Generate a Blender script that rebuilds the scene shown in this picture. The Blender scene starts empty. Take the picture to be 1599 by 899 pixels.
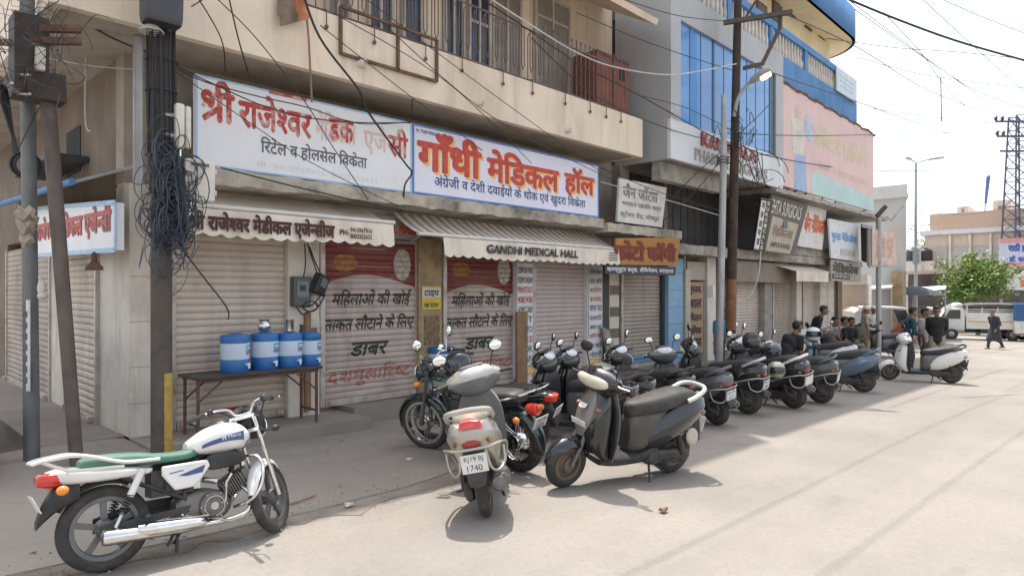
import bpy, bmesh, math, random
from mathutils import Vector, Matrix
random.seed(11)
R = math.radians
SC = bpy.context.scene
COL = SC.collection

# ------------------------------------------------------------------ camera, world, sun, exposure
CAM_H, FPX, HOR = 1.8, 1030.0, 453.0
YAW = R(43.88)
cam = bpy.data.cameras.new('camera')
cam_o = bpy.data.objects.new('camera', cam)
COL.objects.link(cam_o)
cam_o.location = (0, 0, CAM_H)
cam_o.rotation_euler = (R(90), 0, YAW - R(90))
cam.sensor_width = 36.0
cam.lens = 36.0 * FPX / 1599.0
cam.shift_y = -(449.5 - HOR) / 1599.0
cam.clip_start = 0.05
cam.clip_end = 2000
SC.camera = cam_o

SUN = Vector((0.21, 0.30, 1.0)).normalized()
world = bpy.data.worlds.new('World')
SC.world = world
world.use_nodes = True
wn = world.node_tree.nodes
sky = wn.new('ShaderNodeTexSky')
sky.sky_type = 'NISHITA'
sky.sun_disc = False
sky.sun_elevation = math.asin(SUN.z)
sky.sun_rotation = math.atan2(SUN.x, SUN.y)
sky.air_density = 1.1
sky.dust_density = 3.0
sky.ozone_density = 1.0
hs = wn.new('ShaderNodeHueSaturation')       # hazy, whitish sky
hs.inputs['Saturation'].default_value = 0.36
world.node_tree.links.new(sky.outputs[0], hs.inputs['Color'])
world.node_tree.links.new(hs.outputs[0], wn['Background'].inputs[0])
wn['Background'].inputs[1].default_value = 0.15
sun = bpy.data.lights.new('sun', 'SUN')
sun.energy = 2.25
sun.angle = R(0.55)
sun.color = (1.0, 0.945, 0.86)
sun_o = bpy.data.objects.new('sun', sun)
COL.objects.link(sun_o)
sun_o.rotation_euler = (-SUN).to_track_quat('-Z', 'Y').to_euler()
SC.view_settings.view_transform = 'Standard'
SC.view_settings.look = 'None'
SC.view_settings.gamma = 1.0
SC.view_settings.use_curve_mapping = False
SC.view_settings.exposure = 1.2

# ------------------------------------------------------------------ measuring helpers
_ca, _sa = math.cos(YAW), math.sin(YAW)
SLOPE, SX0 = 0.022, 3.0
def gz(x): return -SLOPE * (x - SX0)
def _ray(u, v):
    t = (u - 799.5) / FPX
    return _ca + _sa * t, _sa - _ca * t, (HOR - v) / FPX
def onY(u, v, Y):
    x, y, z = _ray(u, v); d = Y / y
    return Vector((x * d, Y, CAM_H + z * d))
def onX(u, v, X):
    x, y, z = _ray(u, v); d = X / x
    return Vector((X, y * d, CAM_H + z * d))
def onG(u, v):
    x, y, z = _ray(u, v); d = -(CAM_H - SLOPE * SX0) / (z + SLOPE * x)
    return Vector((x * d, y * d, CAM_H + z * d))
def onD(u, v, d):
    x, y, z = _ray(u, v)
    return Vector((x * d, y * d, CAM_H + z * d))

# ------------------------------------------------------------------ materials
MATS = {}
def mat(name, col, rough=0.6, metal=0.0, var=0.12, scale=6.0, bump=0.0, bscale=None, dirt=None, damt=0.5, dscale=3.0,
        coat=0.0, streak=0.0, spec=0.5, alpha=1.0, trans=0.0, runs=0.0):
    if name in MATS: return MATS[name]
    m = bpy.data.materials.new(name); m.use_nodes = True
    nt = m.node_tree; N = nt.nodes; L = nt.links
    b = N['Principled BSDF']
    b.inputs['Roughness'].default_value = rough
    b.inputs['Metallic'].default_value = metal
    b.inputs['Coat Weight'].default_value = coat
    b.inputs['Coat Roughness'].default_value = 0.08
    b.inputs['Specular IOR Level'].default_value = spec
    b.inputs['Alpha'].default_value = alpha
    b.inputs['Transmission Weight'].default_value = trans
    tc = N.new('ShaderNodeTexCoord')
    c = tuple(col) + (1.0,)
    no = N.new('ShaderNodeTexNoise'); no.inputs['Scale'].default_value = scale; no.inputs['Detail'].default_value = 6
    L.new(tc.outputs['Object'], no.inputs['Vector'])
    mr = N.new('ShaderNodeMapRange')
    mr.inputs[1].default_value = 0.3; mr.inputs[2].default_value = 0.7
    mr.inputs[3].default_value = 1 - var; mr.inputs[4].default_value = 1 + var
    L.new(no.outputs[0], mr.inputs[0])
    mx = N.new('ShaderNodeMix'); mx.data_type = 'RGBA'; mx.blend_type = 'MULTIPLY'
    mx.inputs[0].default_value = 1.0
    mx.inputs[6].default_value = c
    L.new(mr.outputs[0], mx.inputs[7])
    out = mx.outputs[2]
    if dirt is not None:
        d = N.new('ShaderNodeTexNoise'); d.inputs['Scale'].default_value = dscale; d.inputs['Detail'].default_value = 8
        d.inputs['Roughness'].default_value = 0.65
        mp = N.new('ShaderNodeMapping')
        L.new(tc.outputs['Object'], mp.inputs[0])
        if streak: mp.inputs['Scale'].default_value = (1.0, 1.0, streak)
        mp.inputs['Location'].default_value = (3.1, 7.7, 1.3)
        L.new(mp.outputs[0], d.inputs['Vector'])
        r2 = N.new('ShaderNodeMapRange')
        r2.inputs[1].default_value = 0.48; r2.inputs[2].default_value = 0.72
        r2.inputs[3].default_value = 0.0; r2.inputs[4].default_value = damt
        L.new(d.outputs[0], r2.inputs[0])
        m2 = N.new('ShaderNodeMix'); m2.data_type = 'RGBA'
        L.new(r2.outputs[0], m2.inputs[0]); L.new(out, m2.inputs[6])
        m2.inputs[7].default_value = tuple(dirt) + (1.0,)
        out = m2.outputs[2]
        ra = N.new('ShaderNodeMapRange')
        ra.inputs[3].default_value = rough; ra.inputs[4].default_value = min(1, rough + 0.3)
        L.new(r2.outputs[0], ra.inputs[0]); L.new(ra.outputs[0], b.inputs['Roughness'])
    if runs:      # rain streaks running down the wall
        mp = N.new('ShaderNodeMapping'); mp.inputs['Scale'].default_value = (2.4, 2.4, 0.22); L.new(tc.outputs['Object'], mp.inputs[0])
        d = N.new('ShaderNodeTexNoise'); d.inputs['Scale'].default_value = 1.6; d.inputs['Detail'].default_value = 7; d.inputs['Roughness'].default_value = 0.7
        L.new(mp.outputs[0], d.inputs['Vector'])
        r3 = N.new('ShaderNodeMapRange'); r3.inputs[1].default_value = 0.54; r3.inputs[2].default_value = 0.80; r3.inputs[4].default_value = runs
        L.new(d.outputs[0], r3.inputs[0])
        m3 = N.new('ShaderNodeMix'); m3.data_type = 'RGBA'; L.new(r3.outputs[0], m3.inputs[0]); L.new(out, m3.inputs[6])
        m3.inputs[7].default_value = tuple(x * 0.38 for x in col) + (1.0,)
        out = m3.outputs[2]
    L.new(out, b.inputs['Base Color'])
    if bump:
        bn = N.new('ShaderNodeTexNoise'); bn.inputs['Scale'].default_value = bscale or scale * 4; bn.inputs['Detail'].default_value = 5
        L.new(tc.outputs['Object'], bn.inputs['Vector'])
        bp = N.new('ShaderNodeBump'); bp.inputs['Strength'].default_value = bump; bp.inputs['Distance'].default_value = 0.02
        L.new(bn.outputs[0], bp.inputs['Height']); L.new(bp.outputs[0], b.inputs['Normal'])
    MATS[name] = m
    return m
def emit_mat(name, col, s):
    m = mat(name, col, 0.4)
    b = m.node_tree.nodes['Principled BSDF']
    b.inputs['Emission Color'].default_value = tuple(col) + (1,)
    b.inputs['Emission Strength'].default_value = s
    return m

DUST = (0.33, 0.28, 0.22)
beige = mat('beige plaster', (0.77, 0.65, 0.52), 0.85, var=0.06, scale=2.0, bump=0.12, bscale=40, dirt=(0.40, 0.31, 0.23), damt=0.5, dscale=1.1, streak=0.35, runs=0.5)
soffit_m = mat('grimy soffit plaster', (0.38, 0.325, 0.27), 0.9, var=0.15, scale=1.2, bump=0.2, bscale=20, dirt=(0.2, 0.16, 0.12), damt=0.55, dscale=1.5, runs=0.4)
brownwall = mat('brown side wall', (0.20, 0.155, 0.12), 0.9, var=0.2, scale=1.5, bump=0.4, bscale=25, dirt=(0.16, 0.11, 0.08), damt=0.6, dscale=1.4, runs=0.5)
cream = mat('cream plaster', (0.70, 0.64, 0.555), 0.85, var=0.08, scale=2.5, bump=0.15, bscale=30, dirt=(0.30, 0.25, 0.2), damt=0.5, dscale=2.5, streak=0.5, runs=0.55)
conc = mat('weathered concrete', (0.36, 0.33, 0.29), 0.9, var=0.2, scale=4, bump=0.5, bscale=30, dirt=(0.12, 0.11, 0.10), damt=0.75, dscale=2.5, runs=0.4)
ledge_m = mat('peeling ledge concrete', (0.46, 0.41, 0.34), 0.9, var=0.2, scale=5, bump=0.6, bscale=25, dirt=(0.09, 0.08, 0.07), damt=0.95, dscale=2.2)
shut_m = mat('dusty shutter steel', (0.60, 0.515, 0.44), 0.55, 0.15, var=0.08, scale=2.0, dirt=(0.34, 0.27, 0.21), damt=0.6, dscale=2.0, streak=0.25, runs=0.3)
shut_p = mat('mauve grey shutter steel', (0.53, 0.45, 0.425), 0.5, 0.15, var=0.07, scale=2.0, dirt=(0.36, 0.29, 0.26), damt=0.5, dscale=2.0, streak=0.25, runs=0.25)
shut_b = mat('brown grey shutter steel', (0.42, 0.355, 0.30), 0.55, 0.15, var=0.12, scale=2.0, dirt=(0.20, 0.16, 0.13), damt=0.6, dscale=2.0, streak=0.3, runs=0.35)
shut_t = mat('dirty taupe shutter steel', (0.485, 0.405, 0.36), 0.6, 0.1, var=0.14, scale=2.5, dirt=(0.26, 0.20, 0.165), damt=0.75, dscale=1.8, streak=0.3, runs=0.45)
rail_m = mat('shutter guide steel', (0.55, 0.5, 0.45), 0.5, 0.4, dirt=(0.2, 0.14, 0.1), damt=0.6, dscale=6)
canvas = mat('cream awning canvas', (0.76, 0.68, 0.575), 0.85, var=0.05, scale=3, bump=0.25, bscale=9, dirt=(0.36, 0.28, 0.21), damt=0.5, dscale=2.0, streak=0.5, runs=0.3)
signw = mat('white sign board', (0.80, 0.80, 0.82), 0.35, var=0.02, scale=2, dirt=(0.55, 0.52, 0.5), damt=0.25, dscale=2.0, streak=0.4)
signlav = mat('lavender white sign board', (0.74, 0.73, 0.84), 0.35, var=0.02, scale=2, dirt=(0.55, 0.52, 0.56), damt=0.2, dscale=2.0, streak=0.4)
signold = mat('old white sign board', (0.72, 0.71, 0.69), 0.6, var=0.05, scale=3, dirt=(0.42, 0.39, 0.36), damt=0.5, dscale=3.0)
skyblue = mat('pale blue sign border', (0.35, 0.55, 0.78), 0.4)
blueframe = mat('blue sign border', (0.10, 0.22, 0.50), 0.4)
redpaint = mat('faded red sign paint', (0.55, 0.07, 0.05), 0.6, var=0.2, scale=8)
redold = mat('peeling red sign paint', (0.47, 0.06, 0.045), 0.7, var=0.2, scale=14, dirt=(0.78, 0.66, 0.63), damt=0.95, dscale=7.0)
redghost = mat('washed out red sign paint', (0.74, 0.52, 0.48), 0.7, var=0.1, scale=14, dirt=(0.79, 0.76, 0.75), damt=0.9, dscale=8.0)
orangep = mat('orange letter shadow', (0.85, 0.50, 0.16), 0.5)
navy = mat('navy sign paint', (0.05, 0.08, 0.22), 0.5)
darkgr = mat('grey sign paint', (0.12, 0.13, 0.15), 0.6, var=0.15)
maroon = mat('maroon canvas lettering', (0.075, 0.03, 0.025), 0.8, var=0.2, scale=12)
blackp = mat('black lettering paint', (0.03, 0.03, 0.03), 0.6, var=0.3, scale=10, dirt=(0.36, 0.31, 0.27), damt=0.7, dscale=16)
shred = mat('shutter maroon band', (0.20, 0.042, 0.035), 0.6, var=0.2, scale=4, dirt=(0.2, 0.1, 0.08), damt=0.6, dscale=3)
shredtxt = mat('shutter red lettering', (0.40, 0.13, 0.10), 0.7, var=0.25, scale=10, dirt=(0.5, 0.42, 0.38), damt=0.6, dscale=8)
ochre = mat('ochre pillar plaster', (0.36, 0.27, 0.16), 0.85, var=0.18, scale=4, bump=0.25, bscale=25, dirt=(0.16, 0.10, 0.06), damt=0.6, dscale=4)
tile = mat('cream wall tile', (0.62, 0.57, 0.48), 0.4, var=0.06, scale=5, dirt=(0.33, 0.28, 0.22), damt=0.5, dscale=4)
greyb = mat('grey cladding', (0.40, 0.41, 0.42), 0.5, var=0.04, scale=1.5, dirt=(0.3, 0.28, 0.27), damt=0.4, dscale=1.0, streak=0.4, runs=0.45)
whiteb = mat('white cladding', (0.66, 0.68, 0.70), 0.5, var=0.03, scale=1.5, dirt=(0.5, 0.49, 0.47), damt=0.35, dscale=1.2, streak=0.4, runs=0.35)
glassb = mat('blue glass', (0.09, 0.28, 0.60), 0.25, 0.0, var=0.10, scale=0.7, spec=0.5, coat=0.2)
bluew = mat('blue painted wall', (0.09, 0.24, 0.49), 0.7, var=0.06, scale=2, dirt=(0.05, 0.13, 0.3), damt=0.5, dscale=1.5, streak=0.4, runs=0.4)
yellow = mat('pale yellow wall', (0.74, 0.63, 0.42), 0.8, var=0.05, scale=2, dirt=(0.45, 0.34, 0.2), damt=0.4, dscale=1.5, streak=0.4, runs=0.35)
peach = mat('peach wall', (0.64, 0.52, 0.43), 0.85, var=0.06, scale=1.5, dirt=(0.4, 0.28, 0.2), damt=0.4, runs=0.4)
pink = mat('faded pink billboard', (0.72, 0.53, 0.50), 0.7, var=0.05, scale=1.2, dirt=(0.66, 0.5, 0.47), damt=0.6, dscale=0.8, streak=0.5, runs=0.2)
mint = mat('mint billboard band', (0.48, 0.64, 0.62), 0.7, var=0.08, scale=1.5, dirt=(0.5, 0.62, 0.6), damt=0.5, dscale=2)
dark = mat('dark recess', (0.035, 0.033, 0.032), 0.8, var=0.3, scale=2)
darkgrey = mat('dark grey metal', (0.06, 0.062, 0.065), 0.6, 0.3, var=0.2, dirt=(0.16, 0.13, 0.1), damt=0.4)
rust = mat('rusted iron', (0.16, 0.09, 0.06), 0.8, 0.2, var=0.3, scale=8, dirt=(0.07, 0.045, 0.035), damt=0.7, dscale=5)
polegrey = mat('galvanised pole', (0.40, 0.40, 0.40), 0.5, 0.4, var=0.1, dirt=(0.24, 0.2, 0.17), damt=0.5, dscale=4, streak=0.3)
poledark = mat('dark steel pole', (0.10, 0.085, 0.075), 0.7, 0.2, var=0.25, dirt=(0.2, 0.11, 0.06), damt=0.5, dscale=4)
wire_m = mat('black cable sheath', (0.02, 0.02, 0.022), 0.5, var=0.2)
wire_w = mat('grey white cable sheath', (0.55, 0.54, 0.52), 0.5, var=0.1)
wire_b = mat('slate cable sheath', (0.045, 0.055, 0.075), 0.45, var=0.3)
plas_w = mat('ivory plastic', (0.66, 0.62, 0.55), 0.5, var=0.04, dirt=(0.4, 0.33, 0.26), damt=0.4, dscale=8)
woodd = mat('dark worn table top', (0.05, 0.042, 0.036), 0.6, var=0.3, scale=10, dirt=(0.14, 0.11, 0.09), damt=0.5)
wood = mat('brown plank', (0.26, 0.155, 0.085), 0.7, var=0.25, scale=5)
steel = mat('polished steel', (0.72, 0.70, 0.67), 0.18, 1.0, var=0.05)
chrome = mat('chrome', (0.78, 0.77, 0.76), 0.12, 1.0, var=0.05, dirt=(0.4, 0.35, 0.3), damt=0.5, dscale=14)
brass = mat('aged brass', (0.5, 0.36, 0.16), 0.35, 1.0)
coolb = mat('blue cooler plastic', (0.025, 0.145, 0.40), 0.35, var=0.06)
coolw = mat('white cooler band', (0.56, 0.66, 0.76), 0.4, var=0.04)
rubber = mat('dusty tyre rubber', (0.045, 0.042, 0.040), 0.85, var=0.2, scale=12, dirt=(0.20, 0.17, 0.14), damt=0.55, dscale=6, bump=0.2, bscale=60)
blackpl = mat('black plastic', (0.025, 0.025, 0.027), 0.5, var=0.2, dirt=(0.17, 0.15, 0.12), damt=0.35, dscale=5)
alu = mat('engine aluminium', (0.20, 0.19, 0.18), 0.5, 0.7, var=0.2, dirt=(0.13, 0.1, 0.08), damt=0.6, dscale=10)
greyal = mat('grey alloy', (0.16, 0.16, 0.165), 0.45, 0.5, var=0.15, dirt=(0.22, 0.18, 0.14), damt=0.5, dscale=8)
wpaint = mat('white motorcycle paint', (0.76, 0.75, 0.73), 0.25, coat=0.6, var=0.03, dirt=(0.5, 0.44, 0.37), damt=0.35, dscale=5)
silverp = mat('dusty silver paint', (0.47, 0.44, 0.385), 0.38, 0.55, coat=0.4, var=0.05, dirt=(0.38, 0.33, 0.26), damt=0.6, dscale=3)
blackpt = mat('black gloss paint', (0.009, 0.010, 0.012), 0.16, coat=0.8, var=0.1, dirt=(0.14, 0.12, 0.10), damt=0.10, dscale=3)
greypt = mat('dark grey scooter paint', (0.13, 0.133, 0.142), 0.35, 0.3, coat=0.5, var=0.08, dirt=(0.22, 0.19, 0.16), damt=0.4, dscale=3)
bluept = mat('slate blue scooter paint', (0.13, 0.185, 0.255), 0.3, 0.3, coat=0.6, var=0.05, dirt=(0.2, 0.19, 0.18), damt=0.35, dscale=3)
whitept = mat('pearl white scooter paint', (0.78, 0.77, 0.75), 0.28, coat=0.6, var=0.02, dirt=(0.6, 0.55, 0.48), damt=0.25, dscale=4)
greenpt = mat('dark green motorcycle paint', (0.012, 0.03, 0.028), 0.2, coat=0.8, var=0.1)
seatgr = mat('green seat rexine', (0.075, 0.185, 0.135), 0.6, var=0.08, dirt=(0.2, 0.25, 0.2), damt=0.35, dscale=5)
seatbl = mat('dusty black seat rexine', (0.038, 0.037, 0.035), 0.6, var=0.15, dirt=(0.16, 0.145, 0.12), damt=0.55, dscale=3)
seatdk = mat('black seat rexine', (0.028, 0.027, 0.027), 0.55, var=0.15, dirt=(0.12, 0.11, 0.1), damt=0.4, dscale=4)
redlens = mat('red lens', (0.60, 0.035, 0.02), 0.2, coat=0.6, var=0.08)
orlens = mat('orange lens', (0.80, 0.26, 0.03), 0.2, coat=0.6, var=0.05)
clear = mat('clear lamp lens', (0.74, 0.73, 0.68), 0.12, 0.2, coat=0.8, var=0.08)
mirror = mat('mirror glass', (0.85, 0.88, 0.9), 0.04, 1.0, var=0.0)
plate = mat('white number plate', (0.74, 0.74, 0.73), 0.5, var=0.05, dirt=(0.5, 0.47, 0.42), damt=0.5, dscale=10)
decalblue = mat('blue tank decal', (0.035, 0.075, 0.20), 0.3, coat=0.5)
decalred = mat('red sticker', (0.55, 0.05, 0.05), 0.35, var=0.2, scale=20)
skin = mat('brown skin', (0.24, 0.13, 0.08), 0.55, var=0.08)
hair = mat('black hair', (0.012, 0.011, 0.011), 0.6)
def cloth(name, c): return mat(name, c, 0.85, var=0.12, scale=9, bump=0.3, bscale=12)
paper = mat('torn paper notice', (0.62, 0.58, 0.52), 0.8, var=0.1, dirt=(0.4, 0.33, 0.25), damt=0.6)
leaf = mat('green leaves', (0.11, 0.19, 0.035), 0.55, var=0.5, scale=1.5)
leafy = mat('yellow green leaves', (0.27, 0.32, 0.06), 0.55, var=0.35, scale=1.5)
leafd = mat('olive leaves', (0.10, 0.11, 0.06), 0.6, var=0.4, scale=1.5)
bark = mat('bark', (0.16, 0.12, 0.09), 0.9, var=0.3)

# ------------------------------------------------------------------ mesh builder
def catmull(pts, k=6):
    pts = [Vector(p) for p in pts]
    if len(pts) < 3: return pts
    out = []
    for i in range(len(pts) - 1):
        p0 = pts[max(i - 1, 0)]; p1 = pts[i]; p2 = pts[i + 1]; p3 = pts[min(i + 2, len(pts) - 1)]
        for j in range(k):
            t = j / k
            out.append(0.5 * ((2 * p1) + (p2 - p0) * t + (2 * p0 - 5 * p1 + 4 * p2 - p3) * t * t + (3 * p1 - p0 - 3 * p2 + p3) * t ** 3))
    out.append(pts[-1]); return out

class MB:
    def __init__(s): s.v = []; s.f = []; s.m = []; s.cur = 0; s.X = None
    def add(s, vs, fs):
        o = len(s.v)
        if s.X is not None: vs = [s.X @ Vector(p) for p in vs]
        s.v += [tuple(p) for p in vs]
        for f in fs: s.f.append(tuple(i + o for i in f)); s.m.append(s.cur)
        return s
    def box(s, c, d, rot=None):
        x, y, z = d[0] / 2, d[1] / 2, d[2] / 2
        vs = [Vector(p) for p in ((-x, -y, -z), (x, -y, -z), (x, y, -z), (-x, y, -z), (-x, -y, z), (x, -y, z), (x, y, z), (-x, y, z))]
        if rot is not None: vs = [rot @ p for p in vs]
        c = Vector(c)
        return s.add([p + c for p in vs], [(0, 3, 2, 1), (4, 5, 6, 7), (0, 1, 5, 4), (1, 2, 6, 5), (2, 3, 7, 6), (3, 0, 4, 7)])
    def mm(s, a, b):
        return s.box([(a[i] + b[i]) / 2 for i in range(3)], [abs(b[i] - a[i]) for i in range(3)])
    def hexa(s, p):   # eight corners: four of one end, four of the other
        return s.add(p, [(0, 3, 2, 1), (4, 5, 6, 7), (0, 1, 5, 4), (1, 2, 6, 5), (2, 3, 7, 6), (3, 0, 4, 7)])
    def quad(s, a, b, c, d): return s.add([a, b, c, d], [(0, 1, 2, 3)])
    def slab(s, a, b, c, d, th):   # quad a,b,c,d with thickness along its normal
        a, b, c, d = map(Vector, (a, b, c, d))
        n = (b - a).cross(d - a).normalized() * th
        return s.hexa([a, b, c, d, a + n, b + n, c + n, d + n])
    def bar(s, p, q, w, h=None, up=(0, 0, 1)):
        p, q = Vector(p), Vector(q); h = h or w
        d = (q - p).normalized(); u = Vector(up)
        if abs(d.dot(u)) > 0.98: u = Vector((1, 0, 0))
        a = d.cross(u).normalized() * (w / 2); b = a.cross(d).normalized() * (h / 2)
        r = []
        for e in (p, q): r += [e - a - b, e + a - b, e + a + b, e - a + b]
        return s.hexa(r)
    def tube(s, pts, r, n=8, smooth=0, cap=True, closed=False):
        pts = catmull(pts, smooth) if smooth else [Vector(p) for p in pts]
        k = len(pts)
        rs = r if isinstance(r, (list, tuple)) else [r] * k
        if len(rs) != k: rs = [rs[min(int(i * len(rs) / k), len(rs) - 1)] for i in range(k)]
        vs, fs = [], []; ref = None
        for i, p in enumerate(pts):
            if closed: d = pts[(i + 1) % k] - pts[i - 1]
            else: d = pts[min(i + 1, k - 1)] - pts[max(i - 1, 0)]
            if d.length < 1e-9: d = Vector((0, 0, 1))
            d.normalize()
            if ref is None:
                ref = Vector((0, 0, 1)) if abs(d.z) < 0.9 else Vector((1, 0, 0))
            a = ref - d * ref.dot(d)
            if a.length < 1e-6: a = d.orthogonal()
            a.normalize(); ref = a; b = d.cross(a)
            for j in range(n):
                t = 2 * math.pi * j / n
                vs.append(p + (a * math.cos(t) + b * math.sin(t)) * rs[i])
        for i in range(k if closed else k - 1):
            i2 = (i + 1) % k
            for j in range(n):
                fs.append((i * n + j, i * n + (j + 1) % n, i2 * n + (j + 1) % n, i2 * n + j))
        if cap and not closed:
            fs.append(tuple(range(n - 1, -1, -1))); fs.append(tuple((k - 1) * n + j for j in range(n)))
        return s.add(vs, fs)
    def lathe(s, prof, n=24, c=(0, 0, 0), axis='Z', closed=False, sx=1.0, cap=True):
        vs, fs = [], []; k = len(prof); c = Vector(c)
        for (r, z) in prof:
            for j in range(n):
                t = 2 * math.pi * j / n; a, b = r * math.cos(t) * sx, r * math.sin(t)
                p = (a, b, z) if axis == 'Z' else ((a, z, b) if axis == 'Y' else (z, a, b))
                vs.append(Vector(p) + c)
        for i in range(k if closed else k - 1):
            i2 = (i + 1) % k
            for j in range(n): fs.append((i * n + j, i * n + (j + 1) % n, i2 * n + (j + 1) % n, i2 * n + j))
        if not closed and cap:
            if prof[0][0] > 1e-5: fs.append(tuple(range(n - 1, -1, -1)))
            if prof[-1][0] > 1e-5: fs.append(tuple((k - 1) * n + j for j in range(n)))
        return s.add(vs, fs)
    def torus(s, c, Rr, r, n=32, m=12, axis='Y', flat=1.0):
        prof = [(Rr + r * math.cos(2 * math.pi * i / m), flat * r * math.sin(2 * math.pi * i / m)) for i in range(m)]
        return s.lathe(prof, n, c, axis, closed=True)
    def ell(s, c, r, nu=16, nv=10, rot=None):
        vs, fs = [], []; c = Vector(c)
        for i in range(nv + 1):
            p = math.pi * i / nv
            for j in range(nu):
                t = 2 * math.pi * j / nu
                q = Vector((r[0] * math.sin(p) * math.cos(t), r[1] * math.sin(p) * math.sin(t), r[2] * math.cos(p)))
                if rot is not None: q = rot @ q
                vs.append(q + c)
        for i in range(nv):
            for j in range(nu): fs.append((i * nu + j, (i + 1) * nu + j, (i + 1) * nu + (j + 1) % nu, i * nu + (j + 1) % nu))
        return s.add(vs, fs)
    def loft(s, rings, cap=True):
        n = len(rings[0]); vs = [p for r in rings for p in r]; fs = []
        for i in range(len(rings) - 1):
            for j in range(n): fs.append((i * n + j, i * n + (j + 1) % n, (i + 1) * n + (j + 1) % n, (i + 1) * n + j))
        if cap: fs.append(tuple(range(n - 1, -1, -1))); fs.append(tuple((len(rings) - 1) * n + j for j in range(n)))
        return s.add(vs, fs)
    def hull(s, st, n=20, e=2.4, axis='X', k=4, y0=0.0, tpl=None):
        """stations (pos, zlow, zhigh, halfwidth) along X, or (pos z, xlow, xhigh, halfwidth) along Z; splined"""
        P = catmull([Vector(q) for q in [(a[0], a[1], a[2]) for a in st]], k) if k else [Vector(a[:3]) for a in st]
        W = catmull([Vector((a[3], 0, 0)) for a in st], k) if k else [Vector((a[3], 0, 0)) for a in st]
        rings = []
        for p, w in zip(P, W):
            c, hh, hw = (p[1] + p[2]) / 2, abs(p[2] - p[1]) / 2, max(abs(w[0]), 0.002); ring = []
            if tpl:      # half section given as (y, z) pairs from the bottom middle to the top middle
                for yy, zz in tpl + [(-a, z_) for a, z_ in reversed(tpl)]: ring.append((p[0], y0 + hw * yy, c + hh * zz))
                rings.append(ring); continue
            for j in range(n):
                t = 2 * math.pi * j / n
                cy, cz = math.cos(t), math.sin(t)
                yy = hw * math.copysign(abs(cy) ** (2 / e), cy); zz = hh * math.copysign(abs(cz) ** (2 / e), cz)
                ring.append((p[0], y0 + yy, c + zz) if axis == 'X' else (c + zz, y0 + yy, p[0]))
            rings.append(ring)
        return s.loft(rings)
    def prism(s, poly, o, ux, uy, th):
        """polygon in the plane o + a*ux + b*uy, extruded by th along ux x uy"""
        o, ux, uy = Vector(o), Vector(ux), Vector(uy); nn = ux.cross(uy).normalized() * th
        k = len(poly); A = [o + ux * a + uy * b for a, b in poly]
        vs = A + [p + nn for p in A]
        fs = [tuple(range(k - 1, -1, -1)), tuple(range(k, 2 * k))] + [(i, (i + 1) % k, k + (i + 1) % k, k + i) for i in range(k)]
        return s.add(vs, fs)
    def build(s, name, mats, parent=None, local=False, smooth=40, bev=0.0):
        me = bpy.data.meshes.new(name)
        vs = s.v
        if parent is not None and not local:
            root = parent
            while root.parent is not None: root = root.parent
            inv = root.matrix_basis.inverted(); vs = [tuple(inv @ Vector(p)) for p in vs]
        me.from_pydata(vs, [], s.f)
        ml = mats if isinstance(mats, (list, tuple)) else [mats]
        for m in ml: me.materials.append(m)
        if len(ml) > 1: me.polygons.foreach_set('material_index', s.m)
        bm = bmesh.new(); bm.from_mesh(me); bmesh.ops.recalc_face_normals(bm, faces=bm.faces); bm.to_mesh(me); bm.free()
        if smooth:
            me.shade_smooth(); me.set_sharp_from_angle(angle=R(smooth))
        o = bpy.data.objects.new(name, me); COL.objects.link(o)
        if parent is not None: o.parent = parent
        if bev:
            b = o.modifiers.new('bevel', 'BEVEL'); b.width = bev; b.segments = 2; b.limit_method = 'ANGLE'; b.angle_limit = R(50)
        return o

def tag(o, label=None, cat=None, group=None, kind=None):
    if label: o['label'] = label
    if cat: o['category'] = cat
    if group: o['group'] = group
    if kind: o['kind'] = kind
    return o
def thing(name, label, cat, loc=(0, 0, 0), group=None, M=None):
    o = bpy.data.objects.new(name, None); COL.objects.link(o)
    o.empty_display_size = 0.2
    if M is not None: o.matrix_basis = M
    else: o.location = loc; o.matrix_basis = Matrix.Translation(Vector(loc))
    return tag(o, label, cat, group)
def bx(name, m, parent, a, b, bev=0.0):
    return MB().mm(a, b).build(name, m, parent, bev=bev)

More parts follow.
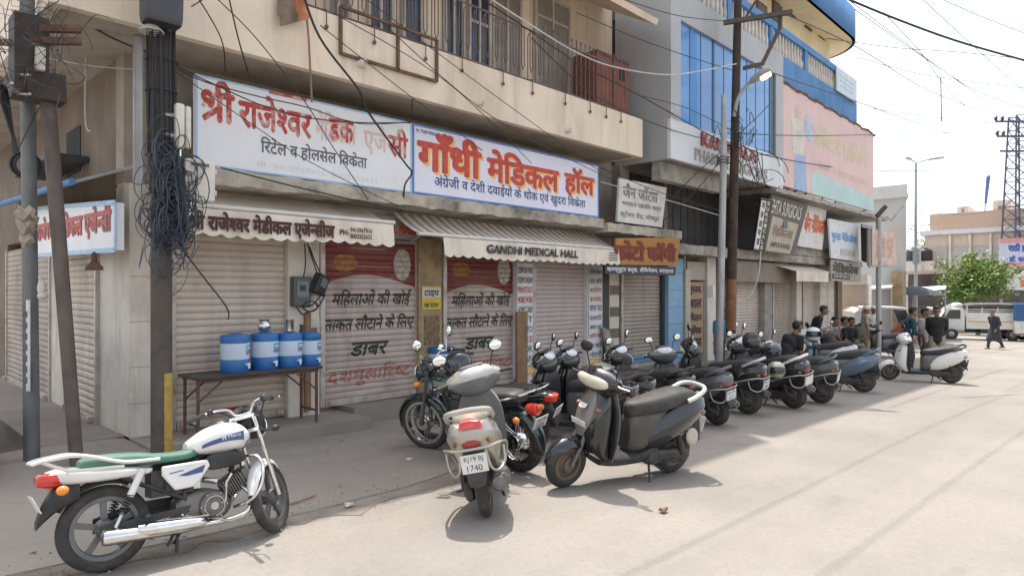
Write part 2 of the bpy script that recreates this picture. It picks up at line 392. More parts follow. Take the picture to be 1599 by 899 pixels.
# ------------------------------------------------------------------ lettering
# markup: {X} = half form of consonant X, ^ after a consonant = subscript ra stroke, short-i sign typed BEFORE its consonant
_tc = {}
def _raw(s, bold):
    key = (s, bold)
    if key in _tc: return _tc[key]
    c = bpy.data.curves.new('lettering', 'FONT'); c.body = s; c.size = 1.0; c.resolution_u = 3; c.offset = bold
    o = bpy.data.objects.new('lettering', c)
    me = bpy.data.meshes.new_from_object(o)
    r = ([(v.co.x, v.co.y) for v in me.vertices], [tuple(p.vertices) for p in me.polygons])
    bpy.data.objects.remove(o); bpy.data.curves.remove(c); bpy.data.meshes.remove(me)
    _tc[key] = r; return r
def _adv(s):
    if not s: return 0.0
    a = max(x for x, y in _raw(s + 'त', 0)[0]); b = max(x for x, y in _raw('त', 0)[0])
    return a - b
def text_mesh(s):
    V, F = [], []; x = 0.0; i = 0; seg = ''
    def put(vs, fs, dx):
        o = len(V); V.extend([(a + dx, b) for a, b in vs]); F.extend([tuple(k + o for k in f) for f in fs])
    def flush():
        nonlocal seg, x
        if seg.strip():
            vs, fs = _raw(seg, 0); put(vs, fs, x)
        x += _adv(seg) if seg else 0; seg = ''
    while i < len(s):
        ch = s[i]
        if ch == '{':
            flush(); c = s[i + 1]; i += 3
            w = _adv(c); vs, fs = _raw(c, 0)
            bm = bmesh.new(); bv = [bm.verts.new((a, b, 0)) for a, b in vs]
            for f in fs:
                try: bm.faces.new([bv[k] for k in f])
                except ValueError: pass
            cut = w * {'श': .66, 'न': .60, 'ग': .60, 'स': .70, 'म': .74, 'प': .66, 'थ': .72, 'ष': .68, 'ट': .9}.get(c, .66)
            bmesh.ops.bisect_plane(bm, geom=bm.verts[:] + bm.edges[:] + bm.faces[:], plane_co=(cut, 0, 0), plane_no=(1, 0, 0), clear_outer=True)
            bm.verts.index_update()
            put([(v.co.x, v.co.y) for v in bm.verts], [tuple(v.index for v in f.verts) for f in bm.faces], x)
            bm.free(); x += cut * 0.98; continue
        if ch == '@':      # shra : sha without its lower tail, plus the slanting stroke
            flush(); w = _adv('श'); vs, fs = _raw('श', 0); bm = bmesh.new(); bv = [bm.verts.new((a, b, 0)) for a, b in vs]
            for f in fs:
                try: bm.faces.new([bv[k] for k in f])
                except ValueError: pass
            for co, no in (((0, .30, 0), (0, 1, 0)), ((w * .60, 0, 0), (1, 0, 0))): bmesh.ops.bisect_plane(bm, geom=bm.verts[:] + bm.edges[:] + bm.faces[:], plane_co=co, plane_no=no)
            bmesh.ops.delete(bm, geom=[f for f in bm.faces if f.calc_center_median().y < .30 and f.calc_center_median().x < w * .60], context='FACES')
            bm.verts.index_update(); put([(v.co.x, v.co.y) for v in bm.verts], [tuple(v.index for v in f.verts) for f in bm.faces], x); bm.free()
            put([(w * .72, .30), (w * .72, .22), (w * .20, -.01), (w * .14, .06)], [(0, 1, 2, 3)], x); x += w; i += 1; continue
        if ch == '^':
            flush(); t = 0.03
            put([(-0.17, 0.20 + t), (-0.17 + t, 0.20 - t), (-0.36, 0.02 - t), (-0.36 - t, 0.02 + t)], [(0, 1, 2, 3)], x); i += 1; continue
        seg += ch; i += 1
    flush()
    # every glyph island gets a paint layer of its own so that overlaps never share a plane
    par = list(range(len(V)))
    def find(k):
        while par[k] != k: par[k] = par[par[k]]; k = par[k]
        return k
    for f in F:
        for k in f[1:]: par[find(k)] = find(f[0])
    order = {}; lay = [order.setdefault(find(k), len(order)) % 5 for k in range(len(V))]
    return V, F, lay
def letter(parent, name, s, m, o, ux, uy, box, bold=0.02, slant=0.0, conform=None, off=0.003, label=None):
    """fit string s into box (a0,a1,b0,b1) of the plane o + a*ux + b*uy; bold strokes are extra coats of paint, each a hair thicker"""
    V, F, lay = text_mesh(s)
    V = [(x + slant * y, y) for x, y in V]
    x0 = min(p[0] for p in V) - bold; x1 = max(p[0] for p in V) + bold; y0 = min(p[1] for p in V) - bold; y1 = max(p[1] for p in V) + bold
    a0, a1, b0, b1 = box
    P, G, D = [], [], []
    sh = [(0, 0)] if bold < .012 else [(-bold, 0), (bold, 0), (0, bold), (0, -bold), (0, 0)]
    if bold > .035: sh = [(-bold, -bold * .6), (bold, -bold * .6), (-bold, bold * .6), (bold, bold * .6), (0, bold), (0, -bold), (0, 0)]
    for i, (dx, dy) in enumerate(sh):
        k = len(P)
        P += [(a0 + (x + dx - x0) / (x1 - x0) * (a1 - a0), b0 + (y + dy - y0) / (y1 - y0) * (b1 - b0)) for x, y in V]
        G += [tuple(j + k for j in f) for f in F]; D += [i * .0004 + l * .00008 for l in lay]
    return flat(parent, name, P, G, m, o, ux, uy, conform, off, label, D)
def flat(parent, name, P, F, m, o, ux, uy, conform=None, off=0.003, label=None, D=None):
    o, ux, uy = Vector(o), Vector(ux), Vector(uy); n = ux.cross(uy).normalized()
    D = D or [0.0] * len(P)
    b = MB()
    if conform:
        bm = bmesh.new(); bv = [bm.verts.new((a, c, d)) for (a, c), d in zip(P, D)]
        for f in F:
            try: bm.faces.new([bv[k] for k in f])
            except ValueError: pass
        lo = min(p[1] for p in P); hi = max(p[1] for p in P)
        for z in conform[0]:
            if lo < z < hi:
                bmesh.ops.bisect_plane(bm, geom=bm.verts[:] + bm.edges[:] + bm.faces[:], plane_co=(0, z, 0), plane_no=(0, 1, 0))
        bm.verts.index_update()
        b.add([o + ux * v.co.x + uy * v.co.y + n * (off + v.co.z + conform[1](v.co.y)) for v in bm.verts], [tuple(v.index for v in f.verts) for f in bm.faces])
        bm.free()
    else:
        b.add([o + ux * p[0] + uy * p[1] + n * (off + d) for p, d in zip(P, D)], F)
    ob = b.build(name, m, parent, smooth=0)
    if label: ob['label'] = label
    return ob
FX, FZ = Vector((1, 0, 0)), Vector((0, 0, 1))
def disc_pts(cx, cy, rx, ry, n=28): return [(cx + rx * math.cos(2 * math.pi * i / n), cy + ry * math.sin(2 * math.pi * i / n)) for i in range(n)]
# ================================================================== SETTING: ground
def ground_mat(name, base, dust, crack=0.0, sc=1.0):
    m = bpy.data.materials.new(name); m.use_nodes = True
    nt = m.node_tree; N = nt.nodes; L = nt.links; b = N['Principled BSDF']; b.inputs['Roughness'].default_value = 0.92
    b.inputs['Specular IOR Level'].default_value = 0.25
    tc = N.new('ShaderNodeTexCoord')
    def noise(s, det=8, ro=0.6, loc=0, stretch=None):
        n = N.new('ShaderNodeTexNoise'); n.inputs['Scale'].default_value = s; n.inputs['Detail'].default_value = det; n.inputs['Roughness'].default_value = ro
        mp = N.new('ShaderNodeMapping'); mp.inputs['Location'].default_value = (loc, loc * 1.7, 0)
        if stretch: mp.inputs['Scale'].default_value = stretch
        L.new(tc.outputs['Object'], mp.inputs[0]); L.new(mp.outputs[0], n.inputs['Vector']); return n.outputs[0]
    def ramp(x, a, c, lo=0.0, hi=1.0):
        r = N.new('ShaderNodeMapRange'); r.inputs[1].default_value = a; r.inputs[2].default_value = c
        r.inputs[3].default_value = lo; r.inputs[4].default_value = hi; L.new(x, r.inputs[0]); return r.outputs[0]
    def mixc(f, a, c):
        k = N.new('ShaderNodeMix'); k.data_type = 'RGBA'
        L.new(f, k.inputs[0])
        for s, v in ((6, a), (7, c)):
            if isinstance(v, tuple): k.inputs[s].default_value = v + (1.0,)
            else: L.new(v, k.inputs[s])
        return k.outputs[2]
    c = mixc(ramp(noise(0.5 * sc), 0.35, 0.65), base, dust)
    c = mixc(ramp(noise(0.35 * sc, 6, 0.6, 5, (0.35, 2.2, 1)), 0.52, 0.75, 0, 0.45), c, tuple(x * 0.72 for x in base))
    c = mixc(ramp(noise(0.9 * sc, 9, 0.75, 21, (0.18, 3.0, 1)), 0.5, 0.7, 0, 0.38), c, tuple(min(x * 1.22, .7) for x in base))
    c = mixc(ramp(noise(26 * sc, 4, 0.7, 9), 0.4, 0.75, 0, 0.35), c, tuple(x * 0.62 for x in base))
    c = mixc(ramp(noise(95 * sc, 2, 0.5, 3), 0.62, 0.75, 0, 0.45), c, tuple(min(x * 1.5, 0.7) for x in base))
    c = mixc(ramp(noise(2.2 * sc, 7, 0.7, 14), 0.66, 0.72, 0, 0.5), c, tuple(x * 0.55 for x in base))
    c = mixc(ramp(noise(6.5 * sc, 5, 0.7, 31), 0.66, 0.72, 0, 0.32), c, tuple(x * 0.5 for x in base))
    c = mixc(ramp(noise(1.1 * sc, 6, 0.65, 41, (.5, 1.2, 1)), 0.60, 0.66, 0, 0.22), c, tuple(x * 0.6 for x in base))
    if crack:
        v = N.new('ShaderNodeTexVoronoi'); v.feature = 'DISTANCE_TO_EDGE'; v.inputs['Scale'].default_value = 0.55
        wv = N.new('ShaderNodeTexNoise'); wv.inputs['Scale'].default_value = 2.0
        ad = N.new('ShaderNodeMix'); ad.data_type = 'RGBA'; ad.inputs[0].default_value = 0.22
        L.new(tc.outputs['Object'], ad.inputs[6]); L.new(wv.outputs['Color'], ad.inputs[7]); L.new(tc.outputs['Object'], wv.inputs['Vector'])
        L.new(ad.outputs[2], v.inputs['Vector'])
        c = mixc(ramp(v.outputs['Distance'], 0.006, 0.0, 0, crack), c, tuple(x * 0.35 for x in base))
    L.new(c, b.inputs['Base Color'])
    bp = N.new('ShaderNodeBump'); bp.inputs['Strength'].default_value = 0.35; bp.inputs['Distance'].default_value = 0.015
    L.new(noise(55 * sc, 5, 0.7, 2), bp.inputs['Height']); L.new(bp.outputs[0], b.inputs['Normal'])
    return m
road_m = ground_mat('dusty worn road', (0.256, 0.234, 0.206), (0.318, 0.291, 0.257), crack=0.0)
pave_m = ground_mat('dusty concrete apron', (0.275, 0.247, 0.213), (0.345, 0.308, 0.262), crack=0.3, sc=1.4)
step_m = ground_mat('worn concrete step', (0.265, 0.238, 0.205), (0.335, 0.297, 0.25), sc=2.0)
dirt_m = ground_mat('dark wet dirt', (0.12, 0.105, 0.09), (0.2, 0.175, 0.15), sc=2.5)

def sheet(name, poly, dz, m, th=0.0):
    b = MB(); k = len(poly)
    top = [(x, y, gz(x) + dz) for x, y in poly]
    if th:
        vs = top + [(x, y, gz(x) + dz - th) for x, y in poly]
        b.add(vs, [tuple(range(k))] + [(i, (i + 1) % k, k + (i + 1) % k, k + i) for i in range(k)])
    else: b.add(top, [tuple(range(k))])
    o = b.build(name, m, smooth=0); tag(o, kind='structure'); return o
sheet('road', [(-40, -80), (420, -80), (420, 260), (-40, 260)], 0.0, road_m)
random.seed(4)
edge = [(x, 4.93 + 0.10 * math.sin(x * 1.7) + random.uniform(-.05, .05)) for x in [-3 + 0.35 * i for i in range(24)]]
edge += [(5.6, 5.3), (6.3, 5.9), (7.2, 6.6), (8.5, 7.0)]
def sstep(x): x = max(0.0, min(1.0, x)); return x * x * (3 - 2 * x)
def rise(x, y): return .016 + .145 * sstep((3.4 - x) / 1.4) * sstep((y - 5.4) / 2.3)
b = MB(); NX, NY = 60, 14; vs = []
for i in range(NX + 1):
    x = -3 + 11.5 * i / NX
    e = next((edge[k][1] + (edge[k + 1][1] - edge[k][1]) * (x - edge[k][0]) / (edge[k + 1][0] - edge[k][0]) for k in range(len(edge) - 1) if edge[k][0] <= x <= edge[k + 1][0]), 7.0)
    top = 8.2 if x > 1.5 else 7.0 + 1.2 * sstep((x + .2) / 1.7)
    for j in range(NY + 1): y = e + (top - e) * j / NY; vs.append((x, y, gz(x) + rise(x, y)))
    if i in (0, NX): pass
b.add(vs, [(i * (NY + 1) + j, (i + 1) * (NY + 1) + j, (i + 1) * (NY + 1) + j + 1, i * (NY + 1) + j + 1) for i in range(NX) for j in range(NY)])
k0 = len(vs); b.add([(vs[i * (NY + 1)][0], vs[i * (NY + 1)][1] - .01, vs[i * (NY + 1)][2] - .03) for i in range(NX + 1)] + [vs[i * (NY + 1)] for i in range(NX + 1)], [(i, i + 1, NX + 2 + i, NX + 1 + i) for i in range(NX)])
tag(b.build('pavement', pave_m, smooth=60), kind='structure')
# dusty broken margin between apron and road
rr = random.Random(8); n = 60; b = MB(); vs = []
for i in range(n + 1):
    x = -2.5 + 8.4 * i / n; e = 4.9 + .05 * math.sin(x * 1.7); vs += [(x, e - .10 - abs(rr.gauss(0, .10)), gz(x) + .004), (x, e + .08, gz(x) + .005)]
b.add(vs, [(2 * i, 2 * i + 2, 2 * i + 3, 2 * i + 1) for i in range(n)]); tag(b.build('ground', ground_mat('dusty soil margin', (.20, .17, .14), (.30, .265, .225), sc=4), smooth=0), kind='structure')
sheet('pavement', [(1.5, 8.19), (2.9, 8.19), (2.9, 22), (1.5, 22)], 0.165, step_m, 0.17)
sheet('ground', [(0.6, 7.75), (1.0, 7.62), (1.42, 8.95), (1.55, 9.0), (1.55, 22), (0.9, 22)], 0.008, dirt_m)
sheet('pavement', [(2.3, 7.35), (4.98, 7.35), (4.98, 8.4), (2.3, 8.4)], 0.17, step_m, 0.2)
sheet('pavement', [(4.99, 7.78), (12.3, 7.78), (12.3, 8.4), (4.99, 8.4)], 0.24, step_m, 0.26)
sheet('pavement', [(12.31, 7.4), (26.3, 7.4), (26.3, 8.4), (12.31, 8.4)], 0.30, step_m, 0.32)

# ================================================================== shutters
PITCH = 0.085
_fr = [0.0, 0.1, 0.3, 0.6, 0.85, 0.97]; _of = [0.0, 0.011, 0.018, 0.019, 0.014, 0.003]
def slat(b):
    f = (b / PITCH) % 1.0
    for i in range(6):
        f1 = _fr[i + 1] if i < 5 else 1.0; o1 = _of[i + 1] if i < 5 else 0.0
        if f <= f1: return _of[i] + (o1 - _of[i]) * (f - _fr[i]) / (f1 - _fr[i])
    return 0.0
def breaks(h): return [(k + f) * PITCH for k in range(int(h / PITCH) + 1) for f in _fr]
def shutter(label, o, ux, w, h, m, group='rolled down shop shutters'):
    o, ux = Vector(o), Vector(ux); n = ux.cross(FZ).normalized()
    t = thing('shop_shutter', label, 'shutter', o, group)
    zs = [z for z in breaks(h) if z < h] + [h]
    b = MB(); cols = 14
    rnd = [random.uniform(-1, 1) for _ in range(cols + 1)]
    vs = []; rd = random.Random(int(o.x * 97 + o.y * 31)); plain = m not in (shut_t,)
    dents = [(rd.uniform(.1, .9), rd.uniform(.15, 1.6), rd.uniform(.08, .2), rd.uniform(.006, .016)) for _ in range(5)] if plain else []
    for z in zs:
        k = int(z / PITCH)
        rr = random.Random(k * 7 + int(w * 100)); sk = rr.uniform(-0.004, 0.004); bow = rr.uniform(-.004, .004)
        for c in range(cols + 1):
            f = c / cols
            vs.append(o + ux * (w * f) + FZ * (z + sk * (f - .5) + bow * math.sin(f * 3.14)) + n * ((slat(z) if z < h else 0) - sum(d_ * math.exp(-(((f - a_) * w) ** 2 + (z - z_) ** 2) / (2 * s_ * s_)) for a_, z_, s_, d_ in dents)))
    q = cols + 1
    b.add(vs, [(i * q + c, i * q + c + 1, (i + 1) * q + c + 1, (i + 1) * q + c) for i in range(len(zs) - 1) for c in range(cols)])
    b.build('slats', m, t, smooth=30)
    for e in (0, w):
        b = MB(); p = o + ux * e
        b.bar(p + n * 0.012, p + n * 0.012 + FZ * h, 0.075 if abs(ux.x) > .5 else 0.055, 0.055, up=n)
        b.build('guide_rail', rail_m, t, bev=0.004)
    b = MB(); b.bar(o + ux * 0.045 + FZ * 0.045 + n * 0.025, o + ux * (w - 0.045) + FZ * 0.045 + n * 0.025, 0.035, 0.085)
    for e in (0.12, w - 0.12): b.box(o + ux * e + n * 0.05 + FZ * 0.06, (0.09, 0.09, 0.05)); b.tube([o + ux * (e - .04) + n * .07 + FZ * .06, o + ux * e + n * .10 + FZ * .08, o + ux * (e + .04) + n * .07 + FZ * .06], .008, 6)
    b.build('bottom_rail', rail_m, t, bev=0.003)
    return t, (breaks(h), slat)

SY = 8.15
def shp(u0, u1, Y=SY): return onY(u0, 450, Y).x, onY(u1, 450, Y).x
# corner shop
S = {}
def front_shutter(key, u0, u1, ztop, zoff, m, label):
    x0, x1 = shp(u0, u1); z0 = gz((x0 + x1) / 2) + zoff
    t, cf = shutter(label, (x0, SY, z0), FX, x1 - x0, ztop - z0, m)
    S[key] = (t, x0, x1, z0, cf); return t
front_shutter('a', 268, 447, 2.56, 0.18, shut_m, 'wide cream shutter behind the table of blue coolers')
front_shutter('b', 502, 650, 2.56, 0.25, shut_t, 'maroon banded shutter with painted writing, right of the electricity meters')
front_shutter('c', 693, 803, 2.56, 0.25, shut_t, 'maroon banded shutter with painted writing, under the GANDHI MEDICAL HALL awning')
front_shutter('d', 833, 914, 2.66, 0.25, shut_p, 'plain mauve grey shutter between two columns of painted word strips')
front_shutter('e', 970, 1033, 2.35, 0.30, shut_b, 'brown shutter with blue bottom under the orange photocopy sign')
front_shutter('f', 1145, 1193, 2.30, 0.32, shut_m, 'pale shutter just right of the rusty street light pole')
front_shutter('g', 1206, 1243, 2.30, 0.32, shut_b, 'grey shutter behind the crouching man in black')
front_shutter('h', 1253, 1280, 2.35, 0.32, shut_m, 'narrow cream shutter under the small cream awning')
# blue painted bottom of the photocopy shutter
t, x0, x1, z0, cf = S['e']
flat(t, 'painted_band', [(0.04, 0.09), (x1 - x0 - .04, 0.09), (x1 - x0 - .04, 0.26), (0.04, 0.24)], [(0, 1, 2, 3)], mat('worn blue shutter paint', (0.12, 0.25, 0.42), 0.6, var=.2, dirt=(.3, .28, .26), damt=.7), (x0, SY, z0), FX, FZ, cf)
t, x0, x1, z0, cf = S['a']
flat(t, 'red_label', [(0.46, 0.13), (0.98, 0.13), (0.98, 0.19), (0.46, 0.19)], [(0, 1, 2, 3)], mat('red bar paint', (.35, .04, .04), .5), (x0, SY, z0), FX, FZ, cf)
# painted advertisement on two shutters
def advert(key, zb):
    t, x0, x1, z0, cf = S[key]; o = (x0, SY, z0); w = x1 - x0; h = zb - z0
    def lz(v, u): return onY(u, v, SY).z - z0
    uu = {'b': (502, 650), 'c': (693, 803)}[key]
    base = 1.80 if key == 'b' else 1.72
    arc = [(0.04, base - 0.12)] + [(0.04 + (w - 0.08) * k / 14, base - 0.12 + 0.16 * math.sin(math.pi * (k / 14) ** 0.85) - 0.03 * k / 14) for k in range(1, 15)]
    poly = arc + [(w - 0.04, 2.31), (0.04, 2.31)]
    flat(t, 'maroon_band', poly, [tuple(range(len(poly)))], shred, o, FX, FZ, cf, 0.0022)
    oc = mat('ochre emblem paint', (0.33, 0.15, 0.05), .6, var=.3, scale=20, dirt=(.27, .06, .04), damt=.8, dscale=12)
    pts = disc_pts(0.36, 1.99, 0.19, 0.13)
    flat(t, 'oval_emblem', pts, [tuple(range(len(pts)))], oc, o, FX, FZ, cf, 0.004)
    pts = disc_pts(w - 0.28, 1.99, 0.16, 0.24)
    flat(t, 'round_emblem', pts, [tuple(range(len(pts)))], mat('pale emblem paint', (.42, .37, .32), .6, var=.4, scale=25), o, FX, FZ, cf, 0.004)
    letter(t, 'lettering', 'महिलाओं की खोई'.replace('हि', 'िह'), blackp, o, FX, FZ, (0.16, w - 0.10, 1.36, 1.62), 0.028, 0.25, cf, 0.0045)
    letter(t, 'lettering', 'ताकत लौटाने के िलए', blackp, o, FX, FZ, (0.04, w - 0.05, 1.00, 1.26), 0.028, 0.25, cf, 0.0045)
    letter(t, 'lettering', 'डाबर', mat('dark green lettering paint', (.035, .05, .04), .6), o, FX, FZ, (w * .27, w * .68, 0.66, 0.86), 0.03, 0.25, cf, 0.0045)
    letter(t, 'lettering', 'दशमूलाि र{ष}ट'.replace(' ', ''), shredtxt, o, FX, FZ, (w * .06, w - .10, 0.24, 0.55), 0.012, 0.18, cf, 0.0045)
advert('b', 2.56); advert('c', 2.56)

# ================================================================== BUILDING 1 : beige shop building with balcony
B1 = thing('shop_building', 'beige two storey shop building on the corner with a long railed balcony', 'building', (2.3, 8.15, 0))
XC = 2.3
# facade above and between shutters
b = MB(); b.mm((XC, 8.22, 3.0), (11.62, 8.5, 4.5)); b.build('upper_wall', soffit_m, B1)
b = MB(); b.mm((XC, 8.20, 2.5), (11.62, 8.45, 3.0)); b.build('header_wall', cream, B1)
def pillar(u0, u1, z1, m, name='pillar', Y=8.05, zb=-.4, d=.35):
    x0, x1 = onY(u0, 450, Y).x, onY(u1, 450, Y).x
    return MB().mm((x0, Y, zb), (x1, Y + d, z1)).build(name, m, B1, bev=.006)
x1 = shp(268, 268)[0]
MB().mm((XC, 8.02, -.2), (x1 - 0.04, 8.5, 2.98)).build('corner_pillar', cream, B1, bev=.01)
for z in (0.55, 0.95, 1.45, 1.95): MB().mm((XC + .003, 8.016, z), (x1 - .045, 8.022, z + .006)).build('joint_line', conc, B1, smooth=0)
pillar(450, 499, 2.6, cream); pillar(654, 690, 2.6, ochre); pillar(806, 831, 2.7, signold); pillar(917, 940, 2.7, signold)
pillar(941, 951, 2.7, darkgrey); pillar(952, 967, 2.6, tile); pillar(1035, 1043, 2.6, darkgrey)
xx = onY(952, 450, 8.05).x; xe = onY(967, 450, 8.05).x
for k in range(5): MB().mm((xx + .01, 8.043, .35 + k * .45), (xe - .01, 8.052, .55 + k * .45)).build('stone_patch', brownwall, B1, smooth=0)
# concrete ledge over the shutters
def ledge(x0, x1, y0, z0, z1, m=ledge_m, parent=B1, seed=1, name='ledge'):
    rr = random.Random(seed); n = int((x1 - x0) / 0.12); rings = []
    for i in range(n + 1):
        x = x0 + (x1 - x0) * i / n; j = rr.uniform(-.012, .012); k = rr.uniform(-.014, .014); l = rr.uniform(-.018, .012)
        rings.append([(x, y0 + j, z0 + k), (x, y0 + .006 + l, (z0 + z1) / 2), (x, y0 + .01 + k, z1 + j), (x, 8.22, z1), (x, 8.22, z0)])
    return MB().loft(rings).build(name, m, parent, smooth=25)
ledge(2.55, 10.35, 7.50, 2.99, 3.17)
ledge(10.36, 13.15, 7.42, 2.92, 3.10, seed=3)
# balcony: front fascia, side fascia, slab
BY, BX0, BX1, BZ0, BZ1 = 7.2, 1.41, 11.22, 4.43, 5.18
bal = MB().mm((BX0, BY, BZ0), (BX1, BY + .11, BZ1)).build('balcony', beige, B1)
b = MB(); b.mm((BX0, BY + .11, BZ0), (BX0 + .11, 16, BZ1)); b.build('side_fascia', beige, bal)
b = MB(); b.mm((BX1 - .11, BY + .11, BZ0), (BX1, 8.15, BZ1)); b.build('end_fascia', beige, bal)
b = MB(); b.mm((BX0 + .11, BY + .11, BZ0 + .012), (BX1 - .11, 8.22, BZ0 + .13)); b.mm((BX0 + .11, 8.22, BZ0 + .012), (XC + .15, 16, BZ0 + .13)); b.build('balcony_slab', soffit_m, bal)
# first floor wall with openings
FY = 8.2
b = MB(); b.mm((BX0 + 1.0, FY, BZ1 - .6), (11.6, FY + .25, 9.0)); b.build('first_floor_wall', beige, B1)
MB().mm((XC + .02, FY + .26, 3.0), (11.5, 16, 11.3)).build('rear_block', beige, B1)
wood_w = mat('grey white window frame', (.5, .46, .41), .6, dirt=(.3, .25, .2), damt=.4)
pane_m = mat('dark blue window pane', (.03, .045, .085), .25, var=.3, scale=3)
pane_g = mat('grey curtained pane', (.27, .235, .20), .5, var=.2, scale=3)
def window(u0, u1, zb, zt, pm, mull=1, trans=0, Y=FY):
    x0, x1 = onY(u0, 30, Y).x, onY(u1, 30, Y).x
    f = MB(); fw = .055
    f.mm((x0, Y - .07, zb), (x0 + fw, Y - .002, zt)); f.mm((x1 - fw, Y - .07, zb), (x1, Y - .002, zt))
    f.mm((x0 + fw, Y - .07, zt - fw), (x1 - fw, Y - .002, zt)); f.mm((x0 + fw, Y - .07, zb), (x1 - fw, Y - .002, zb + fw))
    for k in range(mull):
        xm = x0 + (x1 - x0) * (k + 1) / (mull + 1); f.mm((xm - .022, Y - .06, zb + fw), (xm + .022, Y - .004, zt - fw))
    if trans: f.mm((x0 + fw, Y - .05, trans), (x1 - fw, Y - .006, trans + .05))
    w = f.build('window', wood_w, B1)
    MB().mm((x0 + fw, Y - .03, zb + fw), (x1 - fw, Y - .008, zt - fw)).build('pane', pm, w)
for a in ((505, 545, 5.2, 7.6, pane_g, 1), (572, 612, 5.2, 7.6, pane_m, 1), (625, 658, 5.2, 7.6, pane_m, 0), (690, 722, 5.2, 7.6, pane_m, 1), (728, 764, 5.2, 7.6, pane_m, 1, 6.3), (766, 812, 5.2, 7.6, pane_g, 1), (832, 888, 5.2, 7.35, pane_g, 1, 6.9)): window(*a)
# sloping sunshade over the balcony
b = MB(); b.slab((1.2, 6.9, 6.97), (11.25, 6.9, 6.97), (11.25, 8.3, 7.75), (1.2, 8.3, 7.75), 0.11); b.build('sunshade', beige, B1)
# unseen upper storey with an added block on top, sized to shade the street
MB().mm((BX0 + 1, FY, 9.0), (11.6, FY + .25, 11.8)).build('unseen_storey', beige, B1)
MB().mm((9.4, FY + .001, 11.81), (11.6, FY + 2.5, 15.7)).build('shadow_block', beige, B1)
# railing
iron = mat('brown iron railing', (.15, .11, .09), .6, .3, var=.2, dirt=(.3, .26, .22), damt=.5, dscale=8)
rail = MB(); RY = BY + .05; RZ = BZ1 + .86
rail.tube([(BX0 + .05, RY, RZ), (BX1 - .35, RY, RZ)], .017, 6); rail.tube([(BX0 + .05, RY, BZ1 + .04), (BX1 - .35, RY, BZ1 + .04)], .013, 6)
rail.tube([(BX0 + .05, RY, RZ), (BX0 + .05, 14, RZ)], .017, 6)
x = BX0 + .1; k = 0
while x < BX1 - .45:
    if x < 8.2:      # loops
        rail.tube([(x, RY, BZ1 + .04), (x, RY, BZ1 + .72), (x + .02, RY, BZ1 + .79), (x + .055, RY, BZ1 + .81)], .009, 5)
        rail.tube([(x + .055, RY, RZ), (x + .055, RY, BZ1 + .25), (x + .085, RY, BZ1 + .17), (x + .115, RY, BZ1 + .25), (x + .115, RY, RZ)], .009, 5)
        x += .20
    else:
        rail.tube([(x, RY, BZ1 + .04), (x, RY, BZ1 + .98)], .010, 5); rail.ell((x, RY, BZ1 + 1.0), (.018, .018, .03), 6, 5); x += .125
rl = rail.build('railing', iron, B1)
for u, v in ((510, 15), (585, 45), (665, 70), (722, 95), (786, 115), (832, 135), (883, 150), (922, 165), (947, 175), (970, 182)):
    b = MB(); p = onY(u, v, BY - .03); b.tube([(p.x, BY - .03, BZ1 + .02), (p.x, BY - .03, BZ1 - .17)], .008, 5); b.ell((p.x, BY - .03, BZ1 - .19), (.026, .026, .03), 8, 6); b.tube([(p.x, BY - .03, BZ1 + .02), (p.x, BY + .05, BZ1 + .05)], .008, 5); b.build('drop_finial', iron, rl)
# dark sign frame and waste pipes on the fascia
b = MB(); p = onY(530, 20, BY); q = onY(680, 80, BY); zt, zb = 5.30, 4.72
for xx in (p.x, (p.x + q.x) / 2 + .1, q.x): b.bar((xx, BY - .03, zb), (xx, BY - .03, zt), .035)
b.bar((p.x, BY - .03, zb), (q.x, BY - .03, zb), .035); b.bar((p.x, BY - .03, zt), (q.x, BY - .03, zt), .035)
b.build('sign_frame', rust, B1)
for u, v in ((572, 98), (757, 160), (893, 203)):
    p = onY(u, v, BY - .1)
    b = MB(); b.lathe([(.055, -.42), (.055, .02), (.045, .02), (.042, -.06), (0, -.06)], 14, (0, 0, 0), 'X')
    sc = 1.0 if u < 700 else .75
    M = Matrix.Translation((p.x, BY - .06, p.z)) @ Matrix.Rotation(R(-58), 4, 'Z') @ Matrix.Scale(sc, 4)
    b.v = [tuple(M @ Vector(q)) for q in b.v]; b.build('waste_pipe', plas_w, B1)
# red cabinet at the balcony end
cabm = mat('brick red panel', (.25, .085, .06), .7, var=.12, dirt=(.18, .1, .08), damt=.4)
cab = thing('cabinet', 'brick red sheet metal enclosure at the right end of the balcony', 'cabinet', (10.7, 7.6, BZ1))
xa, xb_ = 10.1, 11.18
b = MB(); b.mm((xa, 7.5, BZ1), (xb_, 8.05, 6.35)); b.build('body', cabm, cab)
b = MB(); b.mm((10.62, 7.485, BZ1), (10.68, 7.5, 6.4)); b.mm((xa, 7.485, 6.3), (xb_, 7.5, 6.36)); b.build('frame', rust, cab)
b = MB(); b.mm((10.85, 7.49, 5.95), (11.05, 7.5, 6.2)); b.build('vent', dark, cab)

# side street facade (plane X = XC)
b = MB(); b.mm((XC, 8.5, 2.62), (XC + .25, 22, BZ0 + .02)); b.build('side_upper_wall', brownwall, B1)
b = MB()
def sideY(u): return onX(u, 500, XC).y
ys = [8.5, sideY(155), sideY(106), sideY(82), sideY(14)]
b.mm((XC, 8.5, -.3), (XC + .25, ys[1], 2.62)); b.build('side_wall', cream, B1)
MB().mm((XC - .02, ys[2], -.3), (XC + .25, ys[3], 2.62)).build('side_pillar', cream, B1)
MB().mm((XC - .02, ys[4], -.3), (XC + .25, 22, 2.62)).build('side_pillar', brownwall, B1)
MB().mm((XC - .012, 10.0, 3.35), (XC, 10.7, 3.95)).build('wall_vent', dark, B1)
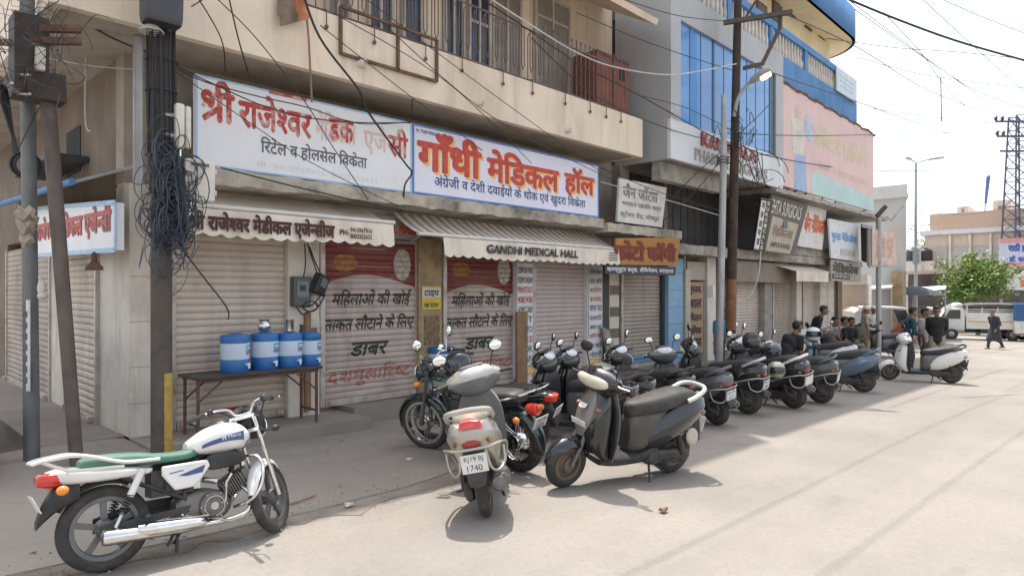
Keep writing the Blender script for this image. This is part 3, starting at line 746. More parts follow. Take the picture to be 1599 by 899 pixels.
# grey downpipe at the corner
b = MB(); p = onX(214, 150, XC - .06); b.tube([(XC - .05, p.y, 2.9), (XC - .05, p.y, 4.43)], .05, 10); b.build('downpipe', polegrey, B1)
z0 = gz(2.3) + .16
shutter('brown shadowed shutter on the side street, nearest the corner', (XC - .01, ys[2], z0), (0, -1, 0), ys[2] - ys[1], 2.5 - z0, shut_m)
shutter('brown shadowed shutter on the side street, behind the upright grey pole', (XC - .01, ys[4], z0), (0, -1, 0), ys[4] - ys[3], 2.5 - z0, shut_b)

# ================================================================== AWNINGS
def awning(label, u0, u1, xs, topm, valance_txt=None, zt=2.90, zf=2.70, yt=8.05, yf=7.40, drop=.30, stripes=False, inset=0.0):
    t = thing('shop_awning', label, 'awning', (xs[0], yt, zt), None)
    x0, x1 = xs; n = int((x1 - x0) / .055)
    if stripes:
        b = MB(); st = 0.088; k = int((x1 - x0) / st); c = 4
        gs = mat('grey awning stripe', (.36, .325, .29), .8, var=.12, dirt=(.36, .31, .26), damt=.5)
        for i in range(k):
            a0, a1 = x0 + i * (x1 - x0) / k, x0 + (i + 1) * (x1 - x0) / k; b.cur = i % 2
            for j in range(c):
                f0, f1 = j / c, (j + 1) / c
                def P(a, f): return (a + .22 * (1 - f) * -1 * 0, yt + (yf - yt) * f, zt + (zf - zt) * f - .035 * math.sin(math.pi * f))
                b.add([P(a0, f0), P(a1, f0), P(a1, f1), P(a0, f1)], [(0, 1, 2, 3)])
        b.build('roof_canvas', [topm, gs], t, smooth=30)
    else:
        b = MB(); vs = []
        for i in range(13):
            for j in range(7):
                f = j / 6; a = x0 + (x1 - x0) * i / 12
                vs.append((a, yt + (yf - yt) * f, zt + (zf - zt) * f - .04 * math.sin(math.pi * f) - .008 * math.sin(i * 2.1) * math.sin(math.pi * f)))
        b.add(vs, [(i * 7 + j, (i + 1) * 7 + j, (i + 1) * 7 + j + 1, i * 7 + j + 1) for i in range(12) for j in range(6)]); b.build('roof_canvas', topm, t)
    # front bar, scalloped valance
    MB().tube([(x0 - .03, yf, zf), (x1 + .03, yf, zf)], .028, 10).build('front_bar', mat('white awning bar', (.66, .63, .58), .5), t)
    xi = x0 + inset; w = x1 - xi; k = int(w / .19); vs = []; m = k * 8
    rr = random.Random(5)
    wav = lambda a: .016 * math.sin(a * 7.3) + .010 * math.sin(a * 17 + 1)
    for i in range(m + 1):
        a = xi + w * i / m; ph = (i % 8) / 8
        lo = zf - drop - .035 * math.sin(math.pi * ph) + .010 * math.sin(a * 3.1)
        for j in range(6):
            f = j / 5; vs.append((a, yf - .02 - wav(a) * f - .02 * f, zf - .03 + (lo - zf + .03) * f))
    b = MB(); b.add(vs, [(i * 6 + j, (i + 1) * 6 + j, (i + 1) * 6 + j + 1, i * 6 + j + 1) for i in range(m) for j in range(5)])
    val = b.build('valance', canvas, t)
    b = MB(); 
    for e in (x0 + .05, x1 - .05): b.tube([(e, yf + .02, zf - .02), (e, (yf + yt) / 2, zf - .12), (e, yt + .05, zf - .1)], .014, 6)
    b.build('arm', polegrey, t)
    return t, val, wav, yf, zf, drop
def valtext(v, s, x0, x1, z0, z1, m, bold=.03, yf=7.4):
    letter(v, 'lettering', s, m, (0, yf - .060, 0), FX, FZ, (x0, x1, z0, z1), bold, 0.0, None, 0.0)
p0, p1 = onY(285, 360, 7.4).x, onY(613, 360, 7.4).x
t, val, *_ = awning('plain cream awning over the table of coolers, with brown Hindi lettering', 0, 0, (p0, p1), canvas, zt=2.98, zf=2.72, drop=.30)
valtext(val, '@ी राजे{श}वर मेडीकल एजे{न}सीज', onY(293, 360, 7.4).x, onY(519, 360, 7.4).x, 2.41, 2.665, maroon, .045)
valtext(val, 'PH-', onY(527, 360, 7.4).x, onY(542, 360, 7.4).x, 2.50, 2.57, maroon)
valtext(val, '9413967916', onY(543, 360, 7.4).x, onY(577, 360, 7.4).x, 2.545, 2.605, maroon)
valtext(val, '8003252632', onY(543, 360, 7.4).x, onY(577, 360, 7.4).x, 2.465, 2.525, maroon)
p0, p1 = onY(655, 370, 7.4).x, onY(965, 370, 7.4).x
t, val, *_ = awning('grey and cream striped awning lettered GANDHI MEDICAL HALL', 0, 0, (p0, p1), canvas, zt=2.96, zf=2.60, drop=.29, stripes=True, inset=.42)
valtext(val, 'GANDHI MEDICAL HALL', onY(756, 390, 7.4).x, onY(899, 390, 7.4).x, 2.37, 2.51, blackp, .05)
b = MB()
for i in range(4): b.mm((onY(947, 390, 7.4).x, 7.335, 2.52 - i * .045), (onY(961, 390, 7.4).x, 7.338, 2.505 - i * .045))
b.build('small_print', maroon, val, smooth=0)
# board behind the awning gap: ...CAL HALL
hb = thing('header_board', 'board with faded red MEDICAL HALL lettering between the two big awnings', 'sign', (5.5, 8.0, 2.6))
x0, x1 = onY(560, 365, 7.98).x, onY(652, 365, 7.98).x
MB().mm((x0, 7.98, 2.56), (x1, 8.04, 2.88)).build('board', mat('brown grey header board', (.33, .28, .24), .7, dirt=(.2, .15, .12), damt=.5), hb)
letter(hb, 'lettering', 'MEDICAL HALL', redpaint, (0, 7.98, 0), FX, FZ, (x0 + .1, x1 - .02, 2.63, 2.81), .04)

# ================================================================== BIG SIGNS
SGY = 7.6
def framed(label, x0, x1, z0, z1, face, border, bw=.045, y=SGY, th=.07):
    t = thing('sign_board', label, 'sign', ((x0 + x1) / 2, y, z0))
    MB().mm((x0, y, z0), (x1, y + th, z1)).build('panel', face, t)
    b = MB()
    for a, c in (((x0, z0), (x1, z0 + bw)), ((x0, z1 - bw), (x1, z1)), ((x0, z0 + bw), (x0 + bw, z1 - bw)), ((x1 - bw, z0 + bw), (x1, z1 - bw))):
        b.mm((a[0], y - .006, a[1]), (c[0], y - .0005, c[1]))
    b.build('border', border, t, smooth=0)
    return t
def su(u, y=SGY): return onY(u, 250, y).x
t1 = framed('white sign board with peeling red Hindi lettering, pale blue edge', 2.84, 5.825, 3.19, 4.20, signw, skyblue, .022)
ZL = lambda f: 3.19 + 1.01 * f
letter(t1, 'lettering', '@ी', redold, (0, SGY, 0), FX, FZ, (su(313), su(367), ZL(.50), ZL(.985)), .035)
letter(t1, 'lettering', 'राजे{श}वर', redold, (0, SGY, 0), FX, FZ, (su(372), su(487), ZL(.50), ZL(.93)), .035)
letter(t1, 'lettering', 'मेिडकल', redghost, (0, SGY, 0), FX, FZ, (su(492), su(556), ZL(.52), ZL(.90)), .03)
letter(t1, 'lettering', 'एजे{न}सी', redghost, (0, SGY, 0), FX, FZ, (su(568), su(637), ZL(.44), ZL(.86)), .015)
letter(t1, 'lettering', 'ड', redold, (0, SGY, 0), FX, FZ, (su(513), su(530), ZL(.53), ZL(.83)), .035, off=.006)
letter(t1, 'lettering', 'क', redold, (0, SGY, 0), FX, FZ, (su(530), su(552), ZL(.54), ZL(.84)), .03, off=.006)
letter(t1, 'lettering', 'सी', redold, (0, SGY, 0), FX, FZ, (su(606), su(637), ZL(.47), ZL(.88)), .02, off=.006)
b = MB(); b.mm((su(420), SGY - .016, ZL(.965)), (su(478), SGY - .011, ZL(.998))); b.build('red_bar', redold, t1, smooth=0)
letter(t1, 'lettering', 'ि' + 'रटेल व होलसेल िविक्रेता'.replace('िविक्रेता', 'िवक^ेता'), darkgr, (0, SGY, 0), FX, FZ, (su(407), su(573), ZL(.22), ZL(.44)), .018)
ghost = mat('erased grey lettering', (.70, .695, .70), .5)
letter(t1, 'lettering', 'मो. 9413967916, 8003252632', ghost, (0, SGY, 0), FX, FZ, (su(400), su(590), ZL(.06), ZL(.155)), .01)
t2 = framed('lavender white sign board reading Gandhi Medical Hall in red Hindi', 5.84, 10.31, 3.19, 4.20, signlav, blueframe, .03)
W2 = lambda u: su(u)
for off, mm, dx, dz in ((.002, orangep, .045, -.035), (.005, redpaint, 0, 0)):
    bo = .036
    letter(t2, 'lettering', 'गाँधी', mm, (0, SGY, 0), FX, FZ, (W2(651) + dx, W2(752) + dx, ZL(.35) + dz, ZL(.945) + dz), bo, off=off)
    letter(t2, 'lettering', 'मेिडकल', mm, (0, SGY, 0), FX, FZ, (W2(760) + dx, W2(873) + dx, ZL(.345) + dz, ZL(.88) + dz), bo, off=off)
    letter(t2, 'lettering', 'हॉल', mm, (0, SGY, 0), FX, FZ, (W2(881) + dx, W2(928) + dx, ZL(.33) + dz, ZL(.86) + dz), bo, off=off)
letter(t2, 'lettering', 'अंग^ेजी व देशी दवाईयों के थोक एवं खुदरा िवक^ेता', navy, (0, SGY, 0), FX, FZ, (W2(678), W2(914), ZL(.10), ZL(.335)), .018)
letter(t2, 'lettering', 'M. 7568190063', navy, (0, SGY, 0), FX, FZ, (W2(650), W2(681), ZL(.885), ZL(.935)), .012)
# small hanging white banner right of the signs (tilted)
def leaning(label, pts, y, lean, m, name='sign_board', cat='sign', th=.05, frame=None):
    """flat board through four facade points (u,v pixels measured on the photo) on plane y, top leaning forward by lean"""
    P = [onY(u, v, y - (lean if i < 2 else 0)) for i, (u, v) in enumerate(pts)]   # tl tr br bl
    t = thing(name, label, cat, P[3])
    b = MB(); n = (P[1] - P[0]).cross(P[3] - P[0]).normalized()
    if n.y < 0: n = -n
    b.hexa([P[3], P[2], P[1], P[0]] + [p + n * th for p in (P[3], P[2], P[1], P[0])]); b.build('panel', m, t)
    ux = (P[2] - P[3]); w = ux.length; uy = (P[0] - P[3]); h = uy.length
    return t, P[3] - n * .002, ux.normalized(), uy.normalized(), w, h
t, o, ux, uy, w, h = leaning('small tilted white sign board with worn grey Hindi lettering beside the lavender sign', [(968, 278), (1041, 293), (1034, 355), (964, 346)], 7.5, .12, signold)
letter(t, 'lettering', 'जैन जॉ{ट}स', mat('brown grey worn lettering', (.25, .2, .19), .7, var=.3, scale=20, dirt=(.6, .58, .56), damt=.8, dscale=15), o, ux, uy, (.12, w - .25, h * .58, h * .93), .03)
letter(t, 'lettering', 'भगवान महावीर मार्ग', MATS['brown grey worn lettering'], o, ux, uy, (.12, w - .1, h * .36, h * .53), .02)
letter(t, 'lettering', 'स्टेशन रोड, जोधपुर', MATS['brown grey worn lettering'], o, ux, uy, (.08, w - .15, h * .10, h * .28), .02)
# photocopy sign
t, o, ux, uy, w, h = leaning('orange photocopy sign board with brown Hindi lettering', [(962, 372), (1062, 371), (1058, 415), (962, 413)], 7.4, .05, mat('orange sign board', (.42, .19, .04), .5, var=.1, dirt=(.35, .15, .05), damt=.5))
letter(t, 'lettering', 'फोटो कॉपी', mat('dark brown sign paint', (.20, .035, .02), .6), o, ux, uy, (-.1, w - .06, h * .16, h * .97), .06)
t, o, ux, uy, w, h = leaning('narrow black sign strip with white Hindi lettering under the orange sign', [(945, 413), (1056, 417), (1054, 430), (945, 427)], 7.42, .0, mat('black sign strip', (.03, .035, .045), .5))
letter(t, 'lettering', 'क{म}प्यूटर वर्क, लेिमनेशन, {स}पाइरल', signw, o, ux, uy, (.05, w - .08, h * .1, h * .9), .02)
# striped word columns on the pillars either side of the mauve shutter
def wordcol(label, u0, u1, words, z1, z0, base):
    Y = 8.04; x0, x1 = onY(u0, 480, Y).x, onY(u1, 480, Y).x
    t = thing('price_board', label, 'sign', (x0, Y, z0))
    MB().mm((x0, Y - .012, z0), (x1, Y - .001, z1)).build('panel', base, t)
    n = len(words); hh = (z1 - z0) / n
    for i, (s, m) in enumerate(words):
        a = z1 - (i + 1) * hh
        letter(t, 'lettering', s, m, (0, Y - .012, 0), FX, FZ, (x0 + .02, x1 - .02, a + hh * .2, a + hh * .85), .02)
    return t, x0, x1
gb = mat('grey blue strip lettering', (.10, .12, .16), .6); rb = mat('red strip lettering', (.5, .08, .06), .6)
t, x0, x1 = wordcol('tall strip of English service words left of the mauve shutter', 807, 832, [('COLOR XEROX', rb), ('COMPUTER WORK', gb), ('FORM ONLINE', gb), ('PRINTOUT', rb), ('MOBILE WORK', rb), ('ADMIT CARD', gb), ('NET', gb), ('PHOTO', gb), ('VOTER ID', rb), ('BOOK', gb), ('SCAN', gb), ('PVC', gb)], 2.42, .30, signold)
MB().mm((x0 + .02, 8.02, .30), (x1 - .02, 8.027, .42)).build('orange_strip', orangep, t)
MB().mm((x0 - .06, 7.97, gz(8.7) + .24), (x0 + .21, 8.02, 1.42)).build('door_plank', wood, tag(thing('plank', 'brown wooden plank leaning on the pillar left of the mauve shutter', 'plank', (x0, 7.99, .2)), None), bev=.004)
t, x0, x1 = wordcol('tall strip of Hindi service words right of the mauve shutter', 919, 940, [('रंगीन प्रिन्ट'.replace('प्रिन्ट', 'िपन्ट'), gb), ('लेिमनेशन', gb), ('फोटो कॉपी', gb), ('बाइंिडंग', rb), ('इंटरनेट', rb), ('प{श}न पत्र'.replace('पत्र', 'पत'), gb), ('पासपोटे', gb), ('आधार काडे', gb), ('एडिमट काडे', rb), ('पैन काडे', gb), ('नोटरी', gb)], 2.45, .42, signold)
MB().mm((x0 + .02, 8.02, .28), (x1 - .02, 8.027, .41)).build('orange_strip', orangep, t)
# notice posters on the ochre pillar
po = thing('wall_poster', 'yellow and white poster on the ochre pillar between the banded shutters', 'poster', (6.6, 8.05, 1.6))
x0, x1 = onY(659, 450, 8.04).x, onY(688, 450, 8.04).x
MB().mm((x0, 8.035, 1.50), (x1, 8.048, 1.86)).build('sheet', mat('yellow poster paper', (.62, .46, .06), .7, var=.15, scale=10), po)
MB().mm((x0, 8.03, 1.68), (x1, 8.034, 1.83)).build('white_panel', paper, po)
letter(po, 'lettering', 'टाइप', blackp, (0, 8.03, 0), FX, FZ, (x0 + .03, x1 - .04, 1.70, 1.80), .03)
letter(po, 'lettering', 'रबर {स}टा{म}प', blackp, (0, 8.035, 0), FX, FZ, (x0 + .03, x1 - .04, 1.53, 1.60), .02)
po = thing('wall_poster', 'dark torn poster low on the ochre pillar', 'poster', (6.6, 8.05, 1.1))
MB().mm((x0 + .05, 8.04, .95), (x1 - .02, 8.048, 1.40)).build('sheet', mat('brown torn paper', (.2, .13, .08), .8, var=.5, scale=14), po)
# paper notices on the meter pillar
po = thing('paper_notice', 'torn white notices pasted on the pillar below the electricity meters', 'notice', (4.5, 8.04, 1.3))
x0, x1 = onY(478, 500, 8.04).x, onY(499, 500, 8.04).x
for z0_, z1_, d in ((1.12, 1.42, 0), (.82, 1.09, .02)): MB().mm((x0 + d, 8.037, z0_), (x1 - d, 8.048, z1_)).build('sheet', paper, po)
MB().mm((x0 + .06, 8.033, 1.2), (x0 + .16, 8.0365, 1.3)).build('print', darkgr, po)
MB().mm((x0 - .03, 8.0, .2), (x0 + .05, 8.05, 1.5)).build('board_strip', wood, tag(thing('plank', 'narrow brown board standing by the electricity meter pillar', 'plank', (x0, 8.0, .2)), None))

# side street sign
P = [onX(55, 326, 2.02), onX(180, 316, 2.02), onX(180, 390, 2.02), onX(55, 399, 2.02)]
t = thing('sign_board', 'white sign with red Hindi lettering on the side street, behind the two leaning poles', 'sign', P[3])
b = MB(); b.hexa([p for p in (P[3], P[2], P[1], P[0])] + [p + Vector((.08, 0, 0)) for p in (P[3], P[2], P[1], P[0])]); b.build('panel', signw, t)
b = MB()
for i in range(4): b.bar(P[i] + Vector((-.004, 0, 0)), P[(i + 1) % 4] + Vector((-.004, 0, 0)), .05, .012, up=(1, 0, 0))
b.build('border', skyblue, t)
ux = (P[2] - P[3]).normalized(); uy = (P[0] - P[3]).normalized(); w = (P[2] - P[3]).length; h = (P[0] - P[3]).length
letter(t, 'lettering', 'राजे{श}वर मेिडकल एजे{न}सी', mat('bold red sign paint', (.5, .07, .05), .5), P[3], ux, FZ, (.12, w - .12, h * .2, h * .78), .05, off=.006)
# blue pipe and tin canopy over the side street sign
cn = thing('tin_canopy', 'grey tin canopy with a blue front pipe above the side street sign', 'canopy', (1.9, 9, 2.9))
b = MB(); b.slab((1.75, 7.9, 2.92), (1.75, 14, 3.12), (2.3, 14, 3.35), (2.3, 7.9, 3.15), .03); b.build('sheet', mat('grey tin sheet', (.35, .36, .36), .5, .4, dirt=(.2, .16, .12), damt=.5), cn)
MB().tube([(1.73, 7.85, 2.90), (1.73, 14, 3.10)], .035, 8).build('pipe', bluew, cn)
# dark tray shelf on side wall
MB().mm((1.85, 9.6, 3.40), (2.29, 11.6, 3.48)).build('sunshade', darkgrey, B1)
# ================================================================== BUILDING 2 : blue glass front
B2 = thing('clad_building', 'grey and white clad building with a big blue glass front and red and grey letters', 'building', (14.4, 6.9, 0))
Y2, XA, XB = 6.9, 11.64, 17.27
MB().mm((XA, Y2 + .001, 4.42), (XA + .10, 8.15, 9.6)).build('side_cladding', greyb, B2)
b = MB(); gx0, gx1, gz0, gz1 = 12.03, 16.8, 5.22, 7.28
b.mm((XA, Y2 - .09, 4.42), (XB, Y2, gz0)); band = b.build('lower_band', whiteb, B2, bev=.01)
b = MB(); b.mm((XA, Y2 - .09, gz0), (gx0, Y2, 7.9)); b.mm((gx1, Y2 - .09, gz0), (XB, Y2, 7.9)); b.mm((gx0, Y2 - .09, gz1), (gx1, Y2, 7.9)); b.build('frame', greyb, B2)
w = MB().mm((gx0, Y2 - .03, gz0), (gx1, Y2 - .005, gz1)).build('glass_front', glassb, B2)
b = MB()
for u in (1075, 1092, 1110, 1128, 1147, 1164, 1178, 1192): 
    x = onY(u, 150, Y2).x; b.mm((x - .012, Y2 - .037, gz0), (x + .012, Y2 - .0305, gz1))
x = onY(1112, 100, Y2).x; b.mm((x - .03, Y2 - .042, gz0), (x + .03, Y2 - .038, gz1))
b.build('glazing_bar', mat('navy glazing bar', (.02, .07, .2), .4), w, smooth=0)
MB().mm((gx1 - .28, Y2 - .045, gz0), (gx1 - .002, Y2 - .031, gz1)).build('dark_strip', mat('dark teal strip', (.04, .10, .13), .4), w)
MB().mm((XA + .1, Y2 + .02, 4.44), (XB, 8.3, 4.6)).build('soffit', conc, B2)
b = MB(); b.mm((XA + .1, 7.1, 4.05), (14.4, 7.32, 4.43)); b.build('beam', conc, B2, bev=.01)
MB().mm((XA + .1, 8.3, 4.44), (XB, 14, 11.2)).build('rear_block', greyb, B2)
MB().mm((XA + .1, 7.0, 7.6), (XB, 8.3, 8.0)).build('roof_block', greyb, B2)
# dark open floor under it
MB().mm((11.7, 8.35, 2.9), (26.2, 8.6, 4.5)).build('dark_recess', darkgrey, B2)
b = MB()
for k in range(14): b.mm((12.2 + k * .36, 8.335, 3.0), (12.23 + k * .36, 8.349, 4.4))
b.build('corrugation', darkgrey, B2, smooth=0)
MB().mm((11.62, 8.0, 2.9), (11.95, 8.5, 4.44)).build('column', conc, B2, bev=.01)
MB().mm((13.2, 7.9, 3.0), (13.35, 8.1, 4.44)).build('column', brownwall, B2)
ledge(13.16, 26.3, 7.5, 2.62, 2.84, seed=8, m=conc, parent=B2)
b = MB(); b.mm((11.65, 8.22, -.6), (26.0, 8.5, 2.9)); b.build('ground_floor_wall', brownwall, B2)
# raised letters
redl = mat('maroon raised letters', (.33, .035, .035), .4); greyl = mat('grey raised letters', (.36, .33, .31), .5)
def relief(name, s, m, x0, x1, z0, z1, bold, y):
    o = letter(band, name, s, m, (0, y, 0), FX, FZ, (x0, x1, z0, z1), bold, 0, None, .01)
    o.modifiers.new('thick', 'SOLIDIFY').thickness = .03
relief('lettering', 'KAUSHALA', redl, onY(1088, 230, Y2).x, onY(1175, 250, Y2).x, 4.86, 5.16, .05, Y2 - .1)
relief('lettering', 'PHARMA SURGICALS', greyl, onY(1078, 250, Y2).x, onY(1192, 280, Y2).x, 4.52, 4.78, .025, Y2 - .1)
# shops below : pillars, header panels
def pil2(u0, u1, m, z1=2.62, Y=7.95, zb=-.7):
    x0, x1 = onY(u0, 480, Y).x, onY(u1, 480, Y).x
    return MB().mm((x0, Y, zb), (x1, Y + .3, z1)).build('pillar', m, B2, bev=.006)
lblue = mat('light blue tile pillar', (.27, .46, .64), .6, var=.06, dirt=(.2, .3, .4), damt=.4)
pil2(1044, 1067, lblue, 2.55)
b = MB(); xx, xe = onY(1044, 480, 7.95).x, onY(1067, 480, 7.95).x
for k in range(6): b.mm((xx, 7.946, .2 + .4 * k), (xe, 7.949, .212 + .4 * k))
b.build('tile_joint', bluew, B2, smooth=0)
pil2(1194, 1206, conc); pil2(1244, 1252, tile); pil2(1281, 1302, tile); pil2(1105, 1118, cream); pil2(1068, 1071, conc)
b = MB(); xx, xe = onY(1281, 480, 7.95).x, onY(1302, 480, 7.95).x
for k in range(9): b.mm((xx, 7.945, -.2 + .3 * k), (xe, 7.949, -.19 + .3 * k))
b.mm(((xx + xe) / 2, 7.945, -.6), ((xx + xe) / 2 + .015, 7.949, 2.6)); b.build('tile_joint', conc, B2, smooth=0)
panel_b = mat('brown grey header panel', (.27, .215, .17), .6, var=.1, dirt=(.17, .13, .1), damt=.4)
p = [onY(1148, 402, 7.7).x, onY(1185, 402, 7.7).x, onY(1232, 402, 7.7).x]
for i in range(2): MB().mm((p[i] + .01, 7.7, 2.02), (p[i + 1] - .01, 7.76, 2.58)).build('header_panel', panel_b, B2, bev=.01)
# doorway with an upright lettered board
dw = thing('notice_board', 'upright tan board with dark Hindi words in the doorway beside the light blue pillar', 'sign', (15.1, 8.0, 0))
x0, x1 = onY(1073, 480, 8.0).x, onY(1098, 480, 8.0).x
MB().mm((x0, 8.0, .25), (x1, 8.05, 2.0)).build('panel', mat('tan board', (.36, .235, .145), .6, var=.1), dw)
MB().mm((x0 - .25, 7.9, .1), (x0 - .02, 8.0, 2.3)).build('door_frame', mat('cream door frame', (.5, .44, .34), .6), dw)
for i, s in enumerate(('पु{स}तक.', 'बाल', 'िचतन', 'थिमक', 'वालय')):
    letter(dw, 'lettering', s, mat('dark maroon lettering', (.06, .02, .02), .6), (0, 8.0, 0), FX, FZ, (x0 + .1, x1 - .08, 1.68 - i * .32, 1.90 - i * .32), .045)
MB().mm((x0, 8.0, 2.05), (x1 + .3, 8.06, 2.5)).build('shutter_end', shut_b, dw)

# ================================================================== BUILDING 3 : yellow and blue with billboard
B3 = thing('yellow_building', 'pale yellow building with blue balconies behind the pink billboard', 'building', (21, 8.6, 0))
Y3 = 7.0
X3 = 25.9
MB().mm((11.9, 8.75, 7.9), (26.7, 9.0, 14)).build('front_wall', yellow, B3)
MB().mm((XB + .01, 9.0, -1), (26.7, 15, 14)).build('rear_block', yellow, B3)
xR = onY(1338, 187, Y3).x
bb = MB().mm((12.0, Y3, 7.35), (xR, Y3 + .15, 8.05)).build('balcony', bluew, B3)
MB().mm((12.0, Y3 + .15, 7.4), (xR, 8.75, 7.55)).build('floor_slab', bluew, bb)
MB().mm((xR - .15, Y3 + .15, 7.55), (xR, 8.75, 8.05)).build('end_wall', bluew, bb)
b = MB(); b.mm((12.0, Y3 - .03, 8.62), (xR - 1.5, Y3 + .16, 8.80)); b.build('handrail', bluew, bb, bev=.01)
bal_m = mat('white baluster', (.62, .58, .52), .6)
b = MB(); x = 12.2
while x < xR - 1.6:
    b.lathe([(.035, 0), (.05, .06), (.055, .2), (.03, .34), (.045, .46), (.04, .57)], 8, (x, Y3 + .07, 8.05)); x += .21
b.build('balustrade', bal_m, bb)
for x in (14.6, 17.0, 19.4, xR - 1.56): MB().mm((x - .1, Y3 - .01, 8.05), (x + .1, Y3 + .155, 8.619)).build('balustrade_post', bluew, bb)
hd = thing('hoarding', 'small pale blue white hoarding at the end of the blue balustrade', 'sign', (xR - .8, Y3, 8.1))
hx0 = onY(1306, 140, Y3 - .06).x; hx1 = onY(1337, 160, Y3 - .06).x
MB().mm((hx0, Y3 - .08, 8.0), (hx1, Y3 - .04, 8.75)).build('panel', mat('pale blue white hoarding', (.62, .70, .76), .6, var=.08, dirt=(.5, .6, .68), damt=.6), hd)
for z in (8.2, 8.35, 8.5): MB().mm((hx0 + .3, Y3 - .085, z), (hx1 - .3, Y3 - .081, z + .05)).build('faded_line', mat('faded blue line', (.45, .56, .66), .6), hd)
# curved top balcony
pts = [(12.0, 7.85), (26.4, 7.85)] + [(26.4 + 2.0 * math.sin(R(a)), 9.85 - 2.0 * math.cos(R(a))) for a in range(10, 91, 10)] + [(28.4, 12), (12.0, 12)]
b = MB(); b.prism([(x, y) for x, y in pts], (0, 0, 11.2), (1, 0, 0), (0, 1, 0), .15); tb = b.build('top_balcony', yellow, B3, smooth=30)
b = MB(); vs = []; 
for x, y in pts[:-1]: vs += [(x, y - .02, 11.2), (x, y - .02, 12.3)]
k = len(pts) - 1
b.add(vs, [(2 * i, 2 * i + 2, 2 * i + 3, 2 * i + 1) for i in range(k - 1)]); o = b.build('parapet', bluew, tb, smooth=40); o.modifiers.new('thick', 'SOLIDIFY').thickness = .12
MB().mm((11.9, 8.25, 12.4), (24.3, 11, 15.75)).build('unseen_storey', yellow, B3)  # unseen block added to carry the building shadow further over the road
# windows / ventilators on the yellow wall
def win3(u0, u1, v0, v1, m=rust):
    a, c = onY(u0, v0, 8.75), onY(u1, v1, 8.75)
    f = MB(); f.mm((a.x, 8.70, c.z), (c.x, 8.749, a.z)); w = f.build('window', wood_w if m is not rust else m, B3)
    MB().mm((a.x + .06, 8.69, c.z + .06), (c.x - .06, 8.699, a.z - .06)).build('pane', mat('brown louvre pane', (.13, .09, .065), .5, var=.3, scale=10), w)
for a in ((1231, 1241, 5, 30), (1256, 1266, 25, 50), (1277, 1287, 43, 64), (1205, 1216, 0, 40), (1226, 1247, 50, 72), (1257, 1266, 74, 84), (1272, 1293, 86, 112), (1180, 1196, 0, 30)): win3(*a)
# pink billboard
bbx0, bbx1, bz0, bz1 = XB + .05, onY(1361, 260, Y2).x, 4.53, 7.2
BB = thing('billboard', 'large faded pink billboard with a mint green band and yellowed Hindi lettering', 'billboard', (bbx0, Y2, bz0))
MB().mm((bbx0, Y2 - .06, bz0), (bbx1, Y2, bz1)).build('panel', pink, BB)
flat(BB, 'mint_band', [(onY(1264, 300, Y2).x, bz0), (bbx1, bz0), (bbx1, bz0 + .48), (onY(1300, 300, Y2).x, bz0 + .62), (onY(1264, 300, Y2).x, bz0 + .66)], [(0, 1, 2, 3, 4)], mint, (0, Y2 - .06, 0), FX, FZ)
flat(BB, 'blue_panel', [(onY(1236, 300, Y2).x, bz0), (onY(1257, 300, Y2).x, bz0), (onY(1254, 300, Y2).x, bz0 + 1.0), (onY(1238, 300, Y2).x, bz0 + 1.05)], [(0, 1, 2, 3)], mat('faded blue print', (.36, .46, .66), .7, var=.1), (0, Y2 - .06, 0), FX, FZ)
fx = onY(1243, 220, Y2).x
fm_ = mat('faded pale print', (.66, .60, .54), .7, var=.15, scale=3)
fig = [(fx - .42, 5.5), (fx - .46, 6.15), (fx - .60, 6.55), (fx - .50, 6.62), (fx - .34, 6.42), (fx - .1, 6.46), (fx + .1, 6.46), (fx + .32, 6.38), (fx + .46, 6.05), (fx + .40, 5.5)]
flat(BB, 'faded_figure', fig, [tuple(range(len(fig)))], fm_, (0, Y2 - .06, 0), FX, FZ, off=.0042)
hp = disc_pts(fx - .02, 6.68, .19, .2); flat(BB, 'faded_head', hp, [tuple(range(len(hp)))], mat('faded skin print', (.62, .50, .44), .7), (0, Y2 - .06, 0), FX, FZ, off=.005)
dpts = disc_pts(onY(1259, 190, Y2).x, 6.35, .33, .38); flat(BB, 'faded_disc', dpts, [tuple(range(len(dpts)))], mat('faded blue disc', (.46, .52, .62), .7, var=.2, scale=6), (0, Y2 - .06, 0), FX, FZ, off=.005)
letter(BB, 'lettering', 'डॉ{क}टर हा{क}सी'.replace('{क}सी', 'िकम'), mat('yellowed print lettering', (.66, .55, .40), .7, var=.1), (0, Y2 - .06, 0), FX, FZ, (onY(1268, 200, Y2).x, onY(1352, 220, Y2).x, 5.85, 6.6), .05)
letter(BB, 'lettering', 'िमलने का समय शाम 5 बजे', mat('pale print lettering', (.70, .52, .47), .7), (0, Y2 - .06, 0), FX, FZ, (onY(1275, 200, Y2).x, onY(1350, 220, Y2).x, 5.3, 5.6), .02)
b = MB()
for i in range(26):
    x = bbx0 + (bbx1 - bbx0) * i / 25; z = bz1 + .02 + .03 * math.sin(i * 1.7)
    b.box((x, Y2 - .02, z), ((bbx1 - bbx0) / 25 * .98, .12, .06))
b.build('top_rail', rust, BB)
# thin broken slab under the billboard
ledge(XB - .6, 26.6, 6.75, 4.30, 4.42, seed=12, m=conc, parent=B3)
b = MB(); rr = random.Random(9)
for k in range(30):
    x = rr.uniform(XB, 26.5); b.bar((x, 6.8 + rr.uniform(0, .8), 4.44), (x + rr.uniform(-.6, .6), 6.8 + rr.uniform(0, .8), 4.47 + rr.uniform(0, .12)), .035)
b.build('debris', rust, B3)
MB().mm((X3 - .2, 8.15, -.8), (26.2, 14, 4.5)).build('end_wall', brownwall, B3)

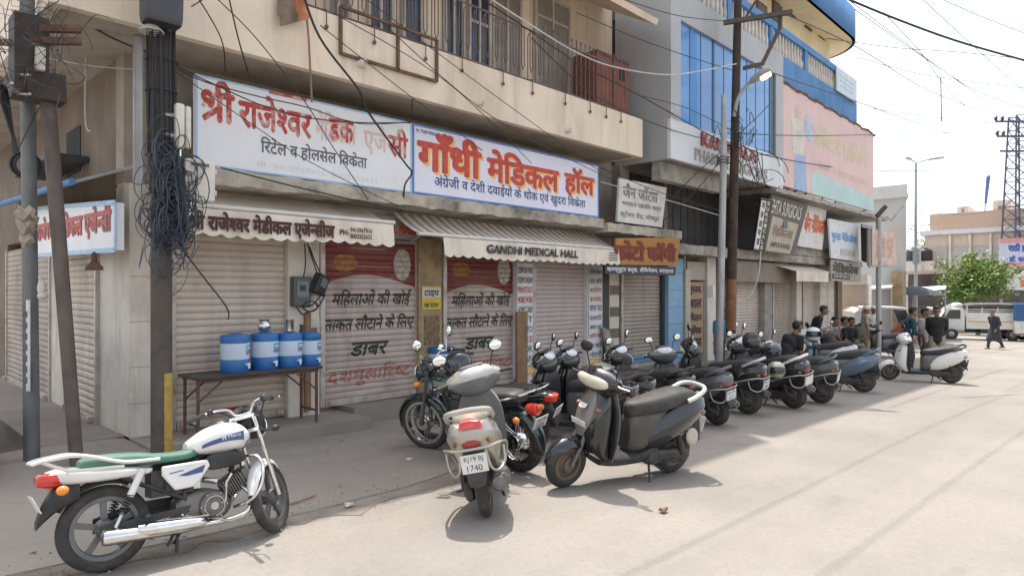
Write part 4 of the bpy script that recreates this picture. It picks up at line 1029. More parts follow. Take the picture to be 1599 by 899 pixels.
# ------------------------------------------------------------------ hanging signs on the right
t, o, ux, uy, w, h = leaning('grey and tan sign board lettered MEHTA SURGICALS leaning over the shops', [(1205, 303), (1262, 320), (1240, 400), (1193, 393)], 7.2, .25, mat('dark taupe sign panel', (.12, .105, .09), .6, dirt=(.2, .17, .14), damt=.4))
b = MB(); b.hexa([o + ux * .05 + uy * .04 + Vector((0, -.012, 0)), o + ux * (w - .35) + uy * .04 + Vector((0, -.012, 0)), o + ux * (w - .02) + uy * h * .60 + Vector((0, -.012, 0)), o + ux * .2 + uy * h * .64 + Vector((0, -.012, 0))] + [q for q in (o + ux * .05 + uy * .04, o + ux * (w - .35) + uy * .04, o + ux * (w - .02) + uy * h * .60, o + ux * .2 + uy * h * .64)])
b.build('tan_panel', mat('tan sign panel', (.46, .41, .33), .6, dirt=(.25, .22, .18), damt=.5), t)
offw = mat('off white lettering', (.62, .58, .5), .6)
letter(t, 'lettering', 'MEHTA SURGICALS', offw, o, ux, uy, (-.15, w + .05, h * .68, h * .93), .03, .12, off=.012)
letter(t, 'lettering', 'िचिक{त}सा', mat('brown worn lettering', (.25, .16, .13), .7), o, ux, uy, (.35, w - .35, h * .30, h * .50), .03, off=.016)
letter(t, 'lettering', 'JAIPUR RANGE', mat('dark worn lettering', (.1, .09, .08), .7), o, ux, uy, (.3, w - .45, h * .08, h * .2), .025, off=.016)
b = MB(); b.box(o + ux * (w * .52) + uy * h * .56 + Vector((0, -.02, 0)), (.28, .02, .22)); b.build('emblem', darkgr, t)
t, o, ux, uy, w, h = leaning('narrow black and white upright sign reading SURGICALS, left of the taupe sign', [(1189, 308), (1208, 312), (1192, 394), (1176, 391)], 7.15, .25, mat('black sign panel', (.018, .018, .02), .5))
b = MB(); b.hexa([o + ux * .02 + uy * .05 + Vector((0, -.01, 0)), o + ux * w * .48 + uy * .05 + Vector((0, -.01, 0)), o + ux * w * .48 + uy * h * .95 + Vector((0, -.01, 0)), o + ux * .02 + uy * h * .95 + Vector((0, -.01, 0))] + [o + ux * .02 + uy * .05, o + ux * w * .48 + uy * .05, o + ux * w * .48 + uy * h * .95, o + ux * .02 + uy * h * .95]); b.build('white_panel', signold, t)
for i, c in enumerate('SURGICALS'): letter(t, 'lettering', c, offw, o, ux, uy, (w * .6, w * .88, h * (.89 - i * .105), h * (.965 - i * .105)), .04)
for i, c in enumerate('मेहता'.replace('े', '').replace('ा', '') + 'मेिड'.replace('ि', '').replace('े', '')): letter(t, 'lettering', c, darkgr, o, ux, uy, (w * .12, w * .42, h * (.80 - i * .17), h * (.92 - i * .17)), .06, off=.014)
t, o, ux, uy, w, h = leaning('white sign with orange red Hindi lettering, right of the taupe sign', [(1256, 316), (1291, 326), (1284, 390), (1245, 384)], 7.35, .15, signold)
letter(t, 'lettering', 'जैन मेिडकल', mat('orange red lettering', (.66, .15, .06), .6), o, ux, uy, (.25, w - .08, h * .36, h * .80), .05)
b = MB(); x0, x1 = onY(1240, 390, 7.5).x, onY(1296, 400, 7.5).x; b.mm((x0, 7.48, 2.85), (x1, 7.52, 3.15)); b.build('fascia_strip', conc, B3)
t, o, ux, uy, w, h = leaning('pale blue and white tilted sign board at the end of the shop row', [(1294, 341), (1340, 350), (1341, 408), (1298, 403)], 7.2, .12, mat('bluish white sign', (.70, .73, .76), .5, dirt=(.55, .56, .56), damt=.4))
letter(t, 'lettering', 'गु{प}ता मेिडकोज', mat('pale blue lettering', (.22, .40, .70), .6), o, ux, uy, (.15, w - .12, h * .42, h * .74), .05)
b = MB(); b.hexa([o + ux * w * .32 + uy * h * .12 + Vector((0, -.01, 0)), o + ux * w * .85 + uy * h * .12 + Vector((0, -.01, 0)), o + ux * w * .85 + uy * h * .28 + Vector((0, -.01, 0)), o + ux * w * .32 + uy * h * .28 + Vector((0, -.01, 0)), o + ux * w * .32 + uy * h * .12, o + ux * w * .85 + uy * h * .12, o + ux * w * .85 + uy * h * .28, o + ux * w * .32 + uy * h * .28]); b.build('address_panel', mat('grey address panel', (.5, .49, .46), .6), t)
t, o, ux, uy, w, h = leaning('weathered grey sign with black Hindi lettering below the pale blue sign', [(1298, 405), (1344, 411), (1344, 441), (1298, 438)], 7.3, .02, mat('weathered grey sign', (.40, .365, .32), .7, dirt=(.25, .22, .19), damt=.5))
letter(t, 'lettering', 'मेिडकोज', blackp, o, ux, uy, (.1, w - .25, h * .38, h * .92), .06)
b = MB(); b.hexa([o + ux * .1 + uy * h * .1 + Vector((0, -.01, 0)), o + ux * w * .6 + uy * h * .1 + Vector((0, -.01, 0)), o + ux * w * .6 + uy * h * .33 + Vector((0, -.01, 0)), o + ux * .1 + uy * h * .33 + Vector((0, -.01, 0)), o + ux * .1 + uy * h * .1, o + ux * w * .6 + uy * h * .1, o + ux * w * .6 + uy * h * .33, o + ux * .1 + uy * h * .33]); b.build('black_strip', blackp, t)
letter(t, 'lettering', 'दवा की दुकान', offw, o, ux, uy, (.2, w * .56, h * .14, h * .30), .03, off=.014)
# small awning at the end
sa = thing('shop_awning', 'small plain cream awning at the far end of the shop row', 'awning', (21, 7.9, 2.5))
x0, x1 = onY(1240, 420, 7.3).x, onY(1296, 420, 7.3).x
b = MB(); b.slab((x0, 7.3, 2.36), (x1, 7.3, 2.36), (x1 - .3, 8.0, 2.62), (x0 - .5, 8.0, 2.62), .02); b.build('roof_canvas', canvas, sa)
MB().mm((x0 + .2, 7.3, 2.06), (x1 - .15, 7.32, 2.36)).build('valance', canvas, sa)
# boxed sign on a post beyond the row
bs = thing('box_sign', 'weathered pinkish box sign on a grey post beyond the shop row', 'sign', (24.4, 6.4, 0))
def px(u, v, d): return onD(u, v, d)
A = [px(1362, 358, 22), px(1400, 362, 22.6), px(1400, 415, 22.6), px(1362, 414, 22)]
b = MB(); b.hexa([A[3], A[2], A[1], A[0]] + [q + Vector((.3, .25, 0)) for q in (A[3], A[2], A[1], A[0])]); b.build('panel', mat('pinkish weathered panel', (.62, .46, .39), .7, var=.2, scale=5, dirt=(.66, .55, .42), damt=.6, dscale=3, streak=.3), bs)
letter(bs, 'lettering', '119', mat('faded red digits', (.52, .36, .31), .7, var=.2), A[3], (A[2] - A[3]).normalized(), FZ, (.2, (A[2] - A[3]).length - .2, .25, .95), .05)
C = [px(1346, 354, 22.6), px(1360, 358, 22.3), px(1360, 412, 22.3), px(1347, 407, 22.6)]
b = MB(); b.hexa([C[3], C[2], C[1], C[0]] + [q + Vector((.03, .05, 0)) for q in (C[3], C[2], C[1], C[0])]); b.build('side_panel', darkgrey, bs)
b = MB(); b.bar(px(1345, 352, 21.95), px(1361, 356, 21.95), .1); b.bar(px(1357, 356, 21.94), px(1358, 414, 21.94), .05); b.bar(px(1357, 416, 22), px(1402, 416, 22.6), .06); b.build('frame', polegrey, bs)
q = px(1372, 415, 22.2); MB().tube([(q.x, q.y, gz(q.x)), (q.x, q.y, q.z + 1.6)], .085, 10).build('post', polegrey, bs)
MB().tube([px(1380, 345, 22.2), px(1384, 338, 22.2), px(1392, 345, 22.2), px(1403, 330, 22.2), px(1410, 322, 22.2)], .03, 6).build('lamp_arm', polegrey, bs)
MB().bar(px(1369, 338, 22.2), px(1383, 322, 22.2), .12).build('floodlight', darkgrey, bs)

# ================================================================== FAR BUILDINGS
fb = thing('plain_building', 'plain grey white building end wall just beyond the pink billboard', 'building', (32, 10, -.6))
p0, p1 = onX(1300, 330, 32), onX(1415, 295, 32)
def far_block(z0, z1, grow=0.0):
    f = 38.5 / 32; x = 32 - grow
    ya, yb = p1.y - grow, p0.y + 3
    return MB().hexa([(x, ya, z0), (38.5, ya * f + .4, z0), (38.5, yb + 2, z0), (x, yb, z0), (x, ya, z1), (38.5, ya * f + .4, z1), (38.5, yb + 2, z1), (x, yb, z1)])
far_block(-1.2, p1.z - .35).build('wall', mat('pale grey plaster', (.52, .54, .57), .85, var=.08, scale=.8, dirt=(.34, .3, .26), damt=.5, dscale=.6, streak=.4), fb)
far_block(p1.z - .349, p1.z - .2, .12).build('cornice', whiteb, fb)
far_block(p1.z - .199, p1.z + .2, .05).build('parapet', whiteb, fb)
MB().mm((31.7, p1.y + .05, -1), (31.99, p1.y + .5, 2.6)).build('pillar', ochre, fb)
# low shops beyond, shutters facing the street
ls = thing('low_shops', 'low far shops with beige shutters behind the seated people', 'building', (28.5, 9, -.6))
a, c = onX(1303, 445, 28.5), onX(1352, 445, 28.5)
MB().mm((28.5, c.y - .1, -.8), (28.9, a.y + 2, 2.4)).build('wall', cream, ls)
MB().mm((28.44, c.y, -.7), (28.499, a.y, 2.02)).build('shutter', shut_p, ls)
MB().mm((28.35, c.y - .1, 2.02), (28.499, a.y + .1, 2.4)).build('header', whiteb, ls)
# white tin canopies
def canopy(label, pts, m, drop=.05):
    t = thing('canopy', label, 'canopy', pts[0]); b = MB(); b.slab(*pts, drop); b.build('sheet', m, t)
    g = gz(pts[0][0]); q = MB()
    for p in pts[:2]: q.tube([(p[0], p[1], p[2] - .02), (p[0], p[1], gz(p[0]))], .03, 6)
    q.build('pole', polegrey, t); return t
canopy('white tin canopy beyond the boxed sign post', (px(1325, 455, 27), px(1392, 450, 27), px(1400, 438, 31), px(1335, 442, 31)), whiteb)
canopy('pale sagging tarpaulin canopy behind the auto rickshaw', (px(1390, 462, 33), px(1476, 452, 34), px(1478, 447, 38), px(1395, 452, 38)), signold)
um = thing('umbrella', 'dark street umbrella with a pale frayed edge above the auto rickshaw', 'umbrella', px(1425, 500, 32))
b = MB(); q = px(1425, 447, 32)
b.lathe([(1.35, -.42), (1.0, -.22), (.5, -.05), (.03, 0)], 10, q); b.build('cover', mat('dark umbrella cloth', (.05, .06, .075), .8), um, smooth=0)
MB().tube([q, (q.x, q.y, gz(q.x))], .025, 6).build('pole', polegrey, um)
# far building with peach parapet
pb = thing('peach_building', 'far peach building with a tall parapet, pale panels and pillars', 'building', (60, 14, -1))
X5 = 58.0
def f5(u, v): return onX(u, v, X5)
a, c = f5(1445, 440), f5(1640, 440)
MB().mm((X5, c.y, -2), (X5 + 8, a.y, f5(1500, 365).z)).build('wall', peach, pb)
MB().mm((X5 - .3, c.y - .3, f5(1500, 365).z), (X5 + 8, a.y + .3, f5(1500, 358).z)).build('cornice', whiteb, pb)
MB().mm((X5 - .05, c.y, f5(1500, 358).z), (X5 + .3, a.y - .3, f5(1500, 332).z)).build('parapet', mat('deep peach parapet', (.58, .42, .31), .85, var=.08), pb)
for u0, u1 in ((1463, 1480), (1489, 1512), (1519, 1545), (1550, 1575)):
    MB().mm((X5 - .06, f5(u1, 400).y, f5(u0, 412).z), (X5 - .001, f5(u0, 400).y, f5(u0, 384).z)).build('window', mat('grey green far panel', (.42, .42, .38), .7, var=.1), pb)
for u in (1484, 1515, 1547): MB().mm((X5 - .2, f5(u + 2, 400).y, -2), (X5 - .061, f5(u - 2, 400).y, f5(1500, 366).z)).build('pillar', cream, pb)
MB().mm((X5 - 1.4, c.y, f5(1500, 428).z), (X5 - .21, a.y + 1, f5(1500, 421).z)).build('porch_slab', cream, pb)
MB().mm((X5 - 1.0, c.y, -2), (X5 - .21, a.y + 1, f5(1500, 428).z - .01)).build('dark_shopfront', mat('far dark shopfront', (.15, .12, .10), .8, var=.5, scale=.8), pb)
for u0, u1, lab in ((1490, 1508, 'small pale rooftop cabin on the peach building, left one'), (1547, 1574, 'wide pale rooftop cabin on the peach building, right one')):
    t = thing('rooftop_cabin', lab, 'cabin', (X5 + 2, f5(u0, 330).y, f5(u0, 332).z)); z = f5(1500, 332).z
    MB().mm((X5 + 1, f5(u1, 330).y, z - 1.2), (X5 + 4, f5(u0, 330).y, z + (.55 if u0 < 1500 else .8))).build('walls', cream, t)
    MB().mm((X5 + .95, f5(u1, 330).y + .3, z + .12), (X5 + .999, f5(u0, 330).y - .3, z + .4)).build('window', pane_g, t)
tank_m = mat('black tank plastic', (.03, .03, .033), .5)
for u, lab in ((1426, 'black water tank, left one beyond the grey building'), (1444, 'black water tank, right one beside the peach building')):
    q = px(u, 408, 50); t = thing('water_tank', lab, 'water tank', q)
    b = MB(); b.lathe([(.48, 0), (.5, .05), (.5, .75), (.42, .86), (.15, .95), (.15, 1.02), (0, 1.02)], 14, q); b.build('body', tank_m, t)
    b = MB(); b.box(q + Vector((0, 0, -2)), (1.3, 1.3, 3.99)); b.build('plinth', cream, t)
fs = thing('far_shopfronts', 'dark low shop fronts with a peach fascia behind the truck', 'building', (50, 12, -1))
b = MB(); a = px(1418, 470, 46); c = px(1490, 470, 47)
b.hexa([(a.x, a.y, -2), (c.x, c.y, -2), (c.x + 3, c.y, -2), (a.x + 3, a.y, -2), (a.x, a.y, px(1418, 424, 46).z), (c.x, c.y, px(1418, 424, 46).z), (c.x + 3, c.y, px(1418, 424, 46).z), (a.x + 3, a.y, px(1418, 424, 46).z)]); b.build('wall', mat('dim brown shopfront', (.16, .13, .12), .8, var=.5, scale=.7), fs)
b = MB(); b.bar(px(1410, 426, 45.5), px(1492, 424, 46.5), .5, .22); b.build('fascia', peach, fs)
# hoarding on the right
ho = thing('hoarding', 'white and pink hoarding with blue Hindi lettering behind the lattice tower', 'sign', px(1580, 400, 55))
A = [px(1560, 376, 44), px(1640, 372, 43), px(1640, 414, 43), px(1560, 414, 44)]
b = MB(); b.hexa([A[3], A[2], A[1], A[0]] + [q + Vector((.2, .03, 0)) for q in (A[3], A[2], A[1], A[0])]); b.build('panel', mat('lavender hoarding', (.60, .60, .72), .6), ho)
ux = (A[2] - A[3]).normalized(); w = (A[2] - A[3]).length; h = (A[0] - A[3]).length
b = MB(); b.bar(A[0] + Vector((0, -.05, 0)), A[1] + Vector((0, -.05, 0)), .1, .25); b.bar(A[3] + Vector((0, -.05, 0)), A[2] + Vector((0, -.05, 0)), .1, .3); b.build('pink_edge', mat('pink hoarding edge', (.66, .30, .30), .6), ho)
letter(ho, 'lettering', 'राठी हॉ{स}पीटल', mat('far blue lettering', (.06, .1, .4), .6), A[3], ux, FZ, (w * .18, w * .95, h * .52, h * .9), .05, off=.02)
letter(ho, 'lettering', 'डॉ. सतीश राठी', MATS['far blue lettering'], A[3], ux, FZ, (w * .2, w * .9, h * .14, h * .4), .04, off=.02)
MB().tube([px(1563, 414, 44), px(1563, 518, 44)], .1, 6).build('post', polegrey, ho)
ho2 = thing('hoarding', 'lower white hoarding with an orange patch at the right edge', 'sign', px(1590, 450, 50))
A = [px(1573, 424, 43), px(1650, 420, 42), px(1650, 455, 42), px(1573, 452, 43)]
b = MB(); b.hexa([A[3], A[2], A[1], A[0]] + [q + Vector((.2, .03, 0)) for q in (A[3], A[2], A[1], A[0])]); b.build('panel', signw, ho2)
ux = (A[2] - A[3]).normalized()
flat(ho2, 'orange_patch', [(.7, .2), (2.9, .2), (2.9, .7), (.7, .7)], [(0, 1, 2, 3)], orlens, A[3], ux, FZ, off=.03)
# lattice tower
tw = thing('lattice_tower', 'grey steel lattice tower with insulators at the right edge', 'tower', px(1590, 500, 45.5))
b = MB(); d = 45.5; base = px(1589, 470, d); rx, ry = _sa, -_ca
zt = px(1589, 182, d).z; zb = gz(base.x)
def tc_(z, sx, sy):
    f = (z - zb) / (zt - zb); w = .85 * (1 - f) + .35 * f
    return Vector((base.x + rx * sx * w + _ca * sy * w, base.y + ry * sx * w + _sa * sy * w, z))
for sx in (-1, 1):
    for sy in (-1, 1): b.bar(tc_(zb, sx, sy), tc_(zt, sx, sy), .10)
n = 17
for i in range(n):
    z0_, z1_ = zb + (zt - zb) * i / n, zb + (zt - zb) * (i + 1) / n
    for sy in (-1, 1):
        b.bar(tc_(z0_, -1, sy), tc_(z1_, 1, sy), .045); b.bar(tc_(z0_, 1, sy), tc_(z1_, -1, sy), .045); b.bar(tc_(z1_, -1, sy), tc_(z1_, 1, sy), .06)
steel_b = mat('blue grey tower steel', (.11, .12, .17), .6, .3)
b.build('lattice', steel_b, tw, smooth=0)
b = MB(); 
for v, l in ((190, 1.5), (213, 1.4), (236, 1.2)):
    q = px(1589, v, d); b.bar(q - Vector((rx * l, ry * l, 0)), q + Vector((rx * l, ry * l, 0)), .12)
b.build('cross_arm', steel_b, tw)
b = MB()
for v, l in ((190, 1.5), (213, 1.4)):
    for e in (-1, -.7, .7, 1):
        q = px(1589, v, d) + Vector((rx * l * e, ry * l * e, .05)); b.lathe([(.05, 0), (.14, .08), (.07, .16), (.14, .24), (.05, .34)], 8, q)
b.build('insulator', mat('brown insulator', (.08, .05, .05), .3), tw)
# street light far
sl = thing('street_lamp', 'slim grey double arm street lamp against the white sky', 'street lamp', (0, 0, 0)); d = 34
q = px(1430, 255, d); sl.matrix_basis = Matrix.Translation((q.x, q.y, gz(q.x))); sl.location = (q.x, q.y, gz(q.x))
MB().tube([(q.x, q.y, gz(q.x)), (q.x, q.y, q.z)], [.085, .06], 10).build('pole', polegrey, sl)
for s, (u, v) in ((-1, (1414, 246)), (1, (1473, 246))):
    e = px(u + (8 if s < 0 else -22), v + 3, d); f = px(u, v, d)
    MB().tube([q, (q + e) / 2 + Vector((0, 0, .03)), e], .035, 6).build('arm', polegrey, sl)
    b = MB(); b.bar(e, f, .22, .09); b.build('lamp_head', polegrey, sl, bev=.02)
MB().box((q.x, q.y - .05, px(1430, 400, d).z), (.35, .3, .8)).build('switch_box', polegrey, sl)
# flag on a far mast
q = px(1538, 330, 55); fl = thing('flag', 'furled blue flag on a thin mast above the peach building', 'flag', q)
MB().tube([px(1537, 336, 56), px(1544, 272, 56)], .05, 6).build('mast', polegrey, fl)
b = MB(); b.hexa([px(1537, 318, 55.9), px(1541, 318, 55.9), px(1541, 318, 56.1), px(1537, 318, 56.1), px(1540, 276, 55.9), px(1547, 274, 55.9), px(1547, 274, 56.1), px(1540, 276, 56.1)]); b.build('cloth', mat('blue flag cloth', (.12, .16, .35), .8), fl)
# trees
def tree(label, loc, crown_c, crown_r, n, mats, seed, leafsz=.2, trunk_r=.12, density=1.0):
    t = thing('tree', label, 'tree', loc); rr = random.Random(seed)
    loc, cc = Vector(loc), Vector(crown_c); b = MB()
    b.tube([loc, loc * .6 + cc * .4, cc], [trunk_r, trunk_r * .8, trunk_r * .5], 8)
    clumps = []
    for k in range(n):
        while True:
            v = Vector((rr.uniform(-1, 1), rr.uniform(-1, 1), rr.uniform(-1, 1)))
            if .25 < v.length < 1: break
        v = v * rr.uniform(.8, 1.18); c = cc + Vector((v.x * crown_r[0], v.y * crown_r[1], v.z * crown_r[2]))
        clumps.append(c); mid = cc + (c - cc) * .5 + Vector((0, 0, -.1))
        b.tube([cc - Vector((0, 0, crown_r[2] * .4)), mid, c], [trunk_r * .35, trunk_r * .2, trunk_r * .08], 5)
    b.build('trunk', bark, t)
    L = MB()
    for ci, c in enumerate(clumps):
        s = rr.uniform(.45, 1.35) * min(crown_r) * .42; up_ = (c.z - cc.z) / crown_r[2]
        for i in range(int(70 * density)):
            d = Vector((rr.gauss(0, .5), rr.gauss(0, .5), rr.gauss(0, .42))) * s; p = c + d
            a = Vector((rr.uniform(-1, 1), rr.uniform(-1, 1), rr.uniform(-.6, .6))).normalized(); e = a.orthogonal().normalized(); e = (Matrix.Rotation(rr.uniform(0, 6.3), 3, a) @ e)
            l = leafsz * rr.uniform(.5, 1.4); L.cur = 1 if rr.random() < .25 + .25 * up_ else 0
            L.add([p, p + a * l * .5 + e * l * .28, p + a * l, p + a * l * .5 - e * l * .28], [(0, 1, 2, 3)])
    L.build('crown', mats, t, smooth=0)
q = px(1527, 505, 42)
tree('bushy bright green tree behind the white truck', (q.x, q.y, gz(q.x)), px(1527, 432, 42), (1.7, 1.95, 1.5), 60, [leaf, leafy], 3, .17, .14, 2.6)
q = px(1458, 420, 75); tree('sparse olive tree above the peach building', (q.x, q.y, gz(q.x)), px(1458, 372, 75), (2.8, 3.0, 2.6), 22, [leafd, leafd], 6, .22, .16, .5)
# green box sign by sky (mobile mast far left of the street) : none
# ================================================================== VEHICLES
TILT = Matrix.Rotation(math.atan(SLOPE), 4, 'Y')
def vmat(x, y, head, roll, sc, wb):
    """rear contact point at (x, y); head in degrees"""
    h = R(head); cx, cy = x + math.cos(h) * wb / 2 * sc, y + math.sin(h) * wb / 2 * sc
    return Matrix.Translation((cx, cy, gz(cx) + .003)) @ TILT @ Matrix.Rotation(h, 4, 'Z') @ Matrix.Rotation(R(roll), 4, 'X') @ Matrix.Scale(sc, 4)
def steer_m(p, q, ang):
    p, q = Vector(p), Vector(q)
    return Matrix.Translation(p) @ Matrix.Rotation(R(ang), 4, (q - p).normalized()) @ Matrix.Translation(-p)
def wheel(t, x, rad, w, kind, X=None, tm=rubber, rm=greyal, n=36):
    rt = w * .5
    b = MB(); b.X = X; mj = rad - rt
    prof = []
    for i in range(14):
        a = 2 * math.pi * i / 14; r = rt * (1.0 + (.06 if i % 2 and math.cos(a) > .3 else 0))
        prof.append((mj + r * math.cos(a) * (1 if math.cos(a) > 0 else .8), rt * .95 * math.sin(a)))
    b.lathe(prof, n, (x, 0, rad), 'Y', closed=True)
    wl = b.build('wheel', tm, t, local=True)
    b = MB(); b.X = X; ir = rad - w * .92
    b.lathe([(ir + .018, -w * .36), (ir - .012, -w * .34), (ir - .02, 0), (ir - .012, w * .34), (ir + .018, w * .36)], n, (x, 0, rad), 'Y', cap=False)
    def rad_bar(a, r0, r1, ww, th, y0=0, y1=0, da=0):
        b.bar((x + r0 * math.cos(a), y0, rad + r0 * math.sin(a)), (x + r1 * math.cos(a + da), y1, rad + r1 * math.sin(a + da)), th, ww, up=(0, 1, 0)) if 0 else b.bar((x + r0 * math.cos(a), y0, rad + r0 * math.sin(a)), (x + r1 * math.cos(a + da), y1, rad + r1 * math.sin(a + da)), ww, th, up=(0, 1, 0))
    if kind == 'alloy':
        for k in range(5): rad_bar(2 * math.pi * k / 5 + .35, .03, ir, .042, .028)
        b.lathe([(.0, -.06), (.055, -.06), (.065, -.03), (.065, .03), (.055, .06), (0, .06)], 16, (x, 0, rad), 'Y')
    elif kind == 'spoke':
        for k in range(18): rad_bar(2 * math.pi * k / 18, .04, ir, .005, .005, .03 * (-1) ** k, .0, .28 * (-1) ** (k // 2))
        b.lathe([(0, -.07), (.07, -.07), (.085, -.05), (.085, .05), (.07, .07), (0, .07)], 18, (x, 0, rad), 'Y')
    else:          # pressed steel scooter rim
        b.lathe([(ir, -.012), (ir * .75, -.02), (ir * .5, .012), (.03, .02), (.0, .05)], 20, (x, 0, rad), 'Y')
        b.lathe([(ir, .004), (ir * .75, .0), (ir * .5, .03), (0, .03)], 20, (x, 0, rad), 'Y')
        b.lathe([(0, -.06), (.055, -.06), (.065, -.045), (.065, .05), (0, .06)], 16, (x, 0, rad), 'Y')
    b.build('rim', rm, wl, local=True)
    return wl
def fender(t, name, m, x, rad, a0, a1, hw, gap=.03, X=None, side=.05, n=16):
    b = MB(); b.X = X; rings = []
    for i in range(n + 1):
        a = R(a0 + (a1 - a0) * i / n); r = rad + gap; f = math.sin(math.pi * i / n) ** .35 if 0 < i < n else .45
        ring = []
        for k in range(9):
            s = -1 + 2 * k / 8; rr = r - (side * abs(s) ** 3); ring.append((x + rr * math.cos(a), hw * f * s, rad + rr * math.sin(a)))
        for k in range(8, -1, -1):
            s = -1 + 2 * k / 8; rr = r - .008 - (side * abs(s) ** 3); ring.append((x + rr * math.cos(a), (hw * f - .004) * s, rad + rr * math.sin(a)))
        rings.append(ring)
    b.loft(rings); return b.build(name, m, t, local=True)
def mirror_part(t, p0, p1, p2, c, X, rot=0.0, rm=blackpl, tilt=0, size=(.022, .075, .055)):
    b = MB(); b.X = X; b.tube([p0, p1, p2], .007, 6, smooth=4)
    Rm = Matrix.Rotation(R(rot), 3, 'Z') @ Matrix.Rotation(R(tilt), 3, 'Y'); b.ell(c, size, 14, 10, Rm)
    o = b.build('mirror', rm, t, local=True)
    b = MB(); b.X = X; n = Rm @ Vector((-1, 0, 0)); b.ell(Vector(c) + n * size[0] * .72, (.008, size[1] * .84, size[2] * .84), 14, 8, Rm); b.build('mirror_glass', mirror, o, local=True)
def plate_part(t, p, w, h, tilt, rows=None, X=None, face=-1, m=None):
    """number plate facing backwards (face -1) or forwards (+1)"""
    M = Matrix.Translation(p) @ Matrix.Rotation(R(tilt), 4, 'Y'); M = X @ M if X is not None else M
    b = MB(); b.X = M; b.box((0, 0, 0), (.006, w, h)); pl = b.build('number_plate', m or plate, t, local=True, bev=.003)
    if rows:
        for s, z0, z1, y0, y1 in rows:
            V, F, lay = text_mesh(s)
            xa = min(v[0] for v in V); xb = max(v[0] for v in V); ya = min(v[1] for v in V); yb = max(v[1] for v in V)
            pts = []
            for x, y in V:
                f = (x - xa) / (xb - xa); g = (y - ya) / (yb - ya); yy = (y1 + (y0 - y1) * f) if face < 0 else (y0 + (y1 - y0) * f)
                pts.append((face * .0045, yy * w / 2, (z0 + (z1 - z0) * g) * h / 2))
            b = MB(); b.X = M; b.add(pts, F); b.build('lettering', blackp, pl, local=True, smooth=0)
    return pl
def helmet(label, loc, head, m, vis=True, sc=1.0):
    M = Matrix.Translation(loc) @ Matrix.Rotation(R(head), 4, 'Z') @ Matrix.Scale(sc, 4)
    t = thing('helmet', label, 'helmet', M=M); b = MB()
    b.lathe([(.085, -.10), (.115, -.07), (.132, -.01), (.13, .05), (.105, .10), (.06, .13), (0, .14)], 22); b.build('shell', m, t, local=True)
    b = MB(); rings = []
    for i in range(13):
        a = R(-65 + 130 * i / 12); rings.append([(.137 * math.cos(a), .137 * math.sin(a), -.04), (.139 * math.cos(a), .139 * math.sin(a), .02), (.128 * math.cos(a), .128 * math.sin(a), .065), (.122 * math.cos(a), .122 * math.sin(a), .06), (.13 * math.cos(a), .13 * math.sin(a), -.04)])
    b.loft(rings); b.build('visor', mat('smoked visor', (.02, .022, .03), .1, coat=.8), t, local=True)
    return t

